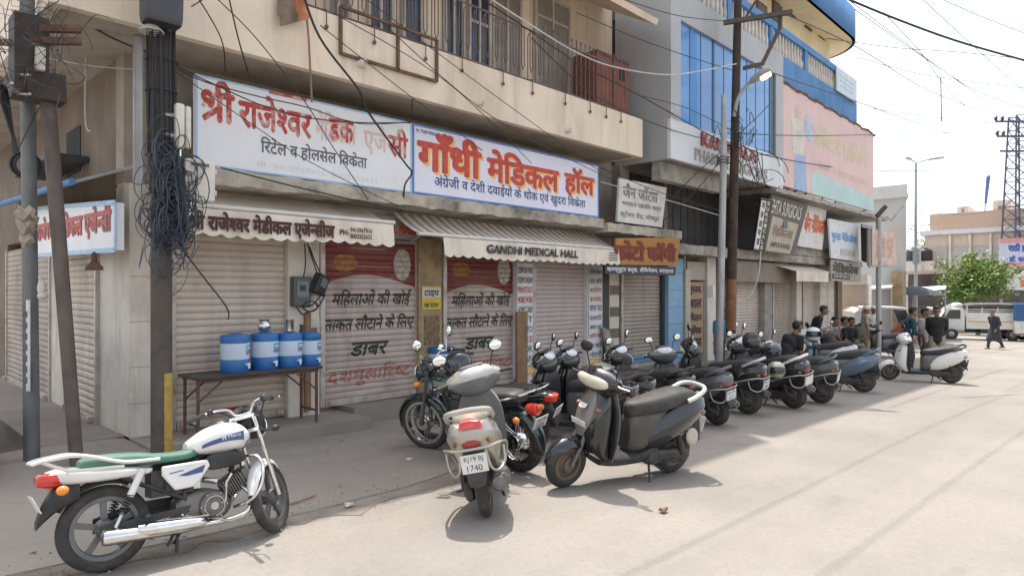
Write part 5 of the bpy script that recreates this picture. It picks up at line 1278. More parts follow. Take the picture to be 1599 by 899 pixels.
SQ = ('body_panel', 'seat', 'grab_rail', 'tail_light', 'rear_indicator', 'rear_fender', 'number_plate', 'rear_guard', 'decal', 'side_cover', 'red_sticker')
def squeeze(t):      # short tail overhang
    for o in t.children:
        if o.name.split('.')[0] in SQ:
            for q in [o] + list(o.children):
                if q.type != 'MESH': continue
                for v in q.data.vertices:
                    if v.co.x < -.45: v.co.x = -.45 + (v.co.x + .45) * .80
def scooter(label, x, y, head, body, seat=seatdk, trim=None, rail=None, nose=None, inner=blackpl, roll=-7, steer=12, sc=1.0, guard=None,
            rows=None, front_plate=False, decal=None, mirrors=(1, 1), shield=None, cowl=None, lens=clear, group='scooters parked along the shops', heatm=None, fm=None):
    t = thing('scooter', label, 'scooter', M=vmat(x, y, head, roll, sc, 1.24), group=group)
    trim = trim or greypt; rail = rail or blackpl; nose = nose or body; cowl = cowl or body; fm = fm or body
    X = steer_m((.60, 0, .215), (.30, 0, .95), steer)
    wheel(t, .62, .225, .10, 'scooter', X, rm=mat('dusty brown hub', (.17, .13, .105), .7, .3, var=.2)); wheel(t, -.62, .225, .105, 'scooter', rm=mat('dusty grey hub', (.16, .15, .14), .6, .4, var=.2))
    fender(t, 'front_fender', fm, .62, .225, 8, 168, .095, .032, X, .07)
    b = MB(); b.X = X
    for s in (-1, 1): b.tube([(.62, s * .075, .225), (.53, s * .072, .40), (.47, s * .05, .52)], .019, 8)
    b.build('fork', greyal, t, local=True)
    # front apron and leg shield
    b = MB(); b.hull([(.25, .22, .33, .15), (.36, .25, .46, .185), (.50, .255, .50, .205), (.66, .25, .475, .205), (.80, .25, .43, .175), (.91, .26, .375, .10)], 24, 2.8, 'Z'); b.build('apron', body, t, local=True)
    b = MB(); b.hull([(.27, .195, .25, .17), (.40, .215, .26, .205), (.56, .215, .262, .215), (.74, .215, .262, .195), (.88, .23, .27, .12)], 20, 4, 'Z'); b.build('leg_shield', inner, t, local=True)
    b = MB(); b.hull([(.48, .42, .515, .06), (.60, .42, .512, .115), (.74, .38, .475, .125), (.86, .33, .415, .085), (.90, .32, .385, .04)], 16, 2.6, 'Z'); b.build('nose_panel', nose, t, local=True)
    for s in (-1, 1):
        b = MB(); b.ell((.425, s * .15, .74), (.035, .03, .022), 12, 8); b.build('front_indicator', MATS.get('dull amber lens') or mat('dull amber lens', (.30, .13, .05), .25, coat=.5), t, local=True)
    # handlebar cowl, lamp, dials, grips
    XY = X @ Matrix.Translation((.33, 0, 0)) @ Matrix.Rotation(R(90), 4, 'Z')
    b = MB(); b.X = XY; b.hull([(-.26, .96, 1.025, .035), (-.22, .935, 1.05, .075), (-.12, .885, 1.095, .125), (0, .865, 1.115, .145), (.12, .885, 1.095, .125), (.22, .935, 1.05, .075), (.26, .96, 1.025, .035)], tpl=[(0, -1), (.5, -.93), (.85, -.55), (1, .0), (.9, .45), (.55, .85), (0, 1)]); hc = b.build('handlebar_cowl', cowl, t, local=True)
    b = MB(); b.X = X @ Matrix.Translation((.275, 0, -.012)) @ Matrix.Rotation(R(90), 4, 'Z'); b.hull([(-.235, .95, .99, .03), (-.20, .92, 1.0, .055), (-.11, .865, 1.02, .09), (0, .845, 1.03, .105), (.11, .865, 1.02, .09), (.20, .92, 1.0, .055), (.235, .95, .99, .03)], 18, 3); b.build('rear_cover', inner, hc, local=True)
    b = MB(); b.X = X @ Matrix.Translation((.30, 0, 1.108)) @ Matrix.Rotation(R(12), 4, 'Y'); b.hull([(-.05, -.012, .008, .10), (.02, -.014, .014, .12), (.10, -.03, .0, .09)], 14, 3); b.build('top_cover', cowl if cowl is not blackpt else blackpl, hc, local=True)
    b = MB(); b.X = X; b.ell((.41, 0, .985), (.078, .205, .075), 22, 12); b.build('headlight', lens, t, local=True)
    b = MB(); b.X = X @ Matrix.Translation((.245, 0, 1.065)) @ Matrix.Rotation(R(-44), 4, 'Y'); b.ell((0, 0, 0), (.075, .135, .022), 18, 8); b.build('instrument_dial', mat('silver dial', (.55, .56, .57), .15, .3, coat=.6), t, local=True)
    for s in (-1, 1):
        b = MB(); b.X = X; b.tube([(.32, s * .22, .99), (.27, s * .36, .985)], .017, 8); b.build('grip', blackpl, t, local=True)
        b = MB(); b.X = X; b.tube([(.35, s * .22, 1.0), (.36, s * .30, .99), (.33, s * .385, .985)], .007, 6); b.build('brake_lever', chrome if s > 0 else greyal, t, local=True)
    for s in (-1, 1):
        if mirrors[0 if s > 0 else 1]:
            mirror_part(t, (.30, s * .17, 1.03), (.31, s * .21, 1.14), (.30, s * .25, 1.20), (.29, s * .27, 1.235), X, -8 * s)
    # floorboard, body, seat
    b = MB(); b.hull([(.32, .20, .275, .12), (.20, .19, .29, .165), (-.05, .19, .285, .165), (-.20, .20, .32, .15), (-.34, .22, .36, .12)], 20, 4); b.build('floorboard', inner, t, local=True)
    b = MB(); b.hull([(-.12, .30, .40, .08), (-.20, .285, .53, .15), (-.38, .315, .655, .195), (-.58, .385, .735, .215), (-.78, .475, .775, .205), (-.93, .56, .785, .165), (-1.01, .61, .765, .115), (-1.035, .64, .73, .06)], tpl=[(0, -1), (.55, -1), (.72, -.85), (.86, -.35), (1.0, .18), (.985, .34), (.93, .42), (.88, .75), (.74, .97), (0, 1)]); b.build('body_panel', body, t, local=True)
    b = MB(); b.hull([(-.01, .29, .60, .085), (-.06, .27, .65, .115), (-.18, .285, .68, .142), (-.34, .37, .70, .145), (-.50, .47, .71, .14)], 22, 3.0); b.build('inner_panel', trim, t, local=True)
    b = MB(); b.hull([(-.91, .765, .80, .07), (-.84, .745, .84, .125), (-.64, .715, .86, .152), (-.42, .675, .83, .155), (-.20, .645, .785, .13), (-.05, .625, .755, .085), (.0, .63, .715, .03)], tpl=[(0, -1), (.7, -1), (.93, -.8), (1.0, -.35), (.99, .1), (.9, .6), (.65, .9), (0, 1)]); b.build('seat', seat, t, local=True)
    b = MB(); b.tube([(-.66, .165, .765), (-.76, .178, .80), (-.90, .165, .855), (-.975, .10, .875), (-.985, 0, .88), (-.975, -.10, .875), (-.90, -.165, .855), (-.76, -.178, .80), (-.66, -.165, .765)], .022, 8, smooth=4); b.build('grab_rail', rail, t, local=True)
    b = MB(); b.hull([(-.96, .60, .665, .10), (-1.02, .605, .665, .075), (-1.04, .615, .66, .045)], 16, 2.8); b.build('tail_light', mat('dull red lens', (.33, .03, .022), .25, coat=.5), t, local=True)
    for s in (-1, 1):
        b = MB(); b.ell((-.95, s * .135, .635), (.045, .018, .025), 10, 8); b.build('rear_indicator', mat('dull amber lens', (.30, .13, .05), .25, coat=.5), t, local=True)
    b = MB(); b.hull([(-.70, .44, .54, .09), (-.86, .40, .59, .09), (-.97, .36, .60, .085), (-1.02, .33, .42, .075), (-1.04, .31, .36, .06)], 14, 3.5); b.build('rear_fender', blackpl, t, local=True)
    plate_part(t, (-1.04, 0, .49), .20, .15, -14, rows)
    if front_plate: plate_part(t, (.525, 0, .60), .22, .055, 14, None, None, 1)
    # engine, silencer, shock, stands
    b = MB(); b.hull([(-.16, .20, .27, .03), (-.24, .16, .30, .045), (-.45, .155, .29, .04), (-.66, .15, .29, .045), (-.74, .18, .25, .025)], 14, 3.4, y0=.10); b.hull([(-.15, .22, .36, .07), (-.40, .20, .38, .08)], 12, 4)
    b.lathe([(0, .145), (.06, .145), (.075, .13), (.08, .09)], 16, (-.30, 0, .23), 'Y'); b.lathe([(0, .15), (.05, .15), (.07, .13), (.07, .09)], 16, (-.62, 0, .225), 'Y'); b.box((-.46, .145, .225), (.24, .012, .03)); b.tube([(-.40, .15, .2), (-.42, .18, .18), (-.56, .185, .21), (-.57, .22, .21)], .008, 6); b.build('engine', mat('grimy engine casing', (.075, .07, .065), .6, .5, var=.2, dirt=(.2, .17, .14), damt=.6, dscale=9), t, local=True)
    b = MB(); b.X = Matrix.Translation((-.62, -.155, .27)) @ Matrix.Rotation(R(8), 4, 'Y'); b.lathe([(.0, .40), (.022, .40), (.03, .25), (.06, .18), (.068, .05), (.068, -.22), (.05, -.27), (.02, -.28), (.02, -.30), (0, -.30)], 16, (0, 0, 0), 'X'); s_ = b.build('silencer', alu, t, local=True)
    b = MB(); b.X = Matrix.Translation((-.62, -.165, .285)) @ Matrix.Rotation(R(8), 4, 'Y'); b.hull([(.14, -.05, .06, .05), (.08, -.058, .07, .066), (-.18, -.058, .07, .066), (-.24, -.04, .05, .05)], 14, 2.6); b.build('heat_shield', heatm or greyal, s_, local=True)
    b = MB(); b.tube([(-.62, .14, .24), (-.55, .13, .48)], .03, 8); b.build('shock_absorber', blackpl, t, local=True)
    b = MB(); b.tube([(-.25, .10, .2), (-.20, .21, .0)], .012, 6); b.tube([(-.3, -.1, .17), (-.42, -.14, .08)], .012, 6); b.tube([(-.3, .1, .17), (-.42, .14, .08)], .012, 6); b.build('stand', blackpl, t, local=True)
    if heatm is whitept:
        b = MB(); b.ell((-.80, .15, .40), (.10, .025, .085), 16, 10, Matrix.Rotation(R(-35), 3, 'Y')); b.build('side_cover', mat('cream cover', (.5, .47, .38), .5), t, local=True)
    if front_plate:
        b = MB(); b.hexa([(.495, -.055, .745), (.495, .055, .745), (.478, .055, .775), (.478, -.055, .775), (.508, -.03, .735), (.508, .03, .735), (.488, .03, .762), (.488, -.03, .762)]); b.build('badge', signw, t, local=True)
        b = MB(); b.tube([(.26, .20, .26), (.235, .225, .45), (.235, .225, .70), (.25, .16, .90)], .007, 6, smooth=3); b.tube([(.26, -.20, .26), (.235, -.225, .45), (.235, -.225, .70), (.25, -.16, .90)], .007, 6, smooth=3); b.build('edge_trim', greyal, t, local=True)
    if guard:
        b = MB()
        for s in (-1, 1):
            b.tube([(-.30, s * .19, .33), (-.40, s * .23, .47), (-.70, s * .245, .56), (-.93, s * .205, .60), (-1.055, s * .12, .60), (-1.07, s * .0, .60)], .011, 7, smooth=4)
            b.tube([(-.80, s * .225, .555), (-.84, s * .215, .44), (-.95, s * .17, .40), (-1.02, s * .12, .44), (-1.04, s * .10, .58)], .010, 7, smooth=4)
        b.build('rear_guard', guard, t, local=True)
        b = MB(); b.X = X; b.tube([(.80, -.085, .36), (.87, -.05, .33), (.885, 0, .32), (.87, .05, .33), (.80, .085, .36)], .010, 6, smooth=4); b.tube([(.78, -.09, .40), (.86, 0, .385), (.78, .09, .40)], .009, 6, smooth=5); b.build('fender_guard', guard, t, local=True)
    if decal:
        for s in (-1, 1):
            b = MB(); b.hexa([(-.60, s * .20, .60), (-.93, s * .155, .68), (-.97, s * .135, .72), (-.66, s * .20, .665)] + [(-.60, s * .217, .60), (-.93, s * .168, .68), (-.97, s * .148, .72), (-.66, s * .212, .665)]); b.build('decal', decal, t, local=True)
    squeeze(t)
    return t

def motorcycle(label, x, y, head, kind, tankm, seatm, panelm, roll=-8, steer=0, sc=1.0, rows=None, mirrors=(1, 1), rack=None, group='motorcycles parked outside the medical shops'):
    bul = kind == 'classic'; WB = 1.36 if bul else 1.24; hx = WB / 2; RR = .315 if bul else .302; FR = .32 if bul else .295
    t = thing('motorcycle', label, 'motorcycle', M=vmat(x, y, head, roll, sc, WB), group=group)
    head_p = (hx - .21, 0, .97); X = steer_m((hx - .03, 0, FR), head_p, steer)
    wheel(t, hx, FR, .085 if not bul else .095, 'spoke' if bul else 'alloy', X, rm=chrome if bul else greyal, n=44); wheel(t, -hx, RR, .105 if not bul else .115, 'spoke' if bul else 'alloy', rm=chrome if bul else greyal, n=44)
    # fork
    b = MB(); b.X = X
    for s in (-1, 1):
        b.tube([(hx, s * .085, FR), (hx - .075, s * .085, FR + .24)], .026, 10); b.tube([(hx - .07, s * .085, FR + .22), (head_p[0], s * .085, .99)], .018, 10)
    b.box((head_p[0] + .01, 0, .98), (.09, .22, .03)); b.box((head_p[0] + .05, 0, .86), (.09, .22, .03))
    b.build('fork', chrome if not bul else greyal, t, local=True)
    if bul: fender(t, 'front_fender', tankm, hx, FR, -12, 175, .075, .028, X, .035, 22)
    else: fender(t, 'front_fender', panelm, hx, FR, 48, 172, .066, .03, X, .05, 18)
    # headlight
    b = MB(); b.X = X @ Matrix.Translation((head_p[0] + .12, 0, .90)) @ Matrix.Rotation(R(8), 4, 'Y'); b.lathe([(0, -.10), (.05, -.10), (.085, -.05), (.10, 0), (.104, .04), (.095, .055)], 20, (0, 0, 0), 'X'); hl = b.build('headlight', blackpl if not bul else tankm, t, local=True)
    b = MB(); b.X = X @ Matrix.Translation((head_p[0] + .17, 0, .893)) @ Matrix.Rotation(R(8), 4, 'Y'); b.ell((0, 0, 0), (.03, .092, .092), 18, 10); b.build('lamp_lens', clear, hl, local=True)
    b = MB(); b.X = X @ Matrix.Translation((head_p[0] + .17, 0, .893)) @ Matrix.Rotation(R(8), 4, 'Y'); b.torus((0, 0, 0), .098, .010, 22, 8, 'X'); b.build('lamp_ring', chrome, hl, local=True)
    if not bul:
        b = MB(); b.X = X; b.hull([(.80, head_p[0] + .06, head_p[0] + .12, .06), (.90, head_p[0] + .04, head_p[0] + .17, .115), (1.0, head_p[0] + .02, head_p[0] + .14, .12), (1.07, head_p[0] + .03, head_p[0] + .08, .07)], 18, 2.6, 'Z'); b.build('headlight_fairing', blackpl, t, local=True)
    b = MB(); b.X = X
    for s in ((0,) if bul else (-.055, .055)): b.X = X @ Matrix.Translation((head_p[0] + .04, s, 1.05)) @ Matrix.Rotation(R(-35), 4, 'Y'); b.lathe([(0, -.05), (.045, -.05), (.05, 0), (.045, .012), (0, .012)], 14)
    b.build('instrument_dial', blackpl, t, local=True)
    # handlebar
    hz = 1.10 if bul else 1.085; b = MB(); b.X = X
    b.tube([(head_p[0] - .20, .37, hz - .04), (head_p[0] - .09, .25, hz), (head_p[0] - .02, .12, hz - .01), (head_p[0] + .0, .06, 1.01), (head_p[0] + .0, -.06, 1.01), (head_p[0] - .02, -.12, hz - .01), (head_p[0] - .09, -.25, hz), (head_p[0] - .20, -.37, hz - .04)], .0125, 8, smooth=4)
    hb_ = b.build('handlebar', chrome, t, local=True)
    for s in (-1, 1):
        b = MB(); b.X = X; b.tube([(head_p[0] - .11, s * .27, hz - .008), (head_p[0] - .205, s * .375, hz - .042)], .019, 8); b.ell((head_p[0] - .08, s * .24, hz), (.03, .03, .035), 10, 8); b.build('grip', blackpl, t, local=True)
        b = MB(); b.X = X; b.tube([(head_p[0] - .06, s * .24, hz + .005), (head_p[0] - .05, s * .31, hz - .01), (head_p[0] - .13, s * .40, hz - .03)], .007, 6); b.build('brake_lever', chrome, t, local=True)
        b = MB(); b.X = X; b.tube([(head_p[0] + .10, s * .09, .84), (head_p[0] + .09, s * .19, .835)], .010, 6); b.ell((head_p[0] + .09, s * .215, .835), (.042, .032, .03), 12, 8); b.build('front_indicator', orlens if bul else blackpl, t, local=True)
        if mirrors[0 if s > 0 else 1]: mirror_part(t, (head_p[0] - .07, s * .22, hz), (head_p[0] - .04, s * .27, hz + .10), (head_p[0] - .06, s * .30, hz + .15), (head_p[0] - .07, s * .32, hz + .19), X, -10 * s, chrome, 0, (.02, .062, .062))
    b = MB(); b.X = X
    for s in (-1, 1): b.tube([(head_p[0] - .07, s * .23, hz), (head_p[0] + .06, s * .15, 1.03), (head_p[0] + .04, s * .05, .86), (.25, s * .04, .72)], .006, 5, smooth=4)
    b.build('control_cable', blackpl, t, local=True)
    # tank
    ts = [(-.06, .76, .83, .06), (.0, .735, .87, .105), (.10, .72, .925, .135), (.22, .715, .955, .15), (.33, .725, .945, .145), (.40, .75, .90, .105), (.44, .78, .86, .05)]
    b = MB(); b.hull(ts, 26, 2.6); tk = b.build('fuel_tank', tankm, t, local=True)
    b = MB(); b.lathe([(.035, 0), (.035, .012), (.02, .02), (0, .02)], 14, (.22, 0, .955)); b.build('fuel_cap', chrome, tk, local=True)
    TP = catmull([Vector(q[:3]) for q in ts], 40); TW = catmull([Vector((q[3], 0, 0)) for q in ts], 40)
    def on_tank(xx, zz, s, off):      # point on the tank flank
        P = TP; W = TW; best = min(range(len(P)), key=lambda i: abs(P[i].x - xx))
        c, hh, hw = (P[best].y + P[best].z) / 2, (P[best].z - P[best].y) / 2, W[best].x
        f = min(.98, abs(zz - c) / hh); return Vector((xx, s * (hw * (1 - f ** 2.6) ** (1 / 2.6) + off), zz))
    if not bul:
        for s in (-1, 1):
            b = MB(); up = []; lo = []
            for i in range(13):
                f = i / 12; xx = .03 + .325 * f; up.append(on_tank(xx, .80 + .082 * f ** .7, s, .005)); lo.append(on_tank(xx, .775 + .03 * f + .02 * math.sin(f * 3.1), s, .005))
            b.add(up + lo, [(i, i + 1, 14 + i, 13 + i) for i in range(12)]); b.build('tank_decal', decalblue, tk, local=True, smooth=60)
            V, F, lay = text_mesh('Hero'); xa, xb_ = min(v[0] for v in V), max(v[0] for v in V)
            b = MB(); b.add([on_tank((.222 + .10 * (v[0] - xa) / (xb_ - xa)) if s < 0 else (.322 - .10 * (v[0] - xa) / (xb_ - xa)), .832 + .042 * v[1] + .10 * ((v[0] - xa) / (xb_ - xa) - .5) * .1 + .008, s, .008) for v in V], F); b.build('lettering', signw, tk, local=True, smooth=0)
            b = MB(); e = .195
            for dx, z0, z1, w_ in ((-.018, .825, .865, .007), (.002, .825, .865, .007), (-.008, .842, .85, .012)):
                q = [on_tank(e + dx, z0, s, .006), on_tank(e + dx + w_, z0, s, .006), on_tank(e + dx + w_, z1, s, .006), on_tank(e + dx, z1, s, .006)]; b.add(q, [(0, 1, 2, 3)])
            b.build('emblem', signw, tk, local=True, smooth=0)
    else:
        for s in (-1, 1):
            b = MB(); up = [on_tank(.06 + .26 * i / 8, .86 + .01 * i / 8, s, .003) for i in range(9)]; lo = [on_tank(.06 + .26 * i / 8, .80, s, .003) for i in range(9)]
            b.add(up + lo, [(i, i + 1, 10 + i, 9 + i) for i in range(8)]); b.build('tank_decal', mat('silver tank panel', (.42, .42, .40), .3, .6), tk, local=True, smooth=60)
    # seat
    if bul: b = MB(); b.hull([(-.80, .72, .80, .08), (-.72, .71, .83, .13), (-.50, .70, .82, .135), (-.36, .69, .81, .14), (-.16, .69, .78, .12), (-.04, .70, .77, .07)], 20, 2.7)
    else: b = MB(); b.hull([(-.78, .745, .80, .075), (-.70, .73, .825, .115), (-.45, .715, .815, .125), (-.28, .70, .785, .13), (-.10, .70, .775, .12), (-.0, .715, .80, .085), (.03, .74, .80, .05)], 20, 2.7)
    b.build('seat', seatm, t, local=True)
    # tail, side panels
    if not bul:
        b = MB(); b.hull([(-.98, .70, .75, .05), (-.90, .655, .765, .09), (-.75, .64, .75, .125), (-.50, .635, .725, .14), (-.36, .64, .70, .135), (-.32, .66, .69, .10)], 20, 3); b.build('tail_cowl', panelm, t, local=True)
        for s in (-1, 1):
            b = MB(); pts = [(-.27, .685), (.06, .69), (.08, .64), (.0, .54), (-.05, .50), (-.18, .495), (-.27, .62)]
            b.prism(pts, (0, s * .115, 0), (1, 0, 0), (0, 0, 1), .035 * (-s) * -1 if 0 else (.035 if s < 0 else -.035)); sp = b.build('side_panel', panelm, t, local=True, bev=.012)
            b = MB(); yy = s * .1525; b.add([(-.16, yy, .60), (.04, yy, .655), (.02, yy, .60), (-.10, yy, .59)], [(0, 1, 2, 3)]); b.add([(-.22, yy, .63), (-.12, yy, .64), (-.12, yy, .632), (-.22, yy, .622)], [(0, 1, 2, 3)]); b.build('decal', decalblue, sp, local=True, smooth=0)
            b = MB(); b.hull([(.06, .615, .70, .012), (.12, .60, .725, .03), (.28, .61, .725, .032), (.36, .64, .71, .015)], 14, 3, y0=s * .115); b.build('tool_cover', blackpl, t, local=True)
    else:
        for s in (-1, 1):
            b = MB(); b.hull([(-.34, .50, .62, .02), (-.26, .47, .67, .045), (-.10, .47, .67, .045), (-.02, .52, .62, .02)], 16, 3, y0=s * .12); b.build('side_panel', tankm, t, local=True)
    zl = .70 if not bul else .66; xl = -.99 if not bul else -.93
    b = MB()
    if bul: b.X = Matrix.Translation((xl, 0, zl)); b.lathe([(0, .08), (.05, .07), (.062, 0), (.055, -.045), (.03, -.06), (0, -.065)], 16, (0, 0, 0), 'X')
    else: b.hull([(xl + .10, zl - .055, zl + .045, .085), (xl + .03, zl - .06, zl + .05, .09), (xl - .03, zl - .045, zl + .04, .075), (xl - .045, zl - .03, zl + .02, .04)], 16, 3.2)
    b.build('tail_light', redlens, t, local=True)
    for s in (-1, 1):
        b = MB(); b.tube([(xl + .10, s * .06, zl - .07), (xl + .09, s * .15, zl - .075)], .009, 6); st = b.build('indicator_stalk', blackpl, t, local=True)
        b = MB(); b.ell((xl + .09, s * .17, zl - .075), (.04, .03, .034), 12, 8); b.build('rear_indicator', orlens, st, local=True)
    if bul: fender(t, 'rear_fender', tankm, -hx, RR, 40, 196, .08, .035, None, .04, 20)
    else:
        fender(t, 'rear_fender', blackpl, -hx, RR, 62, 150, .075, .05, None, .03, 14)
        b = MB(); b.hull([(-.78, .53, .67, .07), (-.90, .48, .66, .072), (-.98, .42, .56, .06), (-1.03, .37, .43, .05)], 12, 4); b.build('mud_flap', blackpl, t, local=True)
    plate_part(t, (-1.035 if not bul else -1.0, 0, .545), .20, .13, -25, rows)
    # shocks, swing arm, frame
    for s in (-1, 1):
        b = MB(); p, q = Vector((-hx + .04, s * .145, .31)), Vector((-.40, s * .145, .69)); d = q - p
        b.tube([p, p + d * .25], .011, 8); b.tube([p + d * .52, q], .026 if not bul else .014, 12); sh = b.build('shock_absorber', (panelm if not bul else chrome), t, local=True)
        b = MB(); c = []
        dn = d.normalized(); a = dn.orthogonal().normalized(); e = dn.cross(a)
        for i in range(64): f = i / 63; c.append(p + d * (.2 + .36 * f) + (a * math.cos(f * 44) + e * math.sin(f * 44)) * .025)
        b.tube(c, .0055, 5); b.build('spring', blackpl, sh, local=True)
        b = MB(); b.bar((-hx - .04, s * .10, RR), (-.05, s * .10, .34), .03, .05); b.build('swing_arm', blackpl, t, local=True)
    b = MB()
    b.tube([(head_p[0], 0, .92), (.30, 0, .62), (.26, 0, .30), (.10, 0, .22)], .022, 8); b.tube([(head_p[0], 0, .88), (.0, 0, .70), (-.4, 0, .66), (-.75, 0, .68)], .024, 8)
    for s in (-1, 1): b.tube([(.0, s * .08, .70), (-.10, s * .09, .45), (-.08, s * .09, .30)], .018, 8); b.tube([(-.10, s * .09, .42), (-.55, s * .10, .66)], .014, 8)
    b.box((-.18, 0, .56), (.30, .18, .20)); b.build('frame', blackpl, t, local=True)
    # engine
    b = MB(); b.hull([(-.16, .24, .40, .09), (-.08, .20, .46, .115), (.08, .19, .46, .12), (.20, .22, .42, .10), (.26, .27, .36, .06)], 18, 3.2)
    for s in (-1, 1):
        b.X = Matrix.Translation((.10, s * .115, .33)); b.lathe([(0, -.02), (.11, -.02), (.115, 0), (.10, .03), (.05, .04), (0, .04)] if s > 0 else [(0, .02), (.11, .02), (.115, 0), (.10, -.03), (.05, -.04), (0, -.04)], 20, (0, 0, 0), 'Y'); b.X = None
    if not bul: b.X = Matrix.Translation((.22, 0, .42)) @ Matrix.Rotation(R(62), 4, 'Y')
    else: b.X = Matrix.Translation((.08, 0, .44))
    for k in range(8 if not bul else 10):
        w_ = .155 if k < 6 else .145; b.box((0, 0, .01 + k * (.020 if not bul else .022)), (.15, w_, .008)); 
    b.box((0, 0, .10), (.10, .10, .22)); b.box((0, 0, .20 if not bul else .255), (.13, .13, .05))
    b.build('engine', alu if not bul else greyal, t, local=True, smooth=30)
    b = MB()
    for s in (-1, 1): b.X = Matrix.Translation((.10, s * .155, .33)); b.torus((0, 0, 0), .075, .006, 24, 6, 'Y'); b.lathe([(0, -.004), (.03, -.004), (.03, .004), (0, .004)], 14, (0, 0, 0), 'Y')
    b.X = None
    for s in (-1, 1):
        for k in range(6): a = k * 1.047; b.ell((.10 + .098 * math.cos(a), s * .148, .33 + .098 * math.sin(a)), (.007, .006, .007), 6, 4)
    b.tube([(-.02, -.13, .27), (-.12, -.15, .30), (-.14, -.17, .31)], .008, 6); b.tube([(.30, .0, .55), (.20, -.07, .60), (.05, -.05, .62)], .006, 5, smooth=4)
    b.box((-.02, -.02, .52), (.09, .09, .09)); b.tube([(.06, -.03, .53), (.16, -.02, .50)], .022, 8); b.lathe([(0, -.02), (.04, -.02), (.045, 0), (.03, .02), (0, .02)], 14, (.36, -.06, .62), 'X')
    b.tube([(.08, -.19, .27), (-.30, -.15, .30), (-hx, -.12, .27)], .005, 5); b.build('engine_fitting', chrome, t, local=True)
    b = MB(); b.hull([(-hx - .05, RR - .05, RR + .06, .012), (-.40, .29, .42, .014), (-.08, .27, .42, .014), (.0, .29, .38, .01)], 12, 4, y0=.125); b.build('chain_case', blackpl if not bul else tankm, t, local=True)
    b = MB(); b.X = Matrix.Translation((-.16, 0, .60)); b.box((0, -.085, -.04), (.16, .05, .14)); b.box((.12, .08, -.05), (.10, .05, .12)); b.build('battery_box', blackpl, t, local=True, bev=.01)
    # exhaust on the right side
    yr = -.15; b = MB(); b.tube([(.34, -.03, .44) if not bul else (.16, -.04, .58), (.40, -.09, .36), (.36, -.14, .24), (.22, yr, .205), (.05, yr, .205)], .018, 10, smooth=5)
    ex = b.build('exhaust_pipe', chrome, t, local=True)
    b = MB(); b.X = Matrix.Translation((.05, yr, .205)) @ Matrix.Rotation(R(4 if not bul else 2), 4, 'Y'); b.lathe([(.02, .0), (.03, -.06), (.045, -.20), (.052, -.45), (.058, -.70), (.05, -.715), (.022, -.715), (.022, -.70), (0, -.70)], 20, (0, 0, 0), 'X'); mf = b.build('silencer', chrome, ex, local=True)
    b = MB(); b.X = Matrix.Translation((.05, yr - .008, .22)) @ Matrix.Rotation(R(4), 4, 'Y'); b.hull([(-.02, -.02, .03, .02), (-.10, -.035, .05, .044), (-.40, -.045, .055, .056), (-.50, -.03, .05, .045)], 14, 2.6); b.build('heat_shield', chrome, mf, local=True)
    # small parts
    b = MB(); b.tube([(.14, -.13, .32), (.17, -.19, .36), (.18, -.20, .50), (.22, -.21, .56)], .009, 6); b.build('kick_starter', chrome, t, local=True)
    for s in (-1, 1):
        b = MB(); b.tube([(.06, s * .10, .26), (.06, s * .26, .265)], .014, 8); b.build('foot_peg', rubber, t, local=True)
        b = MB(); b.tube([(-.34, s * .12, .34), (-.40, s * .24, .36)], .013, 8); b.build('rear_foot_peg', rubber, t, local=True)
    b = MB(); b.tube([(.06, -.2, .25), (.20, -.20, .20), (.30, -.21, .22)], .009, 6); b.build('brake_pedal', chrome, t, local=True)
    b = MB(); b.tube([(-.02, .11, .24), (-.10, .27, .01)], .013, 6); b.tube([(-.16, -.10, .22), (-.24, -.13, .10)], .013, 6); b.tube([(-.16, -.10, .22), (-.18, -.14, .04)], .012, 6); b.build('stand', blackpl, t, local=True)
    if not bul:
        for s in (-1, 1):
            b = MB(); b.tube([(.34, s * .04, .66), (.42, s * .16, .67), (.46, s * .22, .60), (.45, s * .225, .45), (.38, s * .18, .33), (.28, s * .06, .28)], .013, 8, smooth=5); b.build('leg_guard', chrome, t, local=True)
    if rack:
        b = MB()
        for s in (-1, 1):
            b.tube([(-.28, s * .138, .745), (-.52, s * .145, .76), (-.72, s * .14, .825), (-.84, s * .13, .85), (-1.0, s * .12, .835), (-1.06, s * .105, .82)], .014, 8, smooth=4)
            b.tube([(-.52, s * .145, .73), (-.82, s * .135, .745), (-.90, s * .125, .77), (-1.0, s * .115, .825)], .012, 8, smooth=4)
        for xx, zz in ((-1.06, .82), (-.98, .838), (-.84, .85)): b.tube([(xx, -.115, zz), (xx, .115, zz)], .011, 8)
        b.build('carrier_rack', rack, t, local=True)
    else:
        b = MB(); b.tube([(-.55, .13, .73), (-.80, .14, .80), (-.90, .08, .83), (-.90, -.08, .83), (-.80, -.14, .80), (-.55, -.13, .73)], .012, 8, smooth=4); b.build('grab_rail', chrome, t, local=True)
    return t

rr_plate = [('RJ19 BJ', .12, .78, -.72, .72), ('1740', -.78, -.12, -.55, .6)]
motorcycle('white commuter motorcycle with a green seat and chrome exhaust, nearest the camera on the left', 1.21, 4.70, -3, 'commuter', wpaint, seatgr, wpaint, roll=-9, steer=42, sc=.87, mirrors=(0, 0), rack=mat('white carrier rack paint', (.70, .68, .65), .35, .2))
g = onG(812, 735); motorcycle('dark green and black classic motorcycle with round mirrors behind the silver scooter', g.x, g.y, 93, 'classic', greenpt, seatdk, greenpt, roll=-9, steer=14, sc=1.02, rows=[('RJ19', .05, .8, -.6, .6), ('5206', -.8, -.05, -.6, .6)])
motorcycle('black commuter motorcycle between the classic motorcycle and the black scooters', 5.55, 5.10, 108, 'commuter', blackpt, seatdk, blackpt, roll=-8, steer=10, sc=.97, mirrors=(1, 0), rows=[('RJ19', .05, .8, -.6, .6), ('SG41', -.8, -.05, -.6, .6)])
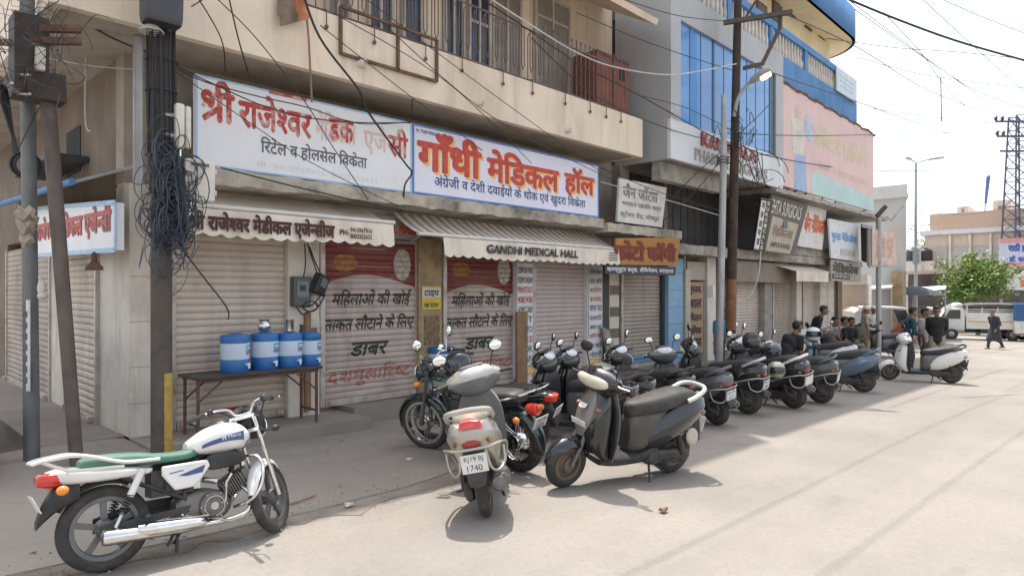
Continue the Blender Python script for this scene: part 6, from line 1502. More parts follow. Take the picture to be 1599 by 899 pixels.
g = onG(762, 805); silverd = mat('dusty champagne seat cover', (.30, .265, .21), .7, var=.25, scale=10, dirt=(.42, .37, .3), damt=.5, dscale=8)
scooter('dusty silver scooter with a red sticker and full guards, seen from behind', g.x, g.y, 43, silverp, silverd, trim=silverp, rail=mat('silver grab rail', (.5, .48, .43), .4, .4), roll=-11, steer=14, guard=silverp, rows=rr_plate, mirrors=(1, 1), decal=None, inner=mat('grey inner leg shield', (.10, .10, .10), .6, dirt=(.25, .22, .18), damt=.5), heatm=greyal, sc=1.02)
tail = [o for o in bpy.data.objects if o.get('label', '').startswith('dusty silver')][0]
b = MB(); vs = []
for i in range(7):
    f = i / 6; x = -.91 - .145 * f; w = .045 + .075 * f * (1 - .25 * f); z = .812 - .012 * f - .06 * max(0, f - .5) ** 1.3 * 2
    vs += [(x, -w - .01, z - .012), (x, -w * .2, z + .002), (x, w * .75, z - .002)]
b.add(vs, [(3 * i + k, 3 * i + 3 + k, 3 * i + 4 + k, 3 * i + 1 + k) for i in range(6) for k in (0, 1)]); o = b.build('red_sticker', decalred, tail, local=True)
for v in o.data.vertices: v.co.x = -.45 + (v.co.x + .45) * .80
g = onG(1045, 737)
scooter('glossy black scooter with cream headlight and dusty seat in the sun', g.x, g.y, 162, blackpt, seatbl, trim=mat('taupe inner panel', (.075, .068, .058), .5, dirt=(.25, .22, .18), damt=.6), rail=mat('white silver grab rail', (.66, .65, .62), .35, .2), nose=mat('brown grey nose panel', (.24, .22, .20), .4, .3, dirt=(.35, .3, .25), damt=.5), roll=-7, steer=8, front_plate=True, lens=mat('cream lamp lens', (.66, .60, .48), .2, coat=.7, dirt=(.35, .3, .24), damt=.5, dscale=8), guard=None, heatm=whitept, sc=1.03, decal=None)
scooter('black scooter behind the second motorcycle, its silver dial turned to the camera', 6.62, 4.62, 101, blackpt, seatdk, roll=-7, steer=8, inner=mat('black leg shield', (.03, .031, .033), .4, coat=.3))
scooter('black scooter with tall round mirror, right of the one behind the motorcycles', 7.22, 4.75, 100, blackpt, seatdk, roll=-7, steer=4, inner=MATS['black leg shield'])
scooter('black scooter with white mirror at the start of the parked row', 8.05, 4.62, 86, blackpt, seatdk, roll=-7, steer=10, mirrors=(1, 1), inner=MATS['black leg shield'])
g = onG(1120, 663); plr = lambda a, c: [(a, .05, .8, -.75, .75), (c, -.8, -.05, -.6, .6)]
gr = mat('grey side guard', (.42, .41, .40), .35, .6)
scooter('dark grey scooter with chrome rear guard, first fully visible in the parked row', g.x, g.y, 79, greypt, seatdk, roll=-9.6, steer=-12, sc=0.973, guard=gr, rows=plr('RJ19', '2617'), rail=greyal, mirrors=(1, 1))
g = onG(1168, 646)
scooter('black scooter with a red and white tail sticker, second in the parked row', g.x, g.y, 92, blackpt, seatdk, roll=-5.5, steer=34, sc=1.023, guard=gr, rail=mat('silver rail paint', (.55, .54, .52), .4, .4), decal=mat('red white sticker', (.5, .16, .14), .4, var=.5, scale=30), rows=plr('RJ19', '8044'))
g = onG(1240, 637)
scooter('black scooter with a white grab rail and long chrome side guard, third in the row', g.x, g.y, 80, blackpt, seatdk, roll=-10.6, steer=8, sc=1.051, guard=gr, rail=whitept, trim=blackpt)
g = onG(1282, 629)
scooter('dark olive grey scooter with thin silver edging, fourth in the row', g.x, g.y, 97, mat('olive grey scooter paint', (.08, .09, .085), .3, .3, coat=.5, dirt=(.2, .18, .15), damt=.3), seatdk, roll=-8.2, steer=-12, sc=0.983, guard=gr, rail=greyal)
g = onG(1348, 612)
scooter('slate blue scooter with silver side streak, fifth in the row', g.x, g.y, 105, bluept, seatdk, roll=-5.0, steer=34, sc=1.014, rail=bluept, decal=mat('silver streak', (.5, .52, .55), .3, .5), guard=None)
g = onG(1392, 590)
scooter('white scooter behind the pearl white one', g.x - .3, g.y + 1.0, 118, whitept, seatdk, roll=-6, steer=10, rail=blackpl)
g = onG(1485, 598)
scooter('pearl white scooter with black seat at the end of the row, half sunlit', g.x, g.y, 110, whitept, seatdk, trim=greypt, roll=-7, steer=10, rail=mat('black rail', (.03, .03, .03), .4), nose=whitept, fm=whitept, inner=blackpl)
# further machines standing behind the row
far_spots = [(1305, 520, 24.6, 100, greypt, 'far grey scooter behind the seated group'), (1335, 545, 17.0, 60, blackpt, 'black scooter standing behind the slate blue one'), (1195, 560, 13.6, 70, greypt, 'grey scooter close to the shutters behind the rusty pole'), (1400, 520, 22.5, 140, blackpt, 'far black scooter by the box sign post')]
for u, v, d, hd, m, lab in far_spots:
    q = onD(u, v, d); scooter(lab, q.x, q.y, hd, m, seatdk, roll=-6, steer=10)
# helmets lying on machines
helmet('glossy black helmet hung on the handlebar of the classic motorcycle', onD(716, 570, 7.2), 200, blackpt, sc=1.15)
helmet('matt black helmet on the mirror of a scooter near the rusty pole', onD(1173, 533, 10.9), 240, blackpl, sc=1.1)
helmet('dark grey helmet resting on the third scooter in the row', onD(1206, 548, 11.4), 200, greypt, sc=1.15)
helmet('dusty silver helmet hanging at the side of the third scooter', onD(1212, 578, 10.6), 230, silverp, sc=1.05)
helmet('white helmet on a scooter beside the crouching man', onD(1270, 522, 13.5), 200, signold, sc=1.1)

# white car at the left edge
car = thing('car', 'white hatchback cut off by the left edge, parked at the side street corner', 'car', M=Matrix.Translation((.20, 8.80, gz(.2))) @ Matrix.Rotation(R(-90), 4, 'Z'))
b = MB(); b.hull([(-1.85, .35, .75, .70), (-1.7, .28, .92, .80), (-.9, .22, .96, .83), (.4, .22, .95, .84), (1.2, .24, .86, .82), (1.7, .28, .72, .76), (1.85, .35, .6, .6)], 24, 4.5); b.build('body', whitept, car, local=True)
b = MB(); b.hull([(-1.55, .90, 1.30, .66), (-1.0, .92, 1.48, .68), (.0, .92, 1.50, .68), (.6, .90, 1.28, .68), (1.1, .84, .92, .66)], 20, 4); b.build('cabin', mat('dark car glass', (.02, .025, .03), .08, coat=.8), car, local=True)
b = MB(); b.hull([(-1.3, 1.40, 1.47, .6), (-.9, 1.42, 1.51, .64), (.0, 1.44, 1.53, .64), (.35, 1.38, 1.46, .62)], 16, 4); b.build('roof', whitept, car, local=True)
for xx in (-1.15, 1.2):
    for s in (-1, 1):
        b = MB(); b.torus((xx, s * .76, .29), .21, .085, 28, 10); w_ = b.build('wheel', rubber, car, local=True)
        b = MB(); b.lathe([(0, -.03), (.13, -.05), (.15, 0), (.13, .05), (0, .03)], 18, (xx, s * .78, .29), 'Y'); b.build('rim', greyal, w_, local=True)
for s in (-1, 1):
    b = MB(); b.ell((1.68, s * .55, .66), (.12, .16, .09), 12, 8); b.build('headlight', clear, car, local=True)
    b = MB(); b.ell((-1.76, s * .6, .8), (.07, .1, .14), 12, 8); b.build('tail_light', redlens, car, local=True)
# ================================================================== POLES, CABLES, TABLE, SMALL THINGS
def pole_at(u, d): 
    q = onD(u, 500, d); return q.x, q.y
bp_x, bp_y = pole_at(252, 6.4)
bp = thing('utility_pole', 'thick black utility pole wrapped in cables in front of the corner pillar', 'utility pole', (bp_x, bp_y, gz(bp_x)))
MB().tube([(bp_x, bp_y, gz(bp_x) - .1), (bp_x, bp_y, 7.5)], .095, 14).build('post', poledark, bp)
yb = MB(); vs = []
for z in (.05, 1.0):
    for a in range(-14, 71, 14): vs.append((bp_x + .098 * math.sin(R(a + 10)) + .0, bp_y - .098 * math.cos(R(a + 10)), z + (.04 * math.sin(a) if z > 1 else 0)))
n = len(vs) // 2; yb.add(vs, [(i, i + 1, n + i + 1, n + i) for i in range(n - 1)]); yb.build('yellow_paint', mat('worn yellow paint', (.44, .30, .06), .6, var=.2, dirt=(.07, .06, .05), damt=.9, dscale=7), bp)
rr = random.Random(21)
b = MB()
for k in range(34):
    a = rr.uniform(0, 6.28); r0 = rr.uniform(.095, .135); pts = []
    z0, z1 = rr.uniform(2.3, 3.4), rr.uniform(4.6, 7.2); a1 = a + rr.uniform(-.5, .5)
    for i in range(7):
        f = i / 6; aa = a + (a1 - a) * f; r = r0 + rr.uniform(-.012, .012); pts.append((bp_x + r * math.cos(aa), bp_y + r * math.sin(aa), z0 + (z1 - z0) * f))
    b.tube(pts, rr.uniform(.006, .012), 5, smooth=2)
for z in (4.02, 3.72, 3.1): b.torus((bp_x, bp_y, z), .14, .006, 20, 6, 'Z')
cb = b.build('cable_bundle', wire_m, bp); cb['kind'] = 'stuff'
b = MB()
for k in range(170):
    # hanging loops of spare cable
    a = rr.gauss(-1.2, 1.3); rad_ = rr.uniform(.06, .17); cz = rr.gauss(2.66, .24); ox = rr.gauss(0, .06); n = 14; pts = []
    e = rr.uniform(.75, 1.5); tilt = rr.uniform(-.5, .5); dy_ = rr.uniform(-.05, .05); kk = rr.uniform(.85, 1.15)
    for i in range(n):
        t_ = 2 * math.pi * i / n; h_ = rad_ * math.cos(t_); v_ = rad_ * e * math.sin(t_)
        pts.append((bp_x + ox + (h_ + .02) * math.cos(a) - .13 * math.sin(a) * kk, bp_y + h_ * math.sin(a) * .6 - .16 + dy_, cz + v_ + tilt * h_ + rr.uniform(-.004, .004)))
    b.tube(pts + pts[:1], rr.choice((.0035, .0045, .006)), 5, smooth=3, cap=False)
for k in range(14):
    x0 = bp_x + rr.uniform(-.22, .22); z0 = rr.uniform(2.2, 2.5); b.tube([(x0, bp_y - .15, z0), (x0 + rr.uniform(-.1, .15), bp_y - .2, z0 - rr.uniform(.1, .3)), (x0 + rr.uniform(-.1, .2), bp_y - .2, z0 - rr.uniform(.0, .2))], .0045, 5, smooth=5)
coil = b.build('cable_coil', [wire_b], None); tag(coil, 'tangled slate coils of spare cable hanging on the thick black pole', 'cable coil')
b = MB(); b.tube([(bp_x + .12, bp_y - .15, 2.22), (bp_x + .35, bp_y - .18, 1.9), (bp_x + .55, bp_y - .2, 1.62), (bp_x + .56, bp_y - .2, 1.5)], .008, 5, smooth=4); tag(b.build('loose_cable', wire_m), 'loose black cable end dangling in front of the wide cream shutter', 'cable')
# boxes on the pole
t = thing('junction_cabinet', 'black rounded cabinet strapped high on the thick pole', 'cabinet', (bp_x - .05, bp_y - .2, 4.6))
q0, q1 = onD(215, 50, 6.20), onD(282, 0, 6.20)
b = MB(); b.hull([(q0.z + .08, q0.y - .10, q0.y + .10, .13), (q0.z + .13, q0.y - .13, q0.y + .1, .17), (q0.z + .8, q0.y - .13, q0.y + .1, .17), (q0.z + .85, q0.y - .1, q0.y + .08, .14)], 18, 5, 'Z')
b.v = [(bp_x - .07 + p[1], bp_y - .2 + (p[0] - q0.y), p[2]) for p in b.v]; b.build('body', mat('slate cabinet plastic', (.05, .052, .06), .45), t)
b = MB()
for k in range(4): b.torus((bp_x - .13, bp_y - .14, q0.z + .05 - k * .014), .06 + .014 * k, .005, 22, 5, 'Z')
b.build('cable_loop', wire_w, t)
t = thing('antenna_panel', 'slim ivory antenna panel on the right side of the thick pole', 'antenna', (bp_x + .2, bp_y - .1, 3.6))
q0, q1 = onY(275, 230, bp_y - .16), onY(298, 164, bp_y - .16); b = MB(); b.mm((q0.x, bp_y - .16, q0.z), (q0.x + .085, bp_y - .08, q1.z)); b.mm((q0.x + .095, bp_y - .15, q0.z + .01), (q0.x + .15, bp_y - .09, q1.z - .01)); b.build('housing', plas_w, t, bev=.02)
b = MB(); b.tube([(q0.x + .05, bp_y - .12, q0.z), (q0.x + .05, bp_y - .12, q0.z - .08)], .012, 6); b.build('connector', steel, t); b = MB(); b.bar((bp_x, bp_y - .1, q1.z - .12), (q0.x + .02, bp_y - .1, q1.z - .12), .03); b.bar((bp_x, bp_y - .1, q0.z + .12), (q0.x + .02, bp_y - .1, q0.z + .12), .03); b.build('bracket', polegrey, t)
t = thing('junction_box', 'ivory plastic junction box right of the coils at the sign corner', 'junction box', (bp_x + .4, bp_y - .1, 3.0))
q0, q1 = onY(290, 312, bp_y - .18), onY(337, 252, bp_y - .18); b = MB(); b.mm((q0.x, bp_y - .18, q0.z), (q1.x, bp_y - .06, q1.z)); b.build('housing', plas_w, t, bev=.02)
b = MB(); b.mm((q0.x + .05, bp_y - .186, q1.z - .07), (q0.x + .22, bp_y - .181, q1.z - .04)); b.build('print', darkgr, t); b = MB(); b.box((q1.x + .01, bp_y - .12, q1.z - .1), (.03, .05, .05)); b.box((q1.x + .01, bp_y - .12, q0.z + .1), (.03, .05, .05)); b.build('latch', plas_w, t)
b = MB(); b.bar((bp_x, bp_y - .08, q0.z + .2), (q0.x + .02, bp_y - .08, q0.z + .2), .04); b.build('bracket', polegrey, t)
# left poles
lp = thing('utility_pole', 'upright grey steel pole at the far left, with a pale sticker strip', 'utility pole', onD(50, 690, 6.25))
q0, q1 = onD(50, 700, 6.25), onD(42, -60, 6.25); MB().tube([(q0.x, q0.y, gz(q0.x)), (q1.x, q1.y, q1.z)], [.068, .06], 12).build('post', mat('grey painted pole', (.17, .175, .175), .6, .2, dirt=(.09, .07, .06), damt=.6, dscale=4, streak=.3), lp)
b = MB(); p, q = onD(44, 610, 6.15), onD(44, 468, 6.15); b.bar(p, q, .07, .02); b.build('sticker', signold, lp)
b = MB()
for k in range(7): f = .12 + k * .12; c = p + (q - p) * f; b.box((c.x - .02, c.y - .015, c.z), (.05, .012, .06))
b.build('sticker_print', darkgr, lp, smooth=0)
lq = thing('utility_pole', 'leaning rusty brown pole crossing the side street sign', 'utility pole', onD(120, 700, 6.15))
q0, q1 = onD(122, 705, 6.15), onD(75, 160, 6.15); MB().tube([(q0.x, q0.y, gz(q0.x)), (q1.x, q1.y, q1.z)], [.058, .066], 12).build('post', mat('brown grey timber pole', (.13, .105, .09), .85, var=.2, dirt=(.07, .05, .04), damt=.6, dscale=5, streak=.2), lq)
t = thing('transformer_box', 'dark rusty distribution box with crossarms on the upright left pole', 'distribution box', onD(60, 130, 6.15))
b = MB(); b.bar(onD(45, 155, 6.05), onD(45, 30, 6.05), .28, .26); b.bar(onD(70, 160, 6.10), onD(68, 118, 6.10), .24, .3); b.build('housing', mat('rusty dark box', (.055, .045, .04), .7, .2, var=.3, scale=6, dirt=(.14, .075, .05), damt=.6, dscale=6), t)
b = MB(); b.bar(onD(30, 45, 5.95), onD(126, 46, 6.15), .06); b.bar(onD(30, 64, 5.95), onD(127, 65, 6.15), .06); b.bar(onD(0, 66, 5.95), onD(50, 70, 6.05), .05); b.build('cross_arm', rust, t)
b = MB(); b.bar(onD(62, 110, 5.95), onD(63, 75, 5.95), .07); b.build('insulator', plas_w, t)
b = MB(); b.tube([onD(48, 117, 5.90), onD(32, 117, 5.90), onD(28, 147, 5.90), onD(48, 147, 5.90)], .012, 6); b.tube([onD(30, 131, 5.90), onD(18, 131, 5.90)], .018, 6); b.build('white_bracket', plas_w, t)
t = thing('drum_coil', 'dark round coil of cable tied to the upright left pole', 'cable coil', onD(42, 258, 6.00)); b = MB()
for k in range(9): b.torus(onD(40 + k % 3, 258, 7.05 - .02 * k), .10 + .012 * (k % 4), .010, 20, 6, 'Y')
b.build('loops', wire_m, t)
b = MB(); q = onD(40, 200, 5.95)
for k in range(8): b.tube([onD(0, 120 + k * 5, 5.85), onD(12 + k, 150 + k * 9, 5.95), onD(22 + k, 240, 5.95)], .012, 5, smooth=4)
tag(b.build('cable_drop', wire_m), 'thick dark bundle of cables drooping at the left edge by the upright pole', 'cable')
b = MB()
for k in range(55):
    u0, v0 = rr.uniform(-20, 100), rr.uniform(-40, 150); pts = [onD(u0, v0, rr.uniform(5.4, 6.0))]
    for i in range(3): u0 += rr.gauss(0, 28); v0 += rr.gauss(6, 30); pts.append(onD(u0, v0, rr.uniform(5.4, 6.0)))
    b.tube(pts, rr.choice((.002, .003, .0045)), 4, smooth=5)
tag(b.build('cable_tangle', wire_m), 'wild tangle of thin cables around the top of the upright left pole', 'cable tangle')
# rag hung on the left pole, plastic bag, frayed cloth
t = thing('plastic_bag', 'small pale plastic bag tied between the two left poles', 'bag', onD(65, 445, 6.05)); b = MB(); b.ell(onD(65, 450, 6.05), (.035, .03, .075), 10, 8); b.ell(onD(67, 462, 6.05), (.045, .035, .035), 10, 8); b.tube([onD(63, 440, 6.05), onD(62, 430, 6.05)], .012, 6); b.build('bag', mat('pale plastic film', (.5, .47, .44), .4), t)
t = thing('cloth_rag', 'beige rag knotted around the upright left pole', 'rag', onD(42, 340, 6.05)); b = MB(); b.hull([(onD(42, 385, 6.05).z, .02, .10, .05), (onD(42, 345, 6.05).z, -.03, .13, .095), (onD(42, 325, 6.05).z, 0, .12, .075)], 10, 2.2, 'Z'); q = onD(40, 345, 6.00); b.v = [(q.x + p[0] * (.7 + .5 * math.sin(p[2] * 37)) + .03 * math.sin(p[2] * 23), q.y - p[1] * (.6 + .4 * math.cos(p[2] * 29)), p[2]) for p in b.v] if 0 else [(q.x + p[1] * (.75 + .35 * math.sin(p[2] * 61 + p[0] * 40)), q.y - p[0] * (.7 + .3 * math.cos(p[2] * 53)), p[2] + .02 * math.sin(p[1] * 60)) for p in b.v]; b.build('rag', mat('beige rag cloth', (.36, .30, .24), .9, var=.2), t)
t = thing('wall_lamp', 'small rusty bulkhead lamp holder on the corner pillar', 'lamp', onY(195, 410, 6.90)); q = onY(196, 408, 6.90); b = MB(); b.lathe([(.025, .12), (.03, .03), (.085, -.03), (.085, -.06), (0, -.06)], 12, (q.x, 7.94, q.z)); b.tube([(q.x, 8.02, q.z + .1), (q.x, 7.94, q.z + .12)], .015, 6); b.build('holder', rust, t)

# right hand poles
gx, gy = pole_at(1122, 13.7)
gp = thing('utility_pole', 'slim galvanised grey pole left of the rusty street light pole', 'utility pole', (gx, gy, gz(gx)))
q1 = onD(1130, 148, 13.7); MB().tube([(gx, gy, gz(gx)), (q1.x, q1.y, q1.z - 1.2), (q1.x, q1.y, q1.z)], [.08, .068, .045], 12).build('post', polegrey, gp)
b = MB(); q = onD(1129, 255, 13.6)
for k in range(3): b.torus((q.x, q.y, q.z + k * .06), .12, .014, 16, 6, 'Z')
b.build('clamp', poledark, gp); q = onD(1111, 455, 13.5); MB().box(q, (.10, .12, .24)).build('switch_box', plas_w, gp)
rx_, ry_ = pole_at(1140, 14.2)
rp = thing('street_lamp', 'tall rusty street light pole with a lit cobra head lamp and crossarm', 'street lamp', (rx_, ry_, gz(rx_)))
q1 = onD(1153, -30, 14.2); 
def rpp(v): 
    f = (590 - v) / 620; return onD(1139 + 14 * f, v, 14.2)
b = MB(); b.tube([(rx_, ry_, gz(rx_)), rpp(440), rpp(200), q1], [.108, .104, .09, .08], 10); b.build('post', mat('brown rusted pole', (.06, .043, .036), .8, .2, var=.25, scale=6, dirt=(.2, .11, .07), damt=.5, dscale=4), rp)
b = MB(); b.tube([rpp(515), rpp(436)], .112, 10); b.build('orange_paint', mat('orange rust paint', (.24, .105, .05), .7, var=.3, scale=9, dirt=(.16, .08, .05), damt=.6), rp)
b = MB(); b.tube([rpp(600), rpp(520)], .115, 10); b.build('white_paint', mat('worn white base paint', (.5, .44, .37), .8, var=.2, dirt=(.25, .17, .12), damt=.6), rp)
d = 14.0; b = MB(); b.bar(onD(1130, 36, d), onD(1237, 19, d - .3), .09); b.bar(onD(1160, 107, d), onD(1190, 100, d - .1), .07); b.bar(onD(1190, 101, d - .1), onD(1218, 44, d - .2), .08); b.bar(onD(1218, 44, d - .2), onD(1219, 12, d - .2), .07); b.bar(onD(1160, 35, d), onD(1180, 2, d), .05); b.build('cross_arm', poledark, rp)
b = MB(); b.tube([onD(1146, 182, 14), onD(1152, 155, 13.9), onD(1165, 135, 13.8), onD(1178, 124, 13.7)], .04, 8, smooth=4); b.build('lamp_arm', polegrey, rp)
b = MB(); p, q = onD(1172, 127, 13.7), onD(1206, 110, 13.5); X_ = (q - p).to_track_quat('X', 'Z').to_matrix().to_4x4(); b.X = Matrix.Translation(p) @ X_; L_ = (q - p).length
b.hull([(0, -.05, .06, .07), (.08, -.06, .07, .10), (L_ * .55, -.05, .10, .15), (L_ * .92, -.04, .09, .13), (L_, -.02, .05, .05)], 16, 2.8); b.build('lamp_head', polegrey, rp)
b = MB(); b.X = Matrix.Translation(p) @ X_; b.hull([(L_ * .42, -.085, -.03, .08), (L_ * .6, -.095, -.03, .11), (L_ * .9, -.075, -.03, .09)], 14, 2.6); b.build('lamp_lens', emit_mat('lit lamp lens', (1.0, .93, .62), 1.6), rp)
b = MB(); q = onD(1148, 215, 14)
for k in range(26):
    c = q + Vector((rr.gauss(0, .16), rr.gauss(-.1, .12), rr.gauss(0, .22))); b.tube([c, c + Vector((rr.gauss(0, .18), rr.gauss(0, .1), rr.gauss(0, .2))), c + Vector((rr.gauss(0, .25), rr.gauss(0, .1), rr.gauss(-.1, .25)))], .008, 4, smooth=4)
tag(b.build('cable_knot', wire_m), 'black knot of cable joints on the rusty street light pole', 'cable joint')
b = MB()
for i in range(7):
    p = onD(1160 + rr.uniform(0, 30), 225 + rr.uniform(0, 20), 13.8); q = onD(1160 + rr.uniform(20, 60), 290 + rr.uniform(-10, 20), 14.2); b.tube([p, (p + q) / 2 + Vector((0, 0, -.2)), q], .009, 4, smooth=4)
for u, v, rad_ in ((1195, 270, .5), (1185, 260, .45), (1200, 285, .35)):
    c = onD(u, v, 14.3); b.tube([c + Vector((_sa * rad_ * math.cos(a), -_ca * rad_ * math.cos(a), rad_ * .8 * math.sin(a))) for a in [k * .5 for k in range(12)]], .008, 4, smooth=3)
tag(b.build('cable_drop', wire_m), 'loops of cable hanging in front of the raised PHARMA SURGICALS letters', 'cable')

# ---------------------------------------------------------------- table with coolers
SZ = gz(3.5) + .17
tx0, tx1, ty0, ty1 = onY(302, 588, 7.42).x, onY(503, 575, 7.42).x, 7.40, 7.88
tz = onY(400, 580, 7.42).z
tb = thing('table', 'long dark folding table holding the row of blue coolers', 'table', ((tx0 + tx1) / 2, 7.62, SZ))
MB().mm((tx0, ty0, tz - .035), (tx1, ty1, tz)).build('table_top', woodd, tb, bev=.004)
b = MB(); b.mm((tx0 + .04, ty0 + .03, tz - .07), (tx1 - .04, ty0 + .055, tz - .036)); b.mm((tx0 + .04, ty1 - .055, tz - .07), (tx1 - .04, ty1 - .03, tz - .036)); b.build('apron_rail', rust, tb)
for ex, sg in ((tx0 + .06, 1), (tx1 - .06, -1)):
    for ey in (ty0 + .05, ty1 - .05): MB().bar((ex, ey, SZ), (ex, ey, tz - .071), .028).build('leg', rust, tb)
    MB().bar((ex, ty0 + .065, SZ + .15), (ex, ty1 - .065, SZ + .15), .022).build('stretcher', rust, tb)
    for ey in (ty0 + .05, ty1 - .05): MB().bar((ex + sg * .015, ey, tz - .28), (ex + sg * .26, ey, tz - .075), .018).build('brace', rust, tb)
def cooler(label, cx, cy, z, r, h, ang=0, sticker=True):
    t = thing('water_cooler', label, 'water cooler', (cx, cy, z), 'blue insulated water coolers')
    b = MB(); b.lathe([(0, 0), (r * .96, 0), (r, .012), (r, h * .34), (r * .985, h * .35)], 28, (cx, cy, z)); b.build('base', coolb, t)
    b = MB(); b.lathe([(r * .985, h * .34), (r * .99, h * .36), (r * .99, h * .77), (r * .985, h * .785)], 28, (cx, cy, z), cap=False); bd = b.build('band', coolw, t)
    b = MB(); b.lathe([(r * .985, h * .775), (r * 1.01, h * .785), (r * 1.02, h * .955), (r * .99, h * .985), (r * .86, h * .985), (r * .84, h), (0, h)], 28, (cx, cy, z)); ld = b.build('lid', coolb, t)
    b = MB(); b.tube([(cx - r * .5, cy, z + h), (cx - r * .3, cy, z + h + .006), (cx + r * .3, cy, z + h + .006), (cx + r * .5, cy, z + h)], .010, 6); b.build('handle', coolb, ld)
    fx_, fy_ = math.cos(R(ang)), math.sin(R(ang))
    b = MB(); b.tube([(cx + fx_ * r * .97, cy + fy_ * r * .97, z + h * .20), (cx + fx_ * r * 1.22, cy + fy_ * r * 1.22, z + h * .20)], .016, 8); b.tube([(cx + fx_ * r * 1.16, cy + fy_ * r * 1.16, z + h * .25), (cx + fx_ * r * 1.16, cy + fy_ * r * 1.16, z + h * .10)], .013, 8); b.lathe([(0, 0), (.03, 0), (.03, .01), (0, .01)], 12, (cx + fx_ * r, cy + fy_ * r, z + h * .19)); b.build('tap', signw, t)
    if sticker:
        for nm, a0, a1, z0_, z1_, m in (('sticker', -6, 44, .46, .72, mat('cyan sticker', (.10, .42, .66), .5, var=.3, scale=40)), ('sticker_print', -2, 38, .49, .56, mat('pink sticker print', (.55, .10, .16), .5)), ('sticker_print', 2, 40, .62, .66, signw)):
            b = MB(); vs = []
            rr_ = r * (.994 if nm == 'sticker' else .998)
            for k in range(6):
                a = R(ang + a0 + (a1 - a0) * k / 5); vs += [(cx + rr_ * math.cos(a), cy + rr_ * math.sin(a), z + h * z0_), (cx + rr_ * math.cos(a), cy + rr_ * math.sin(a), z + h * z1_)]
            b.add(vs, [(2 * k, 2 * k + 2, 2 * k + 3, 2 * k + 1) for k in range(5)]); b.build(nm, m, bd)
    return t
cpos = []
for i, (u, r_, h_, lab) in enumerate(((367, .160, .43, 'blue and white water cooler at the left end of the table, no cup on it'), (413.5, .160, .43, 'blue and white water cooler with a round steel pot on its lid'), (452, .152, .42, 'blue and white water cooler with a straight steel tumbler on its lid'), (483.5, .140, .40, 'blue and white water cooler at the right end of the table'))):
    yy = 7.60 + .035 * (i % 2); c = onY(u, 500, yy); cooler(lab, c.x, yy, tz, r_, h_, -72 if i else -60); cpos.append((c.x, yy, tz + h_))
x, y, z = cpos[1]; t = thing('steel_pot', 'round polished steel pot on the second cooler', 'pot', (x - .01, y, z + .02)); MB().lathe([(0, 0), (.045, 0), (.072, .03), (.078, .07), (.06, .105), (.05, .115), (.068, .135), (.07, .14), (.062, .138), (.045, .118), (0, .10)], 24, (x - .01, y, z + .021)).build('body', steel, t)
x, y, z = cpos[2]; t = thing('steel_tumbler', 'straight steel tumbler on the third cooler', 'tumbler', (x, y, z + .02)); MB().lathe([(0, 0), (.050, 0), (.054, .13), (.060, .14), (.054, .138), (.049, .02), (0, .02)], 24, (x, y, z + .021)).build('body', steel, t)
t = thing('jug', 'small dark jug standing behind the last cooler', 'jug', (cpos[3][0] + .1, 7.8, tz)); MB().lathe([(0, 0), (.06, 0), (.075, .1), (.05, .4), (.035, .46), (.045, .5), (0, .5)], 16, (cpos[3][0] - .01, 7.79, tz)).build('body', poledark, t)
# cooler standing by the ochre pillar on a blue stand
q = onY(697, 560, 7.85); zz = gz(q.x) + .24
t = thing('stand', 'blue plastic stand under the cooler beside the ochre pillar', 'stand', (q.x, 7.92, zz)); b = MB(); b.lathe([(.19, 0), (.17, .28), (.165, .30), (0, .30)], 20, (q.x, 7.98, zz)); b.build('body', coolb, t); b = MB(); b.lathe([(.192, .10), (.186, .20)], 20, (q.x, 7.98, zz), cap=False); b.build('band', coolw, t)
cooler('large blue cooler by the ochre pillar, behind the classic motorcycle mirrors', q.x, 7.98, zz + .301, .215, .46, -110, False)
# electricity meters
t = thing('electricity_meter', 'grey electricity meter box on the cream pillar above the table', 'electricity meter', onY(468, 455, 8.0)); a, c = onY(455, 478, 8.0), onY(482, 432, 8.0)
MB().mm((a.x, 7.93, a.z), (c.x, 8.048, c.z)).build('housing', mat('grey meter box', (.10, .105, .105), .5, dirt=(.12, .1, .08), damt=.5), t, bev=.015)
MB().mm((a.x + .04, 7.922, a.z + .12), (c.x - .04, 7.9299, c.z - .06)).build('window', mat('meter window', (.16, .18, .18), .2, coat=.5), t); MB().mm((a.x + .08, 7.918, a.z + .2), (c.x - .08, 7.9215, a.z + .27)).build('dial', blackpl, t)
t = thing('electricity_meter', 'black tilted electricity meter hanging right of the grey one', 'electricity meter', onY(498, 445, 7.95)); M_ = Matrix.Translation(onY(499, 444, 7.93)) @ Matrix.Rotation(R(22), 4, 'Y') @ Matrix.Rotation(R(25), 4, 'Z')
b = MB(); b.X = M_; b.box((0, 0, 0), (.22, .12, .27)); b.build('housing', blackpl, t, bev=.02); b = MB(); b.X = M_; b.box((.0, -.063, .03), (.13, .008, .12)); b.build('window', mat('meter window', (.36, .40, .40), .15), t)
for u0, v0, u1, v1, du in ((476, 380, 474, 432, 2), (480, 380, 496, 428, 4), (483, 385, 500, 425, 8), (468, 478, 500, 462, 0), (462, 478, 478, 488, 0), (478, 488, 508, 460, 6)): p, q = onY(u0, v0, 7.96), onY(u1, v1, 7.92); tag(MB().tube([p, (p + q) / 2 + Vector((0, -.03, -.06)), q], .010, 6, smooth=5).build('supply_cable', wire_m), 'short black supply cable of the electricity meters', 'cable', 'supply cables of the meters')
b = MB()
for k in range(5): c = onY(484, 478, 7.94); b.tube([c + Vector((.10 * math.cos(a + k), -.02 * k * .3, .07 * math.sin(a + k))) for a in [j * .7 for j in range(8)]], .007, 5, smooth=4)
tag(b.build('meter_cable', wire_m), 'black loops of spare cable below the two electricity meters', 'cable')
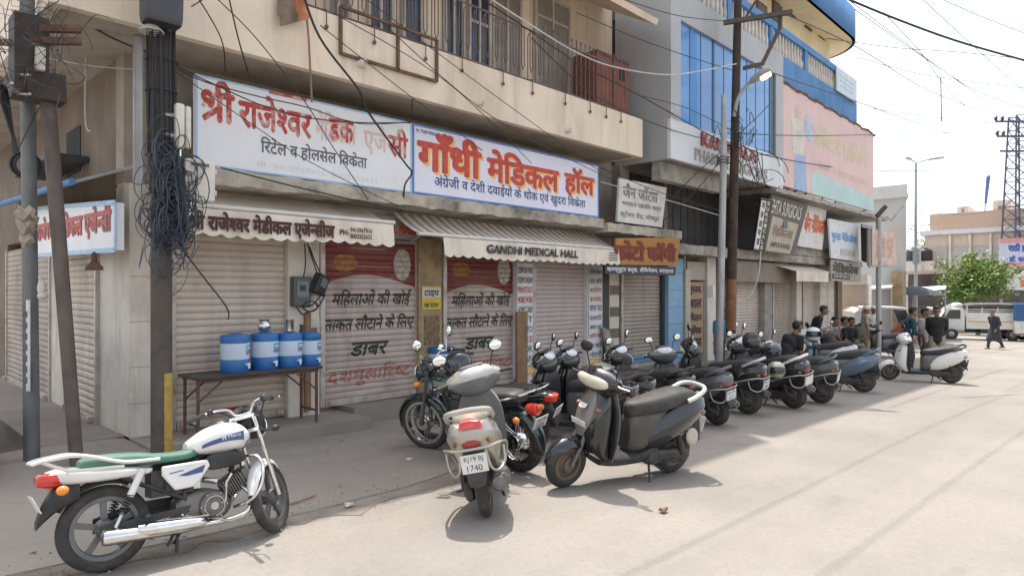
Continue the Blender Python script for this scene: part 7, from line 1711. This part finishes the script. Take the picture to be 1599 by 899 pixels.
# flag on a stick
t = thing('flag', 'faded brown and orange flag on a thin stick above the first sign', 'flag', onY(487, 155, 7.1)); MB().tube([onY(487, 160, 7.15), onY(482, 60, 7.1), onY(474, -25, 7.05)], .014, 6).build('stick', wood, t)
b = MB(); vs = []; NX, NZ = 8, 7
for i in range(NX + 1):
    for j in range(NZ + 1): vs.append(onY(433 + 46 * i / NX + (4 if j > 4 else 0), -8 + (50 - 12 * i / NX) * j / NZ, 7.08 + .05 * math.sin(i * 1.1 + j * .6)))
b.add(vs, [(i * (NZ + 1) + j, (i + 1) * (NZ + 1) + j, (i + 1) * (NZ + 1) + j + 1, i * (NZ + 1) + j + 1) for i in range(NX) for j in range(NZ)]); b.m = [0 if (k // NZ) < 5 else 1 for k in range(len(b.m))]
b.build('cloth', [mat('brown flag cloth', (.20, .15, .105), .85, var=.25, scale=4), mat('orange flag cloth', (.50, .20, .10), .85, var=.2)], t)
# stone slab leaning beside the photocopy shop
t = thing('stone_slab', 'grey stone slab leaning on the wall left of the photocopy shutter', 'slab', onY(960, 560, 7.8)); q = onY(958, 570, 7.75); MB().hexa([(q.x, 7.7, gz(q.x) + .24), (q.x + .35, 7.7, gz(q.x) + .24), (q.x + .35, 7.78, gz(q.x) + .24), (q.x, 7.78, gz(q.x) + .24), (q.x - .12, 7.94, 1.05), (q.x + .1, 7.94, 1.0), (q.x + .1, 8.0, 1.0), (q.x - .12, 8.0, 1.05)]).build('slab', conc, t, bev=.01)

# ---------------------------------------------------------------- overhead cables
def cable(label, pts, r=.007, m=wire_m, k=8, grp='overhead cables'):
    o = MB().tube([onD(*p) for p in pts], r, 5, smooth=k).build('overhead_cable', m); tag(o, label, 'cable', grp); return o
cable('pale cable running from the left edge to the thick pole', [(-20, 70, 6.6), (60, 88, 6.7), (150, 104, 6.85), (245, 110, 7.0)], .006, wire_w)
cable('dark cable from the top left corner down to the thick pole', [(60, -10, 6.5), (120, 28, 6.6), (180, 62, 6.8), (246, 88, 7.0)], .010)
cable('pale dropper hanging free below the balcony soffit near the left poles', [(142, 5, 7.6), (135, 60, 7.5), (133, 130, 7.5), (134, 195, 7.5), (142, 205, 7.5)], .008, wire_w)
cable('thin wire from the thick pole across the top of the peeling sign', [(268, 100, 7.0), (330, 130, 7.1), (430, 172, 7.3), (530, 190, 8.2), (640, 192, 9.3)], .007)
cable('double dark wire from the thick pole over the first sign to the sign joint', [(268, 104, 7.0), (320, 128, 7.05), (400, 150, 7.2), (480, 168, 7.8), (560, 193, 8.4), (640, 191, 9.3)], .007)
cable('thick black cable drooping across the balcony down to the joint of both signs', [(470, -20, 6.5), (500, 60, 6.8), (560, 140, 7.4), (575, 175, 7.7), (632, 254, 8.9), (643, 270, 9.2), (632, 290, 9.2), (630, 322, 9.3)], .013)
cable('thin wire sloping over the peeling sign towards its lower right', [(268, 108, 7.0), (380, 185, 7.2), (470, 245, 7.6), (560, 292, 8.3), (622, 322, 9.2)], .005)
cable('thin wire crossing the sign from the flag stick to the lower right', [(330, -10, 6.8), (400, 60, 7.0), (474, 156, 7.4), (520, 230, 7.9), (575, 312, 8.4)], .006)
cable('grey dropper beside the top left of the peeling sign', [(305, -10, 6.6), (345, 60, 6.9), (352, 112, 7.2)], .007)
cable('dark dropper from the frame top to the peeling sign corner', [(356, -10, 6.6), (372, 60, 6.8), (390, 122, 7.2)], .008)
cable('dark wire rising from the thick pole top towards the right', [(268, 30, 7.0), (300, 10, 6.9), (340, -15, 6.8)], .006)
cable('thin vertical wire standing at the joint of the two big signs', [(646, 115, 9.0), (644, 160, 9.1), (641, 192, 9.3)], .008)
for i, (a, b_, c_, lab) in enumerate((((520, 20, 7.5), (700, 130, 9.0), (830, 255, 11), 'thin wire sloping across the balcony fascia to the lavender sign, upper one'), ((500, 40, 7.5), (640, 150, 8.8), (760, 240, 10.6), 'thin wire sloping across the balcony fascia to the lavender sign, lower one'), ((560, -10, 7.5), (760, 140, 9.5), (940, 270, 12.6), 'thin wire from above the balcony to the right end of the lavender sign'), ((590, 30, 7.5), (780, 190, 9.6), (965, 285, 12.4), 'thin wire from the sign frame to the small tilted sign'))): cable(lab, [a, b_, c_], .006)
cable('white cable sagging from the balcony across the blue glass to the rusty pole', [(745, -15, 9.0), (830, 40, 10.0), (900, 82, 11.0), (960, 105, 12), (1040, 117, 12.8), (1100, 110, 13.5), (1150, 100, 14.0)], .014, wire_w)
cable('dark cable from the balcony to the rusty pole, just below the white cable', [(740, -10, 9.2), (830, 50, 10.2), (905, 100, 11.2), (1000, 150, 12.6), (1080, 195, 13.4), (1145, 232, 14.0)], .011)
cable('dark cable across the beige balcony end to the cable knot', [(830, 60, 10), (930, 150, 11.5), (1040, 200, 13), (1145, 228, 14.0)], .009)
cable('wire crossing the upper blue glass left of the rusty pole', [(900, 20, 11), (1000, 62, 12.4), (1080, 90, 13.3), (1150, 112, 14.0)], .008)
cable('wire from the eave tip to the crossarm of the rusty pole', [(960, -5, 11), (1060, 25, 12.6), (1145, 34, 14.0)], .008)
cable('wire in front of the grey cladding rising to the rusty pole', [(1003, 150, 12), (1075, 170, 13), (1145, 205, 14.0)], .007)
cable('pair of service wires from the lavender sign to the grey pole, upper wire', [(938, 262, 12.6), (1030, 300, 13.2), (1122, 328, 13.6)], .008)
cable('pair of service wires from the lavender sign to the grey pole, lower wire', [(938, 284, 12.6), (1040, 312, 13.2), (1122, 336, 13.6)], .008, wire_w)
cable('dark stay rising from the tilted white sign to the cable knot', [(1040, 320, 13.4), (1090, 268, 13.7), (1145, 222, 14.0)], .010)
cable('second dark stay beside the grey pole to the cable knot', [(1035, 345, 13.4), (1085, 300, 13.7), (1142, 228, 14.0)], .010)
cable('dark diagonal stay from the cable knot up past the blue glass', [(1148, 215, 14.0), (1185, 180, 14.2), (1212, 152, 14.5)], .010)
# rightward spans across the sky
cable('black span running level from the cable knot past the billboard to the right edge', [(1150, 208, 14.0), (1280, 212, 18), (1450, 208, 30), (1580, 205, 44)], .012)
cable('long black span sagging below the billboard lettering to the tower', [(1148, 222, 14.0), (1220, 248, 16), (1360, 266, 24), (1480, 266, 34), (1582, 262, 45)], .014)
cable('thick black cable in the top right sky running off the right edge', [(1315, -5, 16), (1400, 30, 16.5), (1500, 66, 17), (1620, 100, 18)], .030)
cable('thin span from the lamp crossarm over the blue balcony to the far right', [(1225, 22, 14), (1340, 75, 18), (1470, 150, 25), (1620, 200, 36)], .012)
cable('thin span above the billboard falling to the lattice tower', [(1180, 105, 14), (1340, 160, 22), (1470, 205, 32), (1575, 238, 44)], .014)
cable('thin span from the yellow building to the right edge', [(1290, 60, 22), (1400, 75, 22), (1500, 82, 22), (1620, 95, 22)], .012)
cable('thin span in the upper right sky crossing the thick cable', [(1335, 15, 20), (1450, 95, 24), (1530, 145, 26), (1620, 175, 28)], .012)
cable('thin wire in the top right corner of the sky', [(1450, -10, 18), (1530, 25, 19), (1620, 60, 20)], .010)
cable('thin wire crossing the sky under the thick cable', [(1338, 90, 24), (1450, 118, 26), (1620, 140, 28)], .012)
cable('steep wire from the thick cable down to the right', [(1380, 20, 17), (1440, 85, 20), (1500, 160, 26), (1575, 215, 42)], .010)
cable('faint wire from the billboard corner rising to the right', [(1362, 170, 24), (1480, 185, 30), (1580, 195, 44)], .012)
b = MB(); p, q = onD(1469, 122, 25), onD(1470, 190, 25); b.tube([p, q], .02, 5); tag(b.build('cable_dropper', wire_m), 'short vertical tag end hanging from a span in the sky', 'cable')
cable('faint low wire between the street lamp and the lattice tower', [(1430, 330, 34), (1510, 335, 38), (1578, 322, 45)], .012)
cable('white rope hanging below the black and white upright sign', [(1188, 392, 15.5), (1184, 430, 15.4), (1172, 460, 15.4), (1150, 470, 15.3)], .014, wire_w)
cable('dark cable along the ledge above the awnings', [(345, 262, 7.3), (480, 296, 8.1), (640, 330, 9.2), (800, 352, 10.8), (930, 362, 12.5)], .009)
# spans over the open road on the near side (they throw the faint lines of shadow)
for i, (y0, y1) in enumerate(((2.9, 2.2), (2.3, 1.2), (1.7, -1.2), (.8, -3.6))):
    b = MB(); b.tube([(-30, y0 + 3.0, 9.5), (-7, y0 + 2.0, 8.4 + .2 * i), (6, (y0 + y1) / 2 + 2.2, 7.9 + .2 * i), (26, y1 + 2.0, 8.4 + .2 * i), (90, y1 - 2.0, 10.0)], .0085, 5, smooth=8); tag(b.build('overhead_cable', wire_m), 'high street span out of the picture above the road', 'cable', 'overhead cables')
# ================================================================== PEOPLE
def cap(b, p, q, r0, r1):
    p, q = Vector(p), Vector(q); b.tube([p, q], [r0, r1], 10); b.ell(p, (r0, r0, r0), 10, 6); b.ell(q, (r1, r1, r1), 10, 6)
def ik(a, c, l1, l2, bend):
    """mid joint between a and c, bent towards the direction bend"""
    a, c, bend = Vector(a), Vector(c), Vector(bend); d = c - a; L_ = min(d.length, (l1 + l2) * .999); dn = d.normalized()
    x = (l1 * l1 - l2 * l2 + L_ * L_) / (2 * L_); h_ = math.sqrt(max(l1 * l1 - x * x, 0)); bb = (bend - dn * bend.dot(dn)).normalized()
    return a + dn * x + bb * h_
def hand(b, w, d, side):
    """palm, four unequal slightly curled fingers and a thumb"""
    d = Vector(d).normalized(); s = d.cross(Vector((1, 0, 0.01))).normalized() if abs(d.x) < .9 else d.cross(Vector((0, 0, 1))).normalized()
    n = d.cross(s).normalized(); w = Vector(w); cap(b, w, w + d * .07, .024, .026); cap(b, w + d * .05 + s * .018, w + d * .075 - s * .018, .02, .02)
    for k, L_ in enumerate((.062, .074, .070, .055)):
        p = w + d * .085 + s * (.028 - .0185 * k); m = p + d * L_ * .55 + n * .008; cap(b, p, m, .0095, .009); cap(b, m, m + d * L_ * .45 + n * .022, .009, .0075)
    p = w + d * .03 + s * .026; cap(b, p, p + d * .035 + s * .028, .0115, .010); cap(b, p + d * .035 + s * .028, p + d * .065 + s * .034, .010, .008)
def person(label, x, y, head, shirt, trousers, pose='stand', h=1.70, z=None, sleeves='short', look=0, arms=None, hairm=None, beard=False, cap_m=None, kurta=False, bend=0.0, stride=.32, helmet_m=None, shoes=None, base=0.0):
    z = (gz(x) if z is None else z) + base; k = h / 1.70
    t = thing('person', label, 'person', M=Matrix.Translation((x, y, z)) @ Matrix.Rotation(R(head), 4, 'Z') @ Matrix.Scale(k, 4))
    V = Vector
    if pose == 'stand': hip = V((0, 0, .90)); feet = [V((-.02, .11, .07)), V((.03, -.11, .07))]; kb = V((1, 0, 0))
    elif pose == 'walk': hip = V((0, 0, .86)); feet = [V((-stride - .08, .06, .12)), V((stride, -.06, .08))]; kb = V((1, 0, 0))
    elif pose == 'squat': hip = V((-.08, 0, .26)); feet = [V((.22, .14, .07)), V((.22, -.14, .07))]; kb = V((.4, 0, 1))
    elif pose == 'sit': hip = V((-.05, 0, .50)); feet = [V((.38, .13, .07)), V((.40, -.13, .07))]; kb = V((.6, 0, 1))
    lean = {'stand': .02, 'walk': .07, 'squat': .26, 'sit': .12}[pose] + bend
    chest = hip + V((lean * .6, 0, .30)); neck = hip + V((lean, 0, .54)); hd = neck + V((.035 + lean * .25, 0, .155))
    sh = [neck + V((-.01, .185, -.06)), neck + V((-.01, -.185, -.06))]
    if arms is None:
        arms = {'stand': [V((.06, .25, .80)), V((.06, -.25, .80))], 'walk': [V((.20, .24, .86)), V((-.18, -.24, .84))], 'squat': [V((.42, .10, .42)), V((.42, -.10, .40))], 'sit': [V((.36, .14, .58)), V((.34, -.12, .60))]}[pose]
    arms = [V(a) for a in arms]
    hipj = [hip + V((0, .09, 0)), hip + V((0, -.09, 0))]
    kn = [ik(hipj[i], feet[i], .42, .42, kb) for i in (0, 1)]
    eb = [ik(sh[i], arms[i], .29, .26, V((-1, .5 * (1 if i == 0 else -1), -.2))) for i in (0, 1)]
    # body : one continuous remeshed surface with a face, ears, hands and feet
    b = MB()
    b.ell(hd + V((0, 0, .015)), (.095, .076, .115), 16, 12); b.ell(hd + V((.03, 0, -.05)), (.062, .056, .065), 12, 8); b.ell(hd + V((.098, 0, -.012)), (.020, .014, .026), 8, 6)
    b.ell(hd + V((.084, 0, -.062)), (.014, .026, .010), 8, 6); b.ell(hd + V((.07, 0, -.095)), (.028, .03, .02), 8, 6); b.ell(hd + V((.088, 0, .03)), (.016, .055, .010), 8, 6)
    for s in (-1, 1): b.ell(hd + V((-.005, s * .078, -.01)), (.022, .012, .033), 8, 6); b.ell(hd + V((.083, s * .031, .008)), (.012, .015, .010), 8, 6)
    cap(b, neck - V((0, 0, .04)), hd - V((.02, 0, .06)), .056, .052)
    b.ell(chest + V((0, 0, .06)), (.10, .155, .17), 14, 10); b.ell(hip + V((lean * .2, 0, .10)), (.10, .145, .16), 14, 10); b.ell(hip, (.105, .15, .11), 14, 10); cap(b, sh[0] - V((0, .03, 0)), sh[1] + V((0, .03, 0)), .06, .06)
    for i in (0, 1):
        cap(b, sh[i], eb[i], .050, .041); cap(b, eb[i], arms[i], .040, .028); hand(b, arms[i], arms[i] - eb[i], i)
        cap(b, hipj[i], kn[i], .082, .056); cap(b, kn[i], feet[i], .055, .036); cap(b, feet[i] + V((-.04, 0, -.03)), feet[i] + V((.14, 0, -.04)), .036, .03)
    o = b.build('body', skin, t, local=True, smooth=0); r = o.modifiers.new('remesh', 'REMESH'); r.mode = 'VOXEL'; r.voxel_size = .0095; r.use_smooth_shade = True
    # clothes
    b = MB(); low = hip + V((0, 0, -.03))
    b.ell(chest + V((0, 0, .06)), (.125, .178, .19), 14, 10); b.ell(hip + V((lean * .25, 0, .12)), (.125, .165, .18), 14, 10); b.ell(low, (.128, .168, .15), 14, 10); b.ell((chest + hip) / 2 + V((0, 0, .02)), (.12, .165, .22), 14, 10); cap(b, sh[0] - V((0, .03, .0)), sh[1] + V((0, .03, .0)), .075, .075); cap(b, neck - V((0, 0, .06)), neck - V((0, 0, .02)), .08, .065)
    if kurta:
        kl = (kn[0] + kn[1]) / 2
        for i in (0, 1): cap(b, hipj[i], kn[i] + V((0, 0, -.06)), .125, .13)
        cap(b, hip, kl, .15, .15)
    for i in (0, 1):
        e = sh[i] + (eb[i] - sh[i]) * .72 if sleeves == 'short' else eb[i]; cap(b, sh[i], e, .070, .062)
        if sleeves != 'short': cap(b, eb[i], eb[i] + (arms[i] - eb[i]) * .9, .056, .045)
    o = b.build('shirt' if not kurta else 'kurta', shirt, t, local=True, smooth=0); r = o.modifiers.new('remesh', 'REMESH'); r.mode = 'VOXEL'; r.voxel_size = .014; r.use_smooth_shade = True
    b = MB(); b.ell(hip, (.118, .158, .12), 14, 10)
    for i in (0, 1): cap(b, hipj[i], kn[i], .098, .074); cap(b, kn[i], feet[i] + (kn[i] - feet[i]) * .1, .074, .060)
    o = b.build('trousers', trousers, t, local=True, smooth=0); r = o.modifiers.new('remesh', 'REMESH'); r.mode = 'VOXEL'; r.voxel_size = .014; r.use_smooth_shade = True
    b = MB()
    if helmet_m: b.ell(hd + V((-.005, 0, .03)), (.135, .12, .14), 16, 10); b.build('helmet', helmet_m, t, local=True)
    elif cap_m: b.lathe([(.088, -.02), (.096, .0), (.092, .055), (.075, .07), (0, .072)], 18, hd + V((-.01, 0, .075))); b.build('cap', cap_m, t, local=True)
    else:
        b.ell(hd + V((-.022, 0, .04)), (.092, .084, .105), 16, 10); b.ell(hd + V((.03, 0, .085)), (.068, .07, .05), 14, 8); b.build('hair', hairm or hair, t, local=True)
    if beard: b = MB(); b.ell(hd + V((.045, 0, -.085)), (.052, .056, .055), 12, 8); b.build('beard', hairm or hair, t, local=True)
    for i in (0, 1):
        b = MB(); p = feet[i]; b.hull([(p.x - .09, p.z - .075, p.z - .01, .035), (p.x - .03, p.z - .072, p.z + .02, .045), (p.x + .08, p.z - .075, p.z - .015, .05), (p.x + .17, p.z - .075, p.z - .04, .04), (p.x + .19, p.z - .07, p.z - .05, .02)], 12, 2.6, y0=p.y); b.build('shoe', shoes or blackpl, t, local=True)
    return t
cb_ = cloth('black shirt cloth', (.018, .018, .02)); cn_ = cloth('dark trousers cloth', (.05, .048, .05)); kh = cloth('khaki trousers cloth', (.30, .24, .17)); tl = cloth('dark teal shirt cloth', (.02, .055, .075)); gs_ = cloth('grey shirt cloth', (.33, .31, .29)); ws_ = cloth('white shirt cloth', (.66, .64, .60)); ol = cloth('khaki shirt cloth', (.33, .30, .22)); sk = cloth('pale blue shirt cloth', (.25, .42, .58)); pk = cloth('dull pink shirt cloth', (.48, .27, .25)); kd = cloth('dark grey kurta cloth', (.045, .05, .065)); gh = mat('grey hair', (.30, .29, .28), .7); nb = cloth('navy cloth', (.02, .03, .06)); bl_ = cloth('bright blue cloth', (.03, .22, .38))
def at(u, v, d): q = onD(u, v, d); return q.x, q.y
def face_cam(x, y, off=0): return math.degrees(math.atan2(-y, -x)) + off
x, y = at(1226, 545, 13.6); person('man in a black t-shirt crouching low by the grey shutter', x, y, -20, cb_, cn_, 'squat', z=gz(x), arms=[(.44, .12, .45), (.46, -.08, .43)], bend=.06, base=.31)
x, y = at(1270, 520, 17.6); person('man in a black t-shirt sitting beside the tiled pillar looking down', x, y, -75, cb_, cn_, 'sit', z=gz(x), arms=[(.34, .10, .66), (.36, -.08, .66)], bend=.10, base=.40)
x, y = at(1126, 530, 15.2); person('person in bright blue clothes mostly hidden behind the grey and rusty poles', x, y, -110, bl_, bl_, 'stand', kurta=True, h=1.6)
for u, d, m, tr, lab, hd in ((1297, 18.5, gs_, cn_, 'man in grey seated on the ground beside the tiled pillar', -100), (1311, 18.8, pk, cn_, 'person in dull pink seated between the grey man and the black shirted man', -80), (1324, 18.2, cb_, nb, 'man in black seated at the right of the group on the ground', -120)):
    x, y = at(u, 525, d); person(lab, x, y, hd, m, tr, 'sit', arms=[(.34, .12, .62), (.36, -.10, .62)], base=.1)
x, y = at(1350, 520, 21.5); person('man in khaki clothes with a white cap standing left of the sign post', x, y, -60, ol, kh, 'stand', cap_m=signw)
x, y = at(1363, 520, 23.5); person('man in a white shirt standing behind the man in khaki', x, y, -140, ws_, cn_, 'stand', cap_m=signw)
x, y = at(1417, 520, 17.2); person('man in a dark teal shirt leaning over a parked scooter', x, y, -60, tl, cn_, 'stand', arms=[(.30, .16, 1.0), (.32, -.14, 1.0)], bend=.06, sleeves='long')
x, y = at(1441, 520, 18.0); person('man in a grey shirt between the teal shirt and the black shirt', x, y, -100, gs_, cn_, 'stand', hairm=hair, look=0, h=1.68)
x, y = at(1463, 520, 17.3); person('man in a black long sleeved shirt and khaki trousers, hands behind his back', x, y, face_cam(x, y, 6), cb_, kh, 'stand', sleeves='long', arms=[(-.12, .12, .92), (-.13, -.08, .90)], h=1.74)
x, y = at(1453, 520, 23); person('man in a white shirt seen behind the shoulder of the black shirted man', x, y, 160, ws_, cn_, 'stand', cap_m=signw)
x, y = at(1302, 500, 27); person('distant man in pale blue by the low shop shutters', x, y, -120, sk, cn_, 'stand')
q = onD(1553, 550, 28.0); person('bearded man in a dark kurta and cap striding across the sunlit road', q.x, q.y, 150, kd, kd, 'walk', kurta=True, beard=True, hairm=gh, cap_m=mat('grey cap cloth', (.2, .18, .16), .9), sleeves='long', h=1.68, stride=.30, shoes=cloth('brown sandals', (.15, .09, .06)))

# ================================================================== TRUCK, RICKSHAW, FAR CLUTTER
q = onD(1535, 526, 36); tr = thing('pickup_truck', 'white pickup truck with a dark tarpaulin over its high sided bed', 'truck', M=Matrix.Translation((q.x, q.y, gz(q.x))) @ Matrix.Rotation(R(112), 4, 'Z'))
wp = mat('dusty white truck paint', (.70, .69, .66), .4, coat=.3, var=.04, dirt=(.5, .45, .38), damt=.5, dscale=2)
b = MB(); b.hull([(1.02, .42, 1.62, .80), (1.15, .42, 1.80, .82), (1.75, .42, 1.78, .81), (2.05, .45, 1.20, .80), (2.38, .48, 1.08, .77), (2.46, .50, .95, .68)], 28, 6, k=3); cabp = b.build('cab', wp, tr, local=True)
for s in (-1, 1):
    b = MB(); b.hexa([(1.22, s * .822, 1.15), (1.95, s * .815, 1.15), (1.72, s * .815, 1.62), (1.22, s * .822, 1.64)] + [(1.22, s * .834, 1.15), (1.95, s * .826, 1.15), (1.72, s * .826, 1.62), (1.22, s * .834, 1.64)]); b.build('side_window', mat('dark car glass', (.02, .025, .03), .08, coat=.8), cabp, local=True)
    b = MB(); b.ell((2.42, s * .55, .82), (.05, .15, .1), 12, 8); b.build('headlight', clear, cabp, local=True)
    b = MB(); b.box((2.0, s * .95, 1.25), (.08, .16, .22)); b.bar((1.98, s * .8, 1.2), (2.0, s * .92, 1.22), .03); b.build('mirror', blackpl, cabp, local=True)
b = MB(); b.hexa([(1.83, -.68, 1.62), (2.07, -.70, 1.20), (2.07, .70, 1.20), (1.83, .68, 1.62), (1.86, -.68, 1.64), (2.10, -.70, 1.22), (2.10, .70, 1.22), (1.86, .68, 1.64)]); b.build('windscreen', MATS['dark car glass'], cabp, local=True)
b = MB(); b.hull([(1.1, 1.74, 1.98, .7), (1.25, 1.76, 2.02, .72), (1.6, 1.76, 1.86, .68)], 16, 4); b.build('roof_deflector', wp, tr, local=True)
b = MB(); b.mm((-1.9, -.86, .62), (.96, -.80, 1.50)); b.mm((-1.9, .80, .62), (.96, .86, 1.50)); b.mm((-1.9, -.80, .62), (.96, .80, .70)); b.mm((-1.9, -.80, .70), (-1.84, .80, 1.5)); b.mm((.90, -.8, .7), (.96, .8, 1.78))
for s in (-.83, .83):
    for zz in (1.58, 1.68): b.bar((-1.9, s, zz), (.96, s, zz), .035)
    for xx in (-1.86, -1.15, -.45, .25, .92): b.bar((xx, s, 1.5), (xx, s, 1.85), .05)
bed = b.build('cargo_bed', wp, tr, local=True)
for s in (-1, 1): b = MB(); b.mm((-1.85, s * .861, .98), (.9, s * .866, 1.05)); b.build('yellow_stripe', mat('yellow stripe paint', (.6, .42, .08), .5), bed, local=True)
b = MB(); b.hull([(-1.95, 1.68, 1.86, .84), (-1.5, 1.66, 1.98, .88), (-.5, 1.70, 2.02, .88), (.5, 1.68, 2.0, .88), (.98, 1.70, 1.92, .84)], 20, 3.5); b.build('tarpaulin', mat('dark grey tarpaulin', (.09, .085, .075), .8, var=.25, bump=.5, bscale=5), tr, local=True)
b = MB(); b.mm((-1.9, -.35, .42), (2.0, .35, .6)); b.mm((-.6, -.82, .38), (.3, .82, .6)); b.build('chassis', blackpl, tr, local=True)
for xx in (-1.15, 1.62):
    for s in (-1, 1):
        b = MB(); b.torus((xx, s * .70, .33), .23, .10, 24, 10); w_ = b.build('wheel', rubber, tr, local=True); b = MB(); b.lathe([(0, .08), (.08, .09), (.17, .04), (.18, 0), (0, -.06)], 16, (xx, s * .70, .33), 'Y') if s > 0 else b.lathe([(0, -.08), (.08, -.09), (.17, -.04), (.18, 0), (0, .06)], 16, (xx, s * .70, .33), 'Y'); b.build('rim', polegrey, w_, local=True)
q = onD(1604, 529, 35); t2 = thing('lorry', 'blue and white lorry rear cut off by the right edge, behind the pickup truck', 'lorry', M=Matrix.Translation((q.x, q.y, gz(q.x))) @ Matrix.Rotation(R(112), 4, 'Z'))
b = MB(); b.mm((-3.0, -.9, 1.1), (.75, .9, 2.0)); b.build('blue_body', mat('blue lorry paint', (.03, .10, .26), .5), t2, local=True); b = MB(); b.mm((-3.0, -.92, .45), (.78, .92, 1.09))
for k in range(12): b.mm((-2.9 + k * .3, .921, .5), (-2.8 + k * .3, .96, 1.05))
b.build('lower_panel', wp, t2, local=True); b = MB(); b.mm((-3, -.9, .35), (.76, .9, .44)); b.build('bumper', mat('dull red bumper', (.35, .12, .08), .6), t2, local=True)
for s in (-1, 1): b = MB(); b.torus((0, s * .75, .36), .25, .11, 20, 8); b.build('wheel', rubber, t2, local=True)
# auto rickshaw
q = onD(1372, 522, 26); ar = thing('auto_rickshaw', 'auto rickshaw with a dark hood and orange red front behind the sign post', 'rickshaw', M=Matrix.Translation((q.x, q.y, gz(q.x))) @ Matrix.Rotation(R(-48), 4, 'Z'))
orr = mat('orange red rickshaw paint', (.50, .09, .03), .4, coat=.3)
b = MB(); b.hull([(.62, .35, .85, .28), (.85, .32, 1.02, .42), (1.15, .38, .98, .36), (1.32, .45, .8, .18)], 20, 3); b.build('front_cowl', orr, ar, local=True)
b = MB(); b.hull([(-1.25, .40, 1.0, .60), (-1.0, .32, 1.05, .66), (-.2, .28, .70, .66), (.3, .26, .42, .62), (.75, .28, .40, .45)], 20, 5); b.build('body', mat('dark green rickshaw paint', (.03, .07, .04), .4), ar, local=True)
b = MB(); b.hull([(-1.25, 1.0, 1.55, .62), (-1.0, 1.05, 1.75, .66), (-.95, 1.60, 1.76, .67), (.5, 1.62, 1.74, .60), (.82, 1.58, 1.68, .50)], 20, 5, k=2); b.build('hood', mat('white rickshaw hood', (.55, .55, .53), .6), ar, local=True)
b = MB(); b.hexa([(.80, -.45, 1.6), (1.02, -.40, 1.0), (1.02, .40, 1.0), (.80, .45, 1.6), (.82, -.45, 1.62), (1.04, -.40, 1.02), (1.04, .40, 1.02), (.82, .45, 1.62)]); b.build('windscreen', mat('smoked windscreen', (.05, .07, .09), .1, coat=.8), ar, local=True)
b = MB(); b.mm((-.85, -.55, .55), (-.35, .55, .68)); b.mm((-.95, -.55, .68), (-.85, .55, 1.1)); b.build('bench', seatdk, ar, local=True)
for c in ((1.05, 0, .21), (-.8, .58, .21), (-.8, -.58, .21)): b = MB(); b.torus(c, .155, .055, 20, 8); b.build('wheel', rubber, ar, local=True)
b = MB(); b.ell((1.26, 0, .78), (.08, .11, .11), 12, 8); b.build('headlight', clear, ar, local=True)
# stall counters and goods far right of centre
for u, v, d, w_, h_, m, lab in ((1335, 500, 27.5, 1.4, .8, sk, 'far blue covered stall table by the low shops'), (1405, 505, 33, 1.8, .9, conc, 'far dark stall under the pale tarpaulin canopy')):
    q = onD(u, v, d); t = thing('stall', lab, 'stall', (q.x, q.y, gz(q.x))); b = MB(); b.box((q.x, q.y, gz(q.x) + h_ / 2), (w_ * .8, w_, h_)); b.build('counter', m, t, bev=.02); b = MB(); b.box((q.x, q.y, gz(q.x) + h_ + .03), (w_ * .9, w_ * 1.1, .06)); b.build('top', woodd, t)
# gravel and litter along the edge of the concrete apron
rr = random.Random(77); b = MB()
for k in range(1100):
    x = rr.uniform(-1, 8.5); e = 4.9 if x < 5.6 else 4.9 + (x - 5.6) * .75; y = e + rr.gauss(-.02, .22); s = abs(rr.gauss(.002, .0035)) + .002
    if k > 700: x, y = rr.uniform(2.6, 12), rr.uniform(7.0, 7.75) - .05
    zz = gz(x) + .018 + s * .3; b.ell((x, y, zz), (s * rr.uniform(.8, 1.6), s * rr.uniform(.8, 1.4), s * .7), 6, 4)
tag(b.build('gravel', mat('pale gravel', (.27, .24, .2), .9, var=.5, scale=30), smooth=0), 'loose gravel along the edge of the concrete apron', 'gravel', None, 'stuff')
for i, (u, v, m, lab) in enumerate(((545, 792, paper, 'scrap of pale paper on the road left of the silver scooter'), (466, 790, wood, 'thin dry stick lying on the apron behind the white motorcycle'), (1036, 800, mat('brown leaf litter', (.2, .13, .07), .8), 'small brown scrap on the sunlit road near the black scooter'), (640, 720, paper, 'crumpled paper scrap on the shaded apron'))):
    q = onG(u, v); b = MB()
    if i == 1: b.tube([(q.x - .22, q.y, gz(q.x) + .03), (q.x, q.y + .02, gz(q.x) + .035), (q.x + .2, q.y + .08, gz(q.x) + .03)], .008, 5)
    else: b.hexa([(q.x - .04, q.y - .03, gz(q.x) + .02), (q.x + .04, q.y - .02, gz(q.x) + .02), (q.x + .05, q.y + .03, gz(q.x) + .02), (q.x - .03, q.y + .03, gz(q.x) + .02), (q.x - .03, q.y - .02, gz(q.x) + .035), (q.x + .03, q.y - .02, gz(q.x) + .05), (q.x + .04, q.y + .02, gz(q.x) + .03), (q.x - .03, q.y + .02, gz(q.x) + .045)])
    tag(b.build('litter', m), lab, 'litter')
